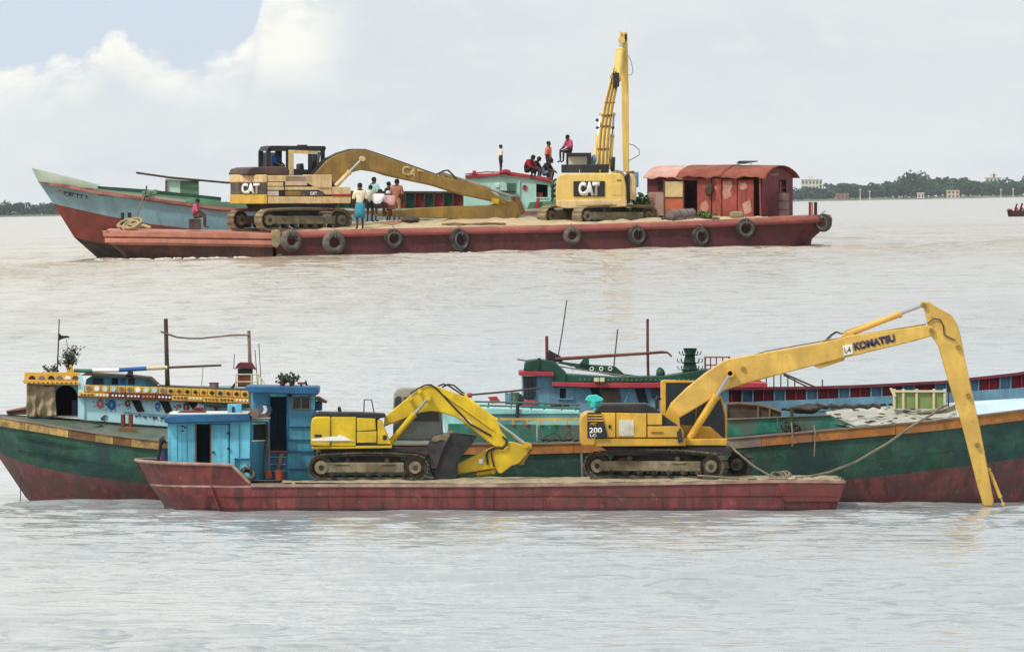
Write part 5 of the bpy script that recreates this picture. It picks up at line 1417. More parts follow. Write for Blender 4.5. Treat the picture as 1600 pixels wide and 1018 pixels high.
# ------------------------------------------------------------------ light blue cargo boat alongside
V = PX(537.0)
vb = thing('cargo_boat', 'light blue and red cargo boat with mint bow and aqua cabin behind the maroon barge', 'boat', V.p(500, 3.2, 395))
st = []
for xs, ys, hs in (((45, 55, 57, 79, 112, 165), (262, 283, 286, 318, 371, 418), (.06, .06, .06, .05, .05, .05)),
                   ((70, 78, 79, 96, 124, 170), (268, 286, 289, 322, 374, 418), (.55, .45, .43, .3, .2, .12)),
                   ((100, 104, 105, 118, 142, 180), (275.5, 289, 292, 327, 378, 418), (1.1, .95, .9, .65, .4, .2)),
                   ((150, 152, 152, 160, 178, 205), (288, 299, 302, 336, 384, 418), (1.9, 1.75, 1.7, 1.35, .8, .4)),
                   ((151, 152, 152, 160, 178, 205), (295, 299.5, 302, 336, 384, 418), (1.9, 1.75, 1.7, 1.35, .8, .4)),
                   ((230, 230, 230, 234, 244, 260), (304, 309, 314, 350, 390, 418), (2.6, 2.5, 2.5, 2.2, 1.6, 1)),
                   ((340, 340, 340, 340, 342, 350), (318, 324, 330, 362, 394, 418), (3, 2.95, 2.95, 2.7, 2.2, 1.6)),
                   ((520, 520, 520, 520, 520, 520), (325, 329, 335, 366, 396, 418), (3.1, 3.05, 3.05, 2.9, 2.4, 1.8)),
                   ((820, 820, 820, 820, 820, 820), (326, 330, 336, 366, 396, 418), (3.1, 3.05, 3.05, 2.9, 2.4, 1.8)),
                   ((1010, 1010, 1010, 1005, 1000, 990), (320, 324, 330, 362, 392, 418), (2.4, 2.35, 2.35, 2.2, 1.8, 1.4))):
    st.append(list(zip(xs, hs, ys)))
hull(vb, V, st, 3.2, [M_mint, M_stripe, M_hullb, M_hullr, M_boot], [0, 1, 2, 3, 4])
bow_n = interp([(45, 3.14), (70, 2.65), (100, 2.1), (150, 1.3), (230, .6), (340, .2), (1010, .2)])
bow_c = interp([(56, 284), (78, 286.5), (104, 290), (152, 299.5), (230, 309), (340, 324), (520, 329), (1010, 324)])
strip(V, 73, 520, lambda x: bow_c(x) - .5, 4, lambda x: bow_n(x) - .1, .3, 24).build('rubbing_strake', M_stripe, vb)
strip(V, 150, 345, lambda x: np.interp(x, [150, 230, 345], [290.5, 296, 308]), 6, lambda x: bow_n(x) + .35, .25, 10).build('inner_rail', M_dgreen, vb)
strip(V, 152, 345, lambda x: np.interp(x, [150, 230, 345], [295.5, 302, 313]), 10, lambda x: bow_n(x) + .2, .25, 10).build('side_deck', M_grn2, vb)
strip(V, 290, 440, lambda x: np.interp(x, [290, 440], [313, 319]), 8, lambda x: bow_n(x) - .05, .6, 6).build('side_shelf', M_grn2, vb)
rows = []
for x in (60, 90, 120, 150): rows.append([V.p(x, bow_n(x) + .06, 288 + (x - 60) * .08), V.p(x, 6.4 - bow_n(x) - .06, 288 + (x - 60) * .08)])
for x in (160, 300, 600, 1000): rows.append([V.p(x, bow_n(x) + .06, bow_c(x) + 2), V.p(x, 6.4 - bow_n(x) - .06, bow_c(x) + 2)])
MB().loft(rows).build('deck', M_deckg, vb)
text(V, 'এম', 84, 300.5, 9, 5, bow_n(90) + .10, M_lred, vb, ang=-10, bold=.02)
# the name follows the curve of the bow
class CurvedBow:
    S = V.S
    def p(s, a, b, c): return V.p(a, bow_n(a) + .02 + b + np.interp(c, [290, 330], [0, .35]), c)
text(CurvedBow(), 'দয়াল বাবা', 95, 306, 31, 9.5, -.06, M_ink, vb, ang=-11, bold=.05)
text(CurvedBow(), '১', 130, 312, 6, 8, -.06, M_ink, vb, ang=-11, bold=.05)
# dark bulwark with red and green panels amidships
strip(V, 500, 800, lambda x: 297.5 + (x - 500) * .006, 3.5, lambda x: 4.4, .4, 6).build('bulwark_rail', M_wood_d, vb)
k = 0; x = 512.0
while x < 790:
    m = M_dgreen if (k % 2 == 0 or x < 560) else M_crim
    MB().box(V, x + 1, x + 14, 4.6, 4.66, 300.5, 327).build('bulwark_panel', m, vb)
    MB().box(V, x - 1, x + 1, 4.4, 4.7, 300.5, 327).build('bulwark_post', M_wood_d, vb)
    x += 15; k += 1
strip(V, 500, 800, lambda x: 326, 6, lambda x: 4.3, .5, 4).build('hold_coaming', M_boot, vb)
MB().box(V, 800, 1000, .4, 6, 332, 346).build('side_belt', M_boot, vb)
# aqua cabin
ac = MB().box(V, 732, 868, 3.9, 4, 285, 335).build('cabin', M_cabt, vb)
mb = MB()
mb.prism(V, [(727, 278), (790, 275), (838, 279), (838, 335), (727, 335)], 1.4, 1.48)
mb.prism(V, [(838, 279), (856, 281), (856, 289), (838, 287)], 1.4, 1.48)
mb.prism(V, [(856, 281), (872, 284), (872, 330), (856, 335)], 1.4, 1.48)
mb.prism(V, [(838, 309), (856, 309), (856, 335), (838, 335)], 1.4, 1.48)
mb.build('side_wall', M_cabt, ac)
MB().box(V, 724, 730, 1.42, 4, 279, 335).build('end_wall', M_cabt, ac)
MB().box(V, 836, 858, 3.6, 3.65, 284, 316).build('inner_wall', M_dark, ac)
MB().box(V, 837, 857, 1.36, 1.5, 308, 310).build('window_sill', M_cabt, ac)
MB().box(V, 792, 806, 1.34, 1.42, 286, 296).build('window', M_teal, ac, .01)
MB().box(V, 774, 780, 1.35, 1.42, 287, 293).build('window', M_mint, ac, .01)
MB().box(V, 744, 782, 1.37, 1.41, 278.5, 279.8).build('wall_moulding', M_turq, ac)
MB().tube(V, [(812, 1.35, 282), (811, 1.35, 335)], .03, 6).build('wall_moulding', M_turq, ac)
mb = MB()
for k in range(7):
    a = k * .9; cx, cy = 820 + 2.4 * math.cos(a), 293 + 3 * math.sin(a); mb.prism(V, [(cx + 1.5 * math.cos(q), cy + 1.7 * math.sin(q)) for q in (0, 1.05, 2.1, 3.14, 4.2, 5.2)], 1.355 - .002 * k, 1.41)
mb.build('painted_flower', M_coral, ac)
MB().prism(V, [(726, 274), (740, 271.5), (790, 270), (830, 273), (862, 281), (862, 285.5), (830, 278), (790, 274.5), (727, 278)], 1.25, 4.2).build('roof', M_coral, ac, .02)
mb = MB()
mb.tube(V, [(727, 1.3, 272), (760, 1.3, 268.5), (800, 1.3, 269.5), (862, 1.3, 279)], .03, 6)
for x, y in ((742, 270), (770, 269), (801, 269.6), (830, 274), (856, 278)): mb.tube(V, [(x, 1.3, y), (x, 1.3, y + 5)], .025, 6)
mb.build('roof_railing', M_coral, ac)
MB().box(V, 738, 744, 1.2, 1.5, 266.5, 271.5).build('roof_box', M_coral, ac, .01)
MB().prism(V, [(780, 270), (784, 265.5), (790, 264), (797, 265.5), (799, 270)], 1.1, 2).build('roof_hump', M_coral, ac, .02)
MB().prism(V, [(783, 272), (792, 272), (788, 278)], 1.2, 1.26).build('roof_ornament', M_mudl, ac)
MB().prism(V, [(820, 335), (828, 316), (862, 314), (872, 308), (872, 335)], 1.1, 1.35).build('side_ramp', M_grn2, ac)
MB().prism(V, [(834, 326), (840, 309), (844, 309), (841, 326)], 1.0, 1.1).build('red_prop', M_coral, ac)
MB().box(V, 840, 848, 1.6, 1.9, 301, 309).build('red_box', M_coral, ac)
MB().prism(V, [(776, 297.5), (806, 298), (806, 300.5), (776, 300)], 1.0, 1.5).build('shelf', M_char, ac)
mb = MB()
for i, yy in enumerate((286, 294, 302, 310)): mb.torus(V.p(870, 1.3, yy + 4), .26, .05, (.8, -1, 0), 18, 6)
single(mb, 'pipe_coil', 'dark green pipe coils hung at the right end of the aqua cabin', 'pipe', M_dgreen, V.p(870, 1.3, 326))
# hut, rod and ropes at the bow
hu = MB().box(V, 258, 279, 2.6, 4.4, 281, 306).build('bow_hut', M_mint, vb)
MB().box(V, 279, 307, 2.62, 4.4, 282, 306).build('hut_wall', M_grn2, hu); MB().box(V, 256, 308, 2.5, 4.5, 279, 282).build('hut_roof', M_mint, hu); MB().box(V, 255.5, 258.5, 2.5, 2.7, 282, 300).build('hut_post', M_wood, hu)
pole('long_boom', 'long thin dark pole sloping above the mint and green hut on the blue boat', V, [(210, 2.4, 269.5), (262, 2.4, 277), (350, 2.4, 285), (420, 2.4, 289)], .045, M_wood_d)
mb = MB()
for i in range(3): mb.tube(V, [(222, .6, 306 - i * 2.5), (245, .55, 302 - i * 2.2)], .06, 7)
single(mb, 'pole_bundle', 'short bundle of green poles on the blue boat side near the bow', 'poles', M_grn2, V.p(233, .6, 309))
e = thing('boat_hook', 'slanted grey rope and dark spike standing against the blue bow', 'rope', V.p(212, .3, 345))
MB().tube(V, [(229, .35, 290), (227, .35, 302), (225, .3, 312)], .035, 6).build('spike', M_wood_d, e); MB().tube(V, [(226, .3, 304), (219, .2, 322), (211, .1, 345)], .035, 6).build('rope', M_rope, e)

# bow gear on the salmon end
e = thing('bollard_pair', 'two short dark bollards on the salmon left end of the barge', 'bollard', U.p(195, 2, 358))
for x in (189, 200): MB().tube(U, [(x, 2, 359), (x, 2, 332)], .08, 10).build('post', M_black, e)
mb = MB(); rnd = random.Random(6)
for i in range(11): mb.torus(U.p(198 + rnd.uniform(-14, 14), 1.6 + rnd.uniform(-.5, .5), 352 + rnd.uniform(-7, 3)), rnd.uniform(.2, .34), .05, (rnd.uniform(-.5, .5), -.5, 1), 18, 6)
mb.tube(U, [(210, 1.5, 356), (222, 1.4, 352), (234, 1.3, 356)], .07, 7)
single(mb, 'rope_coil', 'heap of pale thick rope round the bollards on the salmon barge end', 'rope', paint('pale rope', '#b8a884', .95, .25), U.p(198, 1.6, 358))

# ------------------------------------------------------------------ tan excavator (left, upper barge)
DT = 528.5
tx = thing('excavator', 'sun bleached tan excavator with its arm folded low along the maroon barge', 'excavator', W(460, 360, DT))
undercarriage(tx, LF(W(452, 360.5, DT), 30), 4.3, .45, 2.4, .6, .06, M_mudl, M_mud)
Y = YP(455, 358, DT, 21)
MB().prism(Y, [(398, 318), (512, 318), (505, 330), (405, 330)], -1.1, 1.1).build('under_frame', M_black, tx)
def cwt(mb, c0, c1, off, m=0):
    # rounded rear of the machine in plan
    pts = [(380 + 18, -1.4 - off)]
    L = 372 - off * 30
    pts = [(400, -1.38 - off), (395 - off * 15, -1.36 - off), (L, -.15), (L, .8), (376 - off * 20, 1.2 + off * .5), (384, 1.38 + off), (400, 1.38 + off)]
    mb.vprism(Y, pts, c0, c1, m)
mb = MB(); cwt(mb, 304, 318.5, .03); mb.build('counterweight_base', paint('yellow base band', '#d8b04c', .5, .15, .35, '#a88c4c'), tx, .03)
mb = MB(); cwt(mb, 285.5, 304, 0); mb.build('counterweight', paint('sooty band', '#4c4440', .6, .35, .5, '#8c8078'), tx, .02)
mb = MB(); cwt(mb, 273, 285.5, .03); mb.build('counterweight_top', M_tan, tx, .04)
cw_x = 372
class Rear:
    S = Y.S
    def p(s, a, b, c):   # a: 0..100 along the chamfered rear corner, left to right in view
        t = a / 100.0
        q = Y.p(372 + 23 * t, -.15 - 1.21 * t, c); n = (Y.p(395, -1.36, c) - Y.p(372, -.15, c)).cross(Vector((0, 0, 1))).normalized()
        return q + n * (-b)
text(Rear(), 'CAT', 14, 303.2, 72, 17, -.05, M_lwhite, tx, bold=.06)
for pts, m in (([(401, 274), (470, 274), (470, 284), (401, 284)], M_tan), ([(401, 285), (425, 285), (425, 291), (401, 291)], M_tan), ([(401, 292), (426, 292), (426, 297), (401, 297)], M_tan),
               ([(401, 298.5), (418, 298.5), (418, 306), (401, 306)], paint('pale smudged panel', '#dcd0c4', .7, .2, .4, '#8c7c78')), ([(419, 298.5), (426, 298.5), (426, 306), (419, 306)], M_black),
               ([(428, 275), (462, 275), (462, 290), (428, 290)], paint('pale pink panel', '#d8c0a8', .6, .12, .4, '#b09080')), ([(428, 292), (500, 292), (500, 297), (428, 297)], M_tan),
               ([(428, 298.5), (452, 298.5), (452, 306), (428, 306)], M_olive), ([(453, 298.5), (488, 298.5), (488, 306), (453, 306)], paint('sooty band', '#4c4440', .6, .35, .5, '#8c8078')),
               ([(462, 273), (500, 273), (500, 304), (490, 304), (475, 293), (462, 286)], M_tan), ([(501, 292), (529, 292), (530, 306), (501, 306)], M_tan),
               ([(401, 307), (530, 307), (529, 317.5), (401, 318)], M_tan)):
    MB().prism(Y, pts, -1.4, -.8).build('side_panel', m, tx, .015)
MB().prism(Y, [(401, 276), (498, 276), (510, 296), (526, 296), (526, 316), (401, 316)], -1.3, 1.3).build('body_core', M_char, tx)
text(Y, 'CAT', 466, 305, 11, 5.5, -1.43, M_lwhite, tx, bold=.05)
MB().box(Y, 500, 530, -1.42, -1.36, 303, 306.5).build('decal_stripe', M_coral, tx)
MB().prism(Y, [(372, 273), (376, 264), (386, 261.5), (432, 260), (440, 265), (440, 273)], -1.0, 1.2).build('engine_hood', paint('dark brown hood', '#4a3a38', .6, .3, .4, '#6c5650'), tx, .05)
cb = MB()
C0, C1 = .35, 1.35
for p in ([(421, 274), (421, 236), (424, 231), (428, 231), (427, 274)], [(452, 274), (452, 231), (457, 231), (457, 274)], [(500, 274), (506, 250), (506, 230), (512, 230), (512, 252), (507, 274)]):
    cb.prism(Y, p, C0, C0 + .08); cb.prism(Y, p, C1 - .08, C1)
cb.prism(Y, [(421, 236), (425, 229), (432, 227.5), (512, 228), (514, 231), (512, 236)], C0, C1)
cb.prism(Y, [(421, 262), (512, 266), (512, 275), (421, 275)], C0, C1)
cb = cb.build('cab', M_black, tx, .015)
MB().prism(Y, [(455, 273), (455, 234), (500, 236), (500, 241), (463, 239.5), (463, 273)], C0 - .03, C0 + .02).build('cab_door_frame', M_tan, cb)
MB().box(Y, 486, 492, C0 - .02, C0 + .05, 237, 272).build('cab_pillar', M_black, cb)
MB().prism(Y, [(428, 262), (428, 238), (452, 238), (452, 262)], C1 - .03, C1 - .02).build('cab_window', G, cb)
MB().prism(Y, [(492, 270), (492, 237), (506, 237), (501, 270)], C0 + .02, C0 + .03).build('cab_window', G, cb)
MB().prism(Y, [(476, 274), (477, 256), (482, 255), (484, 274)], .6, 1.1).build('operator_seat', M_black, cb, .02)
MB().box(Y, 478, 488, .6, 1.1, 226, 228.5).build('roof_light', M_black, cb, .01)
MB().prism(Y, [(497, 297), (485, 275), (506, 251), (526, 240), (547, 234), (567.5, 234), (594, 243), (678, 273), (711, 281), (757, 294.6), (777, 307), (790, 313), (786, 320), (767, 314), (719, 304),
               (676, 290), (629, 280), (602, 274), (588, 269), (563, 265), (547, 269), (530, 278), (508, 292)], -.28, .28).build('boom', M_olive, tx, .03)
MB().prism(Y, [(486, 276), (506, 252), (526, 241), (547, 234.5), (567, 234.5), (594, 243), (678, 273), (678, 271.2), (594, 241.2), (568, 232.6), (547, 232.4), (526, 238.6), (505, 249.6), (484, 274)], -.22, .22).build('boom_top_plate', M_char, tx)
for b in (-.4, .4): ram(tx, Y, (516, b, 294), (560, b, 248), .55, .1, M_tan, 'boom_cylinder')
ram(tx, Y, (690, 0, 272), (808, 0, 309), .62, .1, M_mudl, 'stick_cylinder')
MB().prism(Y, [(587, 332), (655, 324.5), (726, 321.5), (765, 320.5), (798, 313), (810, 320), (813, 328), (810, 338), (800, 345), (777, 345), (643, 339), (587, 338)], -.24, .24).build('stick', M_olive, tx, .025)
MB().prism(Y, [(801, 306), (808, 309), (817, 331), (812, 335), (806, 322)], -.3, .3).build('stick_head', M_wood, tx, .01)
MB().tube(Y, [(797, -.27, 333), (797, .27, 333)], .25, 18).build('pin_boss', M_olive, tx)
MB().prism(Y, [(764, 309), (775, 311), (775, 319), (764, 317)], -.31, -.2).build('decal', M_y1, tx)
for d in (0, 1): MB().tube(Y, [(680, -.1 + .2 * d, 273), (690 + 4 * d, -.1 + .2 * d, 267), (697 + 4 * d, -.1 + .2 * d, 265.5), (706 + 3 * d, -.1 + .2 * d, 273), (712, -.1 + .2 * d, 280)], .03, 6).build('hose', M_black, tx)
for x, y in ((785, 347), (792, 348)): MB().prism(Y, [(x - 2, 343), (x + 2, 343), (x + 1, 353), (x - 1.5, 353)], -.2, .2).build('bucket_link', M_wood_d, tx)
text(Y, 'CAT', 622, 272, 33, 15, -.30, paint('faded lettering', '#cbb98c', .7, .2), tx, ang=-16, bold=.03)
MB().blob(W(640, 344, DT) + Vector((0, .9, 0)), .45, .4, .16, 4, 0, .2, 8).build('bucket', M_wood_d, tx)
MB().prism(Y, [(640, 341), (650, 341), (655, 352), (645, 353)], -.1, .3).build('bucket_ear', M_wood_d, tx)

# ------------------------------------------------------------------ pale yellow excavator (right, upper barge, seen from behind)
DR = 529.0
rx = thing('excavator', 'pale yellow excavator seen from behind with its long arm raised straight up', 'excavator', W(930, 354, DR))
undercarriage(rx, LF(W(934, 353, DR) + Vector((0, .8, 0)), 38), 4.1, .42, 2.35, .6, .05, M_mudl, M_mud)
Rr = YP(924, 353, DR - .4, -1)
MB().prism(Rr, [(869, 322), (868, 300), (870, 280), (873, 273), (880, 271), (960, 270), (968, 271), (975, 276), (978, 290), (979, 322), (960, 324), (885, 325)], 0, .55).build('counterweight', M_y4, rx, .06)
MB().prism(Rr, [(869.5, 313), (979, 312), (979, 322.5), (885, 325.5), (870, 322.5)], -.04, .5).build('counterweight_lip', M_tan, rx, .03)
MB().box(Rr, 955, 972, -.02, .1, 287, 305).build('rear_door', M_y4, rx, .015)
MB().box(Rr, 964, 971, -.01, .1, 280.5, 283).build('lettering_block', M_olive, rx)
MB().box(Rr, 896, 945, -.04, .1, 283, 307).build('name_plate', M_char, rx, .01)
text(Rr, 'CAT', 904, 306, 33, 22, -.06, M_lwhite, rx, bold=.07)
MB().box(Rr, 871, 977, .55, 3.6, 274, 321).build('body_core', M_y4, rx, .03)
MB().box(Rr, 977, 983, .4, 3.4, 272, 318).build('side_gap', M_black, rx)
MB().prism(Rr, [(984, 271), (990, 272), (993, 282), (993, 312), (984, 312)], .5, 3.5).build('side_panel', M_tan, rx, .02)
MB().prism(Rr, [(955, 270), (962, 265), (972, 267), (978, 276), (960, 271)], .3, 1.2).build('corner_guard', M_mudl, rx, .02)
MB().prism(Rr, [(877, 270), (877, 257), (951, 256.5), (951, 270)], .1, 1.0).build('engine_hood', M_black, rx, .03)
for x in (905, 937): MB().box(Rr, x, x + 1, .07, .12, 265, 271).build('hood_hinge', M_tan, rx)
cb = MB()
cb.prism(Rr, [(884, 257), (884, 240), (890, 238.5), (918, 238.5), (923, 241), (923, 257), (916.5, 257), (916.5, 244), (886.5, 244.5), (886.5, 257)], 1.1, 1.2)
cb.prism(Rr, [(884, 257), (884, 240), (890, 238.5), (918, 238.5), (923, 241), (923, 257), (916.5, 257), (916.5, 244), (886.5, 244.5), (886.5, 257)], 2.4, 2.5)
cb.box(Rr, 884, 923, 1.2, 2.4, 238.5, 240.5)
cb = cb.build('cab', M_black, rx, .01)
MB().box(Rr, 886.5, 916.5, 2.42, 2.44, 244, 257).build('cab_window', paint('milky glass', '#d5d8d6', .3, .05), cb)
MB().tube(Rr, [(957, 1.0, 268), (957, 1.0, 250), (958.5, 1.0, 245)], [.09, .11, .08], 10).build('exhaust_pipe', M_black, rx)
MB().blob(Rr.p(927, 1.6, 250), .12, .12, .22, 2, 0, .2, 7).build('work_lamp', M_slate, rx)
# raised boom: tapering box leaning away, then the dipper hanging down beyond it
def beam(name, pts, mat, root, fr=None, bev=.02):
    fr = fr or PX(DR); rows = []
    for a, b, c, hw, hd in pts:
        rows.append([fr.p(a - hw, b - hd, c), fr.p(a + hw, b - hd, c), fr.p(a + hw, b + hd, c + 0), fr.p(a - hw, b + hd, c)])
    mb = MB(); mb.loft(rows, [0] * 4, closed=True); n = len(rows)
    mb.f.append((0, 1, 2, 3)); mb.m.append(0); mb.f.append(tuple(range(4 * n - 4, 4 * n))); mb.m.append(0)
    return mb.build(name, mat, root, bev)
beam('boom', [(941, 2.2, 272, 9.5, .3), (943, 2.6, 240, 9.5, .34), (945.5, 3.1, 205, 9, .34), (952, 3.9, 165, 8.3, .3), (960, 4.8, 130, 7.6, .26), (967, 5.5, 100, 6.8, .24), (971, 6.1, 75, 6, .22)], M_y4, rx)
for dx in (-6, 0, 6): MB().tube(PX(DR), [(941 + dx, 1.85, 268), (943 + dx, 2.22, 240), (945.5 + dx, 2.72, 205), (952 + dx * .9, 3.55, 165), (960 + dx * .8, 4.5, 130), (966 + dx * .7, 5.2, 104)], .035, 6).build('boom_pipe', M_olive, rx)
for x, y, b, hw in ((943, 231, 2.3, 9.6), (947, 195, 2.85, 8.8), (950, 178, 3.2, 8.8), (954, 158, 3.7, 8.4)):
    MB().box(PX(DR), x - hw, x + hw, b, b + .12, y, y + 2.2).build('pipe_clamp', M_wood, rx)
MB().box(PX(DR), 959, 969, 4.1, 4.6, 112, 134).build('hose_block', M_black, rx, .03)
MB().tube(PX(DR), [(958, 4.0, 130), (955, 4.0, 118), (961, 4.0, 110), (966, 4.2, 113)], .018, 6).build('hose', M_black, rx)
ram(rx, PX(DR), (967, 4.9, 122), (973, 6.2, 60), .75, .14, M_y4, 'stick_cylinder')
for s in (-1, 1): ram(rx, PX(DR), (941 + s * 13, 2.6, 262), (950 + s * 10.5, 3.7, 178), .6, .075, M_y4, 'boom_cylinder')
for x, y in ((934, 187), (934.5, 199), (958.5, 199)): MB().tube(PX(DR), [(x, 2.9, y), (x, 3.2, y)], .07, 10).build('boom_lamp', M_black, rx)
beam('stick', [(976.5, 6.6, 47, 3.5, .16), (977.5, 6.6, 62, 5.2, .3), (978, 6.6, 90, 5.6, .32), (979, 6.5, 150, 5.5, .3), (979.5, 6.4, 215, 5.3, .24), (980.5, 6.3, 268, 5, .18)], M_y4, rx)
for x in (972, 982): MB().prism(PX(DR), [(x - 1, 60), (x - 1.5, 47), (x + .5, 46), (x + 1, 60)], 6.3, 6.8).build('stick_lug', M_y4, rx)
MB().box(PX(DR), 978, 981.5, 6.28, 6.34, 50, 61).build('stick_slot', M_black, rx)
MB().tube(PX(DR), [(984, 6.3, 84), (989, 6.3, 95), (991, 6.3, 108), (989, 6.3, 115), (984, 6.3, 115)], .014, 6).build('hose', M_black, rx)
MB().tube(PX(DR), [(984.5, 6.2, 224), (993, 6.2, 226), (1001, 6.2, 233), (1001, 6.2, 241), (993, 6.2, 246), (985, 6.2, 250), (984, 6.2, 258)], .018, 6).build('hose', M_black, rx)
bm_ = MB()
bm_.prism(PX(DR), [(990, 275), (996, 268), (1000, 268), (1000, 292), (994, 292), (990, 288)], 6.0, 6.8)
bm_.build('bucket', M_slate, rx, .03)
MB().prism(PX(DR), [(980, 268), (992, 266), (996, 270), (984, 276)], 6.1, 6.6).build('bucket_link', M_wood, rx, .01)

# ------------------------------------------------------------------ red shed on the right end of the maroon barge
Q = YP(1187, 342, 529.5, -24)
sh = thing('deck_shed', 'rusty red sheet metal shed with curved roof at the right end of the maroon barge', 'shed', Q.p(1187, 0, 342))
for x0, x1, y0, y1, m in ((1012, 1030, 274, 300, M_shedd), (1012, 1041, 300, 337, paint('grey bleached sheet', '#b9b0a8', .7, .15, .4, '#a8685c')), (1030, 1041, 276, 300, M_shedd), (1090, 1112, 279, 341, M_shed), (1113, 1128, 279, 341, M_shed),
                          (1129, 1152, 280, 341, M_shed), (1153, 1178, 281, 342, M_shed), (1041, 1090, 274, 281.5, M_shed)):
    MB().box(Q, x0, x1 - .6, 0, .06, y0, y1).build('wall_sheet', m, sh)
MB().box(Q, 1029, 1036, -.03, .02, 283, 296).build('window', M_dark, sh)
MB().box(Q, 1041, 1069, -.1, -.05, 283, 308).build('door', M_door, sh, .01); MB().box(Q, 1041, 1070, -.1, -.05, 309, 340).build('door', M_doro, sh, .01)
for x0, x1, y0, y1 in ((1039.5, 1041, 281, 341), (1069.5, 1071, 282, 341), (1041, 1069.5, 307.5, 309)): MB().box(Q, x0, x1, -.13, -.03, y0, y1).build('door_frame', M_brown, sh)
MB().box(Q, 1012, 1187, 3.2, 3.26, 276, 342).build('wall_sheet', M_shedd, sh)
mb = MB(); mb.vprism(Q, [(1012, 0), (1013.5, 0), (1013.5, 3.2), (1012, 3.2)], 274, 338); mb.build('wall_sheet', M_shedd, sh)
def endwall(v0, v1, y0, y1, m, nm='end_sheet', o=0.0):
    mb = MB(); mb.vprism(Q, [(1189 + o, v0), (1190.6 + o, v0), (1190.6 + o, v1), (1189 + o, v1)], y0, y1); return mb.build(nm, m, sh, .006)
endwall(.05, .75, 272, 343, M_shedd); endwall(.77, 1.9, 272, 343, M_shedd); endwall(1.95, 2.6, 272, 280, M_shedd); endwall(2.6, 3.3, 272, 343, M_shedd); endwall(1.95, 2.6, 280, 343, M_dark, 'end_doorway', -3)
for y in (292, 306, 320): endwall(1.95, 2.6, y, y + 1.6, M_wood_d, 'shelf', -1)
MB().prism(Q, [(1186, 276), (1188, 276), (1189.5, 342), (1187.5, 342)], -.02, .08).build('corner_post', M_pinkrim, sh)
mb = MB(); mb.vprism(Q, [(1189.5, 1.88), (1192, 1.88), (1192, 1.95), (1189.5, 1.95)], 283, 335); mb.build('corner_post', M_pinkrim, sh)
# gable end
mb = MB(); prof = []
for i in range(13):
    t = i / 12; v = -.25 + 3.8 * t; prof.append((v, 279 - 19 * math.sin(math.pi * t) ** .75 * 1.0))
mb2 = MB()
gv = [(v, y + 1.5) for v, y in prof if -.01 < v < 3.35]
pts = [Q.p(1189, gv[0][0], 281)] + [Q.p(1189, v, y) for v, y in gv] + [Q.p(1189, gv[-1][0], 281)]
pts2 = [p + Vector((.05, -.02, 0)) for p in pts]
n = len(pts); mb2.add(pts + pts2, [tuple(range(n)), tuple(range(2 * n - 1, n - 1, -1))] + [(i, i + n, (i + 1) % n + n, (i + 1) % n) for i in range(n)])
mb2.build('gable_sheet', M_shedd, sh)
def roof_sheet(x0, x1, m, lift, seed):
    rnd = random.Random(seed); rows = []
    nx = max(4, int((x1 - x0) / 6))
    for i in range(nx + 1):
        x = x0 + (x1 - x0) * i / nx; row = []
        for k, (v, y) in enumerate(prof):
            wv = 1.6 * math.sin(x * .13 + seed) + 1.2 * math.sin(x * .29) if k == 0 else (.5 * math.sin(x * .2 + k) if k < 4 else 0)
            row.append(Q.p(x, v, y - lift + wv + .25 * math.sin(x * 1.9)))
        rows.append(row)
    o = MB().loft(rows).build('roof_sheet', m, sh); o.modifiers.new('thick', 'SOLIDIFY').thickness = .03
roof_sheet(1009, 1070, M_shedp, 2.0, 1); roof_sheet(1060, 1130, M_shedr, 3.0, 2); roof_sheet(1122, 1198, M_shedr, 2.2, 3)
text(Q, 'TARIT', 1188, 0, 1, 1, 0, M_lwhite, sh) if False else None
class End:
    S = Q.S
    def p(s, a, b, c): return Q.p(1191.2, a / Q.S, c) + Vector((.02 - b, 0, 0))
text(End(), 'TARIT', 26, 275, 36, 4, 0, paint('faded pink lettering', '#c8a49c', .8, .2), sh, bold=.01)
M_bare = paint('bleached bare patch', '#c59a8c', .8, .2, .5, '#a86a5c', scale=2)
for pts in ([(1130, 284), (1143, 283), (1145, 291), (1141, 298), (1144, 306), (1133, 312), (1129, 301), (1131, 293)], [(1096, 318), (1104, 312), (1108, 322), (1106, 337), (1094, 339)], [(1155, 286), (1166, 285), (1168, 293), (1160, 297), (1156, 294)],
            [(1014, 303), (1026, 302), (1025, 318), (1015, 320)], [(1160, 318), (1172, 312), (1175, 330), (1164, 336)]):
    MB().prism(Q, pts, -.012, .01).build('paint_patch', M_bare, sh)
e = thing('solar_panel', 'small tilted solar panel on the ridge of the red shed', 'solar panel', Q.p(1148, 1.6, 258))
MB().prism(Q, [(1133, 255), (1137, 251), (1157, 251), (1156, 252.5), (1136, 256)], 1.2, 1.9).build('panel', M_solar, e); MB().tube(Q, [(1156, 1.2, 252), (1156, 1.2, 260)], .02, 6).build('leg', M_greyw, e); MB().tube(Q, [(1136, 1.2, 255), (1136, 1.2, 260)], .02, 6).build('leg', M_greyw, e)
e = thing('oil_drum', 'rust stained oil drum standing against the end wall of the red shed', 'drum', Q.p(1189, 1.2, 342) + Vector((.45, -.2, 0)))
c = Q.p(1189, 1.2, 342) + Vector((.45, -.2, 0))
MB().tube(WORLD, [tuple(c), tuple(c + Vector((0, 0, 1.1)))], .25, 18).build('drum_body', M_drum, e)
for z in (.02, .38, .74, 1.09): MB().torus(c + Vector((0, 0, z)), .25, .018, (0, 0, 1), 20, 6).build('drum_rim', M_brown, e)
e = thing('oil_drum', 'grey purple drum lying on its side before the red shed door', 'drum', U.p(1066, 2.4, 347))
MB().tube(U, [(1047, 2.2, 337), (1083, 2.9, 336)], .27, 18).build('drum_body', M_drum, e)
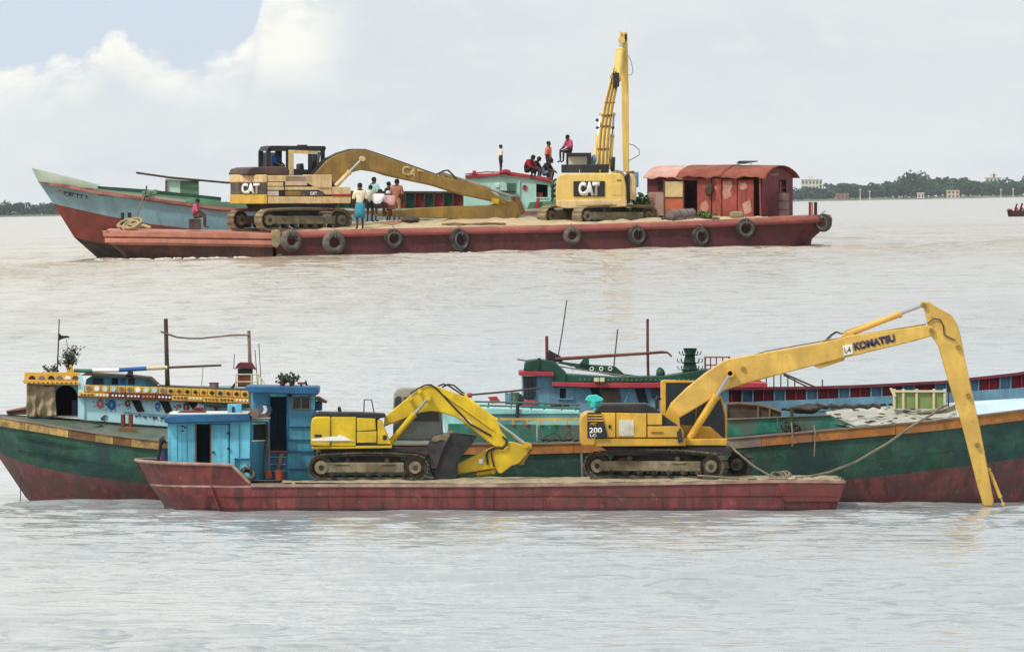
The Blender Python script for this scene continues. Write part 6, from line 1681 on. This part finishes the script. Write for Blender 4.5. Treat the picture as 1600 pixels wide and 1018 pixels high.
for t in (0, .33, .66, 1): MB().torus(U.p(1047 + 36 * t, 2.2 + .7 * t, 337 - t), .27, .02, (1, .74, 0), 20, 6).build('drum_rim', M_tyre_g, e)
MB().box(U, 1058, 1074, 2.0, 2.8, 343, 348).build('chock', M_mudl, e)
plant('weed_clump', 'green leafy clump growing on the sand before the red shed', U.p(1102, 2.2, 345), .35, .55, 30, M_leaf, 31, leaf=.16)
plant('weed_clump', 'green leafy heap between the raised arm machine and the red shed', U.p(1003, 5.5, 340), .95, .5, 40, M_leaf, 32, leaf=.22)
mb = MB(); mb.box(U, 1142, 1164, 2.2, 2.8, 330, 342)
single(mb, 'sack', 'pale sack leaning on the front wall of the red shed', 'sack', M_mudl, U.p(1152, 2.4, 342), bevel=.1)
mb = MB()
for i in range(9): mb.blob(U.p(1040 + i * 9 + (i % 3) * 3, 1.6 + (i % 2) * .6, 343 - (i % 2)), .2, .2, .1, i, 0, .4, 6)
single(mb, 'scrap_heap', 'low heap of brown scrap on the deck right of the long track', 'scrap', M_wood_d, U.p(1070, 1.8, 346))
e = thing('hanging_sack', 'dark bundle hung on the front wall of the red shed', 'bundle', Q.p(1112, -.15, 302)); MB().blob(Q.p(1111, -.16, 296), .16, .12, .26, 8, 0, .3, 8).build('bundle', M_wood_d, e); MB().tube(Q, [(1114, -.1, 290), (1115, -.05, 286)], .02, 5).build('strap', M_rope_d, e)


# ------------------------------------------------------------------ people
POSES = {
    'stand': dict(pelvis=(0, 0, .93), spine=(0, 0, 1.12), chest=(0, -.01, 1.32), neck=(0, -.01, 1.46), head=(0, -.02, 1.56), top=(0, -.02, 1.66),
                  sh=(.17, 0, 1.39), el=(.245, .03, 1.12), wr=(.22, -.10, .90), ha=(.215, -.13, .82), hip=(.09, 0, .90), kn=(.10, -.03, .49), an=(.10, .02, .08), to=(.12, -.15, .035)),
    'lean': dict(pelvis=(0, .04, .90), spine=(0, 0, 1.08), chest=(0, -.08, 1.26), neck=(0, -.12, 1.39), head=(0, -.16, 1.48), top=(0, -.18, 1.58),
                 sh=(.17, -.07, 1.33), el=(.24, -.08, 1.06), wr=(.18, -.26, .92), ha=(.16, -.32, .88), hip=(.09, .04, .87), kn=(.11, -.10, .48), an=(.10, .06, .08), to=(.12, -.11, .035)),
    'sit': dict(pelvis=(0, 0, .11), spine=(0, .01, .30), chest=(0, -.06, .48), neck=(0, -.10, .61), head=(0, -.14, .70), top=(0, -.16, .80),
                sh=(.17, -.06, .55), el=(.25, -.16, .31), wr=(.17, -.36, .22), ha=(.14, -.43, .19), hip=(.09, -.03, .10), kn=(.13, -.44, .14), an=(.11, -.44, -.30), to=(.12, -.60, -.35)),
    'hunch': dict(pelvis=(0, 0, .12), spine=(0, -.02, .30), chest=(0, -.16, .44), neck=(0, -.25, .54), head=(0, -.31, .61), top=(0, -.36, .69),
                  sh=(.17, -.17, .50), el=(.23, -.30, .28), wr=(.13, -.46, .22), ha=(.09, -.52, .19), hip=(.09, -.02, .11), kn=(.15, -.40, .26), an=(.12, -.32, -.14), to=(.13, -.48, -.19)),
}
RADII = dict(pelvis=.160, spine=.170, chest=.178, neck=.060, head=.095, top=.058, sh=.092, el=.068, wr=.032, ha=.036, hip=.088, kn=.056, an=.040, to=.034)


def person(label, loc, pose, yaw, shirt, lower, s=1.0, wrap=None, bare_legs=True, cap=None, group=None):
    J = POSES[pose]; names, P, E = [], [], []
    def add(n, p, par):
        names.append(n); P.append(Vector(p) * s)
        if par is not None: E.append((names.index(par), len(names) - 1))
    for n, par in (('pelvis', None), ('spine', 'pelvis'), ('chest', 'spine'), ('neck', 'chest'), ('head', 'neck'), ('top', 'head')): add(n, J[n], par)
    for q, sx in (('L', -1), ('R', 1)):
        for n, par in (('sh', 'chest'), ('el', 'sh' + q), ('wr', 'el' + q), ('ha', 'wr' + q), ('hip', 'pelvis'), ('kn', 'hip' + q), ('an', 'kn' + q), ('to', 'an' + q)):
            x, y, z = J[n]
            if n in ('wr', 'ha') and q == 'L' and pose == 'stand': y += .05; z += .02
            add(n + q, (x * sx, y, z), par)
    me = bpy.data.meshes.new('body_src'); me.from_pydata([tuple(p) for p in P], E, [])
    ob = bpy.data.objects.new('body_src', me); COL.objects.link(ob)
    md = ob.modifiers.new('skin', 'SKIN'); md.use_smooth_shade = True
    for i, v in enumerate(me.skin_vertices[0].data):
        r = RADII[names[i].rstrip('LR')] * s; v.radius = (r, r); v.use_root = (i == 0)
        if names[i] in ('pelvis', 'spine', 'chest'): v.radius = (r * 1.12, r * .82)
    ob.modifiers.new('sub', 'SUBSURF').levels = 1
    dg = bpy.context.evaluated_depsgraph_get(); ev = ob.evaluated_get(dg); em = ev.to_mesh()
    V = [v.co.copy() for v in em.vertices]; Fc = [tuple(p.vertices) for p in em.polygons]
    ev.to_mesh_clear(); bpy.data.objects.remove(ob); bpy.data.meshes.remove(me)
    # fingers, nose and ears belong to the same body mesh
    ex = MB()
    for q, sx in (('L', -1), ('R', 1)):
        ha, wr = P[names.index('ha' + q)], P[names.index('wr' + q)]
        d = (ha - wr).normalized(); side = Vector((sx, 0, 0)); side = (side - d * side.dot(d)).normalized(); nrm = d.cross(side)
        for k, (o_, L) in enumerate(((-.028, .066), (-.010, .078), (.009, .074), (.027, .058))):
            b = ha + side * o_ * s + d * .01 * s
            ex.tube(WORLD, [tuple(b), tuple(b + d * L * .55 * s), tuple(b + d * L * .95 * s - nrm * .022 * s * sx)], [.011 * s, .0095 * s, .007 * s], 5)
        b = wr + d * .03 * s - side * .022 * s
        ex.tube(WORLD, [tuple(b), tuple(b - side * .03 * s + d * .025 * s), tuple(b - side * .036 * s + d * .06 * s)], [.012 * s, .011 * s, .008 * s], 5)
    hd, tp = P[names.index('head')], P[names.index('top')]
    upv = (tp - hd).normalized(); fw = Vector((0, -1, 0)); fw = (fw - upv * fw.dot(upv)).normalized()
    ex.tube(WORLD, [tuple(hd + fw * .075 * s + upv * .03 * s), tuple(hd + fw * .108 * s - upv * .012 * s)], [.008 * s, .018 * s], 5)
    for sx in (-1, 1): ex.blob(hd + Vector((sx * .088 * s, 0, 0)) + upv * .005, .012 * s, .022 * s, .03 * s, 1, 0, 0, 4)
    bones = []
    for a, b in E:
        n = names[b].rstrip('LR')
        m = {'spine': 1, 'chest': 1, 'neck': 0, 'head': 0, 'top': 0, 'sh': 1, 'el': 1, 'wr': 0, 'ha': 0, 'hip': 2, 'kn': 2, 'an': 0 if bare_legs else 2, 'to': 0}[n]
        bones.append((P[a], P[b], m, n))
    def near(c):
        best, bm = 9, 0
        for a, b, m, n in bones:
            ab = b - a; t = max(0, min(1, (c - a).dot(ab) / max(ab.length_squared, 1e-9))); d = (c - a - ab * t).length
            if n == 'neck': d += .02 if t < .55 else 0
            if d < best: best, bm = d, (m if not (n == 'neck' and t < .35) else 1)
        return bm
    mi = []
    for f in Fc: mi.append(near(sum((V[i] for i in f), Vector()) / len(f)))
    R = Matrix.Rotation(rad(yaw), 3, 'Z')
    e = thing('person', label, 'person', loc, group)
    base = Vector(loc)
    mb = MB(); mb.v = [base + R @ v for v in V]; mb.f = list(Fc); mb.m = mi
    mb.add([base + R @ v for v in ex.v], ex.f, 0)
    mb.build('body', [M_skin, cloth(shirt), cloth(lower)], e, angle=80)
    hb = MB(); cen = hd.lerp(tp, .42) - fw * .014 * s
    hb.blob(cen + upv * .022 * s, .094 * s, .1 * s, .088 * s, 3, 0, .04, 8)
    hb2 = MB(); hb2.v = [base + R @ v for v in hb.v]; hb2.f = hb.f; hb2.m = hb.m
    hb2.build('cap' if cap else 'hair', cloth(cap) if cap else M_hair, e)
    eye = MB()
    for sx in (-1, 1): eye.blob(hd + fw * .082 * s + upv * .022 * s + Vector((sx * .032 * s, 0, 0)), .012 * s, .008 * s, .008 * s, 1, 0, 0, 4)
    for sx in (0,): eye.blob(hd + fw * .084 * s - upv * .045 * s, .024 * s, .008 * s, .006 * s, 1, 0, 0, 4)
    eye.v = [base + R @ v for v in eye.v]; eye.build('facial_features', M_hair, e)
    if wrap:
        wm = MB(); rows = []
        for z, rx_, ry_ in ((.98, .155, .125), (.86, .18, .15), (.65, .19, .165), (.42, .20, .175)):
            rows.append([base + R @ (Vector((rx_ * math.cos(a * math.pi / 8) * (1 + .05 * math.sin(3 * a)), ry_ * math.sin(a * math.pi / 8), z)) * s) for a in range(17)])
        wm.loft(rows); o = wm.build('lungi', cloth(wrap), e); o.modifiers.new('thick', 'SOLIDIFY').thickness = .012
    return e


mb = MB(); mb.box(U, 294, 312, 1.3, 1.9, 342, 359)
single(mb, 'wooden_box', 'low dark box the man in pink sits on near the barge bow', 'box', M_wood_d, U.p(303, 1.6, 359), bevel=.02)
person('person in a pink shirt sitting hunched on a box on the salmon barge end', U.p(302, 1.6, 342), 'sit', 80, '#c4688a', '#6c4a4c', 1.0)
person('person seen from behind in cream shirt and teal lungi beside the tan excavator track', U.p(562, .75, 358), 'stand', 190, '#e8e0c4', '#4c94ac', 1.12, wrap='#4c9ab4')
person('person in white shirt sitting with back turned beside the tan excavator stick', W(590, 327, DT + .3), 'hunch', 165, '#e0dce4', '#3a3840', 1.12)
person('person in cream shirt standing partly behind the man in teal lungi', W(578, 347, DT + 2.2), 'lean', 170, '#e8e8d8', '#3c3c44', .95)
person('person in pale cyan shirt and dark cap standing under the tan boom', W(584, 347, DT + 3.4), 'stand', 140, '#a8d8dc', '#4c5660', 1.10, cap='#2c2a30')
person('person in red and white shirt with pale cap crouching under the tan boom', W(611, 329, DT + .8), 'hunch', 200, '#d8a4a4', '#94585c', 1.1, cap='#d4d0d8')
person('person in orange cloth standing right of the crouching man under the tan boom', W(620, 350, DT + 3.2), 'stand', 160, '#b88470', '#c8a888', 1.1)
person('person in black shirt standing behind the crouching man under the tan boom', W(607, 349, DT + 4.0), 'stand', 120, '#242228', '#2c2a30', 1.02)
roof = PX(537)
person('slight person in white shirt and dark shorts standing on the aqua cabin roof, leftmost there', roof.p(782, 2.0, 275), 'stand', 100, '#e8dcd8', '#26242a', .78)
person('person in crimson shirt sitting on the aqua cabin roof edge with legs hanging', roof.p(822, 1.5, 271), 'hunch', 60, '#a4283c', '#2a2628', 1.05, bare_legs=False)
person('person in dark maroon shirt leaning behind the one in crimson, on the aqua cabin roof', roof.p(831, 2.3, 272), 'hunch', 70, '#4c2430', '#2a2628', 1.0, bare_legs=False)
person('person in dark shirt with blue lap cloth sitting left of the one in orange', roof.p(849, 2.0, 276), 'hunch', 70, '#26282e', '#7c98b4', 1.05)
person('person in orange shirt and dark trousers standing on the aqua cabin roof', roof.p(857, 2.6, 281), 'stand', 70, '#e07858', '#2c2a34', .96, bare_legs=False)
person('person in pink shirt sitting on top of the right excavator cab, hand on hip', Rr.p(890, 1.7, 240.5), 'sit', -55, '#c4587c', '#3c3238', .95, bare_legs=False)
person('person in blue shirt sitting inside the tan excavator cab', Y.p(440, .85, 264), 'sit', 60, '#3468b8', '#28304c', .92)

# ------------------------------------------------------------------ small passenger boat at the right edge
_D = 1170.0
_x = W(1586, 330, _D).x; _z = wz(_x, _D)
RB = LF((_x, _D, _z), 0)
rb = thing('rowing_boat', 'small dark boat with a red canopy crowded with people at the right edge', 'boat', RB.p(0, 0, 0))
st = []
for x, h, t in ((-.75, .04, .62), (-.35, .35, .56), (.2, .6, .5), (1.0, .65, .48), (1.8, .55, .5), (2.6, .05, .7)):
    st.append([(x, h, t), (x + (.12 if x < 0 else 0), h * .8, .05), (x + (.25 if x < 0 else 0), h * .5, -.25)])
hull(rb, RB, st, 0, [M_boot], [0, 0])
MB().box(RB, -.3, 2.0, -.45, .45, .28, .38).build('thwart', M_crim, rb)
mb = MB(); mb.prism(RB, [(-.74, .6), (-.6, .72), (-.25, .66), (-.25, .5)], -.3, .3); mb.build('bow_board', M_coral, rb)
person('person in crimson shirt in the small boat at the right edge, nearest its bow', RB.p(.02, 0, .36), 'sit', 80, '#a83048', '#5c2430', .95)
person('person in dark red shirt second from the bow in the small boat', RB.p(.5, .1, .36), 'sit', 80, '#8c3448', '#2c2028', 1.0)
person('person in black shirt sitting rightmost in view in the small boat', RB.p(.95, -.1, .36), 'sit', 70, '#38303a', '#2c2028', 1.0)

# ------------------------------------------------------------------ far bank: land, trees, buildings, poles
def far(px, D): return (px - 800) * D / F
def bank_strip(name, label, x0, x1, D, h):
    rows = []; rnd = random.Random(int(D))
    for i in range(41):
        px = x0 + (x1 - x0) * i / 40; x = far(px, D); z = wz(x, D)
        w = h * rnd.uniform(.6, 1.2)
        rows.append([(x, D - 60 + rnd.uniform(-30, 30), z - 1.5), (x, D - 20, z + w * .6), (x, D + 120, z + w), (x, D + 1400, z + w)])
    o = MB().loft(rows).build(name, paint('far bank soil', '#7a7a68', .95, .3, .5, '#56684a', scale=.05)); o['kind'] = 'structure'; o['label'] = label
DL, DRT = 8200.0, 9000.0
bank_strip('far_bank_right', 'low far river bank at the right', 690, 1760, DRT, 1.6)
bank_strip('far_bank_left', 'low far river bank at the left', -160, 760, DL, 1.2)

M_tree = paint('far tree foliage', '#31603e', .9, .35, scale=.25)
M_tree2 = paint('dark far tree foliage', '#264434', .9, .35, scale=.25)
M_trunk = paint('tree bark', '#5c4c3c', .95, .2)


def crown_mesh(seed, flat=1.0, n=420, leaf=1.0):
    rnd = random.Random(seed); mb = MB()
    lobes = [(Vector((rnd.gauss(0, .33), rnd.gauss(0, .33), rnd.uniform(.35, .95) * flat + (1 - flat) * .75)), rnd.uniform(.22, .42)) for _ in range(9)]
    for i in range(n):
        c, r = rnd.choice(lobes)
        d = Vector((rnd.gauss(0, 1), rnd.gauss(0, 1), rnd.gauss(0, 1))).normalized()
        p = c + Vector((d.x, d.y, d.z * .7)) * r * rnd.uniform(.55, 1.05)
        a = Vector((rnd.gauss(0, 1), rnd.gauss(0, 1), rnd.gauss(0, 1))).normalized(); b = a.cross(d).normalized()
        s = leaf * rnd.uniform(.05, .11)
        mb.add([p - a * s, p + b * s * .8, p + a * s, p - b * s * .8], [(0, 1, 2, 3)])
    me = bpy.data.meshes.new('crown'); me.from_pydata([tuple(v) for v in mb.v], [], mb.f)
    return me


def trunk_mesh(seed):
    rnd = random.Random(seed); mb = MB()
    mb.tube(WORLD, [(0, 0, -.02), (.01, 0, .25), (0, .01, .6)], [.035, .028, .012], 7)
    for k in range(4):
        a = rnd.uniform(0, 6.28); mb.tube(WORLD, [(0, 0, .25 + .07 * k), (math.cos(a) * .16, math.sin(a) * .16, .45 + .07 * k), (math.cos(a) * .28, math.sin(a) * .28, .62 + .06 * k)], [.018, .012, .005], 5)
    me = bpy.data.meshes.new('trunk'); me.from_pydata([tuple(v) for v in mb.v], [], mb.f); me.materials.append(M_trunk)
    return me


CROWNS = []
for i in range(5):
    c = crown_mesh(100 + i); c.materials.append(M_tree if i % 2 else M_tree2); CROWNS.append((c, trunk_mesh(200 + i)))
FLATC = crown_mesh(150, .35, 260, .9); FLATC.materials.append(M_tree2)


def tree(px, D, hpx, wpx, label, group, k, crown=None):
    x = far(px, D); z = wz(x, D) + .8; sc = D / F
    e = thing('far_tree', label, 'tree', (x, D, z), group)
    c, t = CROWNS[k % 5]
    for nm, me in (('trunk', t), ('crown', crown or c)):
        o = bpy.data.objects.new(nm, me); COL.objects.link(o); o.parent = e
        o.scale = (wpx * sc, wpx * sc, hpx * sc); o.rotation_euler = (0, 0, k * 1.7)
    return e


rnd = random.Random(77)
top_r = interp([(1200, 296), (1245, 294), (1262, 296), (1290, 296), (1305, 290), (1322, 287), (1335, 291), (1350, 289), (1365, 291), (1380, 287), (1400, 285), (1425, 283), (1445, 280), (1460, 285), (1480, 279),
                (1500, 282), (1520, 283), (1540, 286), (1560, 285), (1585, 283), (1600, 281), (1700, 283)])
base_r = lambda px: YH + (H - (wz(far(px, DRT), DRT) + .8)) * F / DRT
px = 1236.0; k = 0
while px < 1660:
    for row in range(2):
        p = px + rnd.uniform(-7, 7); D = DRT + row * 150 + rnd.uniform(0, 60)
        h = max(8, base_r(p) - top_r(p)) * (rnd.uniform(.92, 1.15) if row else rnd.uniform(.55, .95))
        tree(p, D, h, rnd.uniform(20, 34), 'leafy tree in the back row of the far wood at the right' if row else 'leafy tree in the front row of the far wood at the right', 'far trees on the right bank', k); k += 1
    px += rnd.uniform(9, 13)
tree(1428, DRT + 80, base_r(1428) - 268, 36, 'tall tree with a flat spreading crown rising above the far right wood', None, 3, FLATC)
px = -60.0
while px < 330:
    p = px; D = DL + rnd.uniform(0, 120); b0 = YH + (H - (wz(far(p, DL), DL) + .8)) * F / DL
    tree(p, D, (b0 - 319) * rnd.uniform(.75, 1.15), rnd.uniform(14, 24), 'leafy tree on the far left bank beyond the mint bow', 'far trees on the left bank', k); k += 1
    px += rnd.uniform(7, 11)
for name, x0, x1, D, hh, seed in (('far_wood', 700, 1690, DRT + 300, 10, 1), ('far_wood', -120, 720, DL + 250, 7, 2)):
    rnd2 = random.Random(seed); mb = MB()
    for i in range(5200):
        p = rnd2.uniform(x0, x1); x = far(p, D); z = wz(x, D); a = Vector((rnd2.gauss(0, 1), rnd2.gauss(0, 1), rnd2.gauss(0, 1))).normalized(); b = a.orthogonal().normalized(); s = rnd2.uniform(.6, 1.3)
        q = Vector((x, D + rnd2.uniform(0, 60), z + hh * (.75 + .25 * math.sin(p * .13)) * rnd2.random()))
        mb.add([q - a * s, q + b * s, q + a * s, q - b * s], [(0, 1, 2, 3)])
    o = mb.build(name, M_tree2); tag(o, 'dense undergrowth of the far bank at the right' if seed == 1 else 'dense undergrowth of the far bank at the left', None, None, 'stuff')

M_bw = paint('pale building wall', '#d6d2c8', .8, .06, .2, '#b8b0a4', scale=.1)
M_bp = paint('pinkish building wall', '#d0b8a8', .8, .08, scale=.1)
M_bg = paint('far window dark', '#5a646c', .4, .1)


def building(label, px0, px1, py0, D, floors, cols, wall, extra=()):
    x0, x1 = far(px0, D), far(px1, D); zb = wz((x0 + x1) / 2, D) + .5; zt = H - (py0 - YH) * D / F
    e = thing('far_building', label, 'building', ((x0 + x1) / 2, D, zb)); fr = ID()
    MB().box(fr, x0, x1, D, D + 12, zb, zt).build('wall', wall, e)
    MB().box(fr, x0 - .4, x1 + .4, D - .4, D + 12.4, zt, zt + .5).build('roof', wall, e)
    for a, b, c in extra: MB().box(fr, x0 + (x1 - x0) * a, x0 + (x1 - x0) * b, D + 2, D + 9, zt + .5, zt + .5 + c).build('stair_tower', wall, e)
    vis = zt - zb
    for f in range(floors):
        for c in range(cols):
            cx = x0 + (x1 - x0) * (c + .5) / cols; cz = zt - vis * (f + .5) / floors; ww = (x1 - x0) / cols * .25; hh = vis / floors * .28
            MB().box(fr, cx - ww, cx + ww, D - .12, D + .1, cz - hh, cz + hh).build('window', M_bg, e)
building('pale flat roofed four storey building far off right of the red shed', 1252, 1285, 281, DRT + 500, 4, 6, M_bw, ((.35, .6, 2.2),))
building('pale building with a stepped top above the far right wood', 1540, 1564, 278, DRT + 500, 4, 4, M_bw, ((.3, .75, 2.4), (.5, .6, 4.2)))
building('small pinkish house on the far right bank by the water', 1480, 1499, 298, DRT - 60, 2, 3, M_bp, ())
building('small grey hut half hidden among the far right trees', 1434, 1444, 302, DRT - 30, 1, 2, M_bw, ())
building('low house with reddish roof among trees right of the four storey building', 1307, 1326, 303, DRT - 20, 1, 3, paint('far red roof', '#a4786c', .8, .1, scale=.1), ())
for i, (p, y0, lab) in enumerate(((1344, 294, 'left one of two white poles on the far right bank'), (1359, 297, 'right one of two white poles on the far right bank'), (1564, 294, 'pale pole on the far right bank above the small boat'), (1583, 293, 'rightmost pale pole on the far right bank'))):
    D = DRT - 90; x = far(p, D); z0 = wz(x, D); z1 = H - (y0 - YH) * D / F
    mb = MB(); mb.tube(WORLD, [(x, D, z0 - 1), (x, D, z1)], [.32, .22], 6); mb.box(WORLD, x - 1.0, x + 1.0, D - .1, D + .1, z1 - 1.2, z1 - .9)
    single(mb, 'power_pole', lab, 'pole', M_bw, (x, D, z0 - 1), 'poles on the far bank')


# ------------------------------------------------------------------ humid river air
hz = MB(); hz.box(WORLD, -16000, 16000, -400, 11400, -40, 120)
o = hz.build('haze', paint('unused haze skin', '#ffffff'))
o.data.materials.clear()
hm = bpy.data.materials.new('humid air'); hm.use_nodes = True
hm.node_tree.nodes.clear()
pv = hm.node_tree.nodes.new('ShaderNodeVolumePrincipled'); ho = hm.node_tree.nodes.new('ShaderNodeOutputMaterial')
pv.inputs['Color'].default_value = (0.78, 0.90, 1.0, 1); pv.inputs['Density'].default_value = 1.7e-5; pv.inputs['Anisotropy'].default_value = 0.0
hm.node_tree.links.new(pv.outputs[0], ho.inputs['Volume'])
o.data.materials.append(hm)
tag(o, 'thin humid haze over the river', None, None, 'stuff')
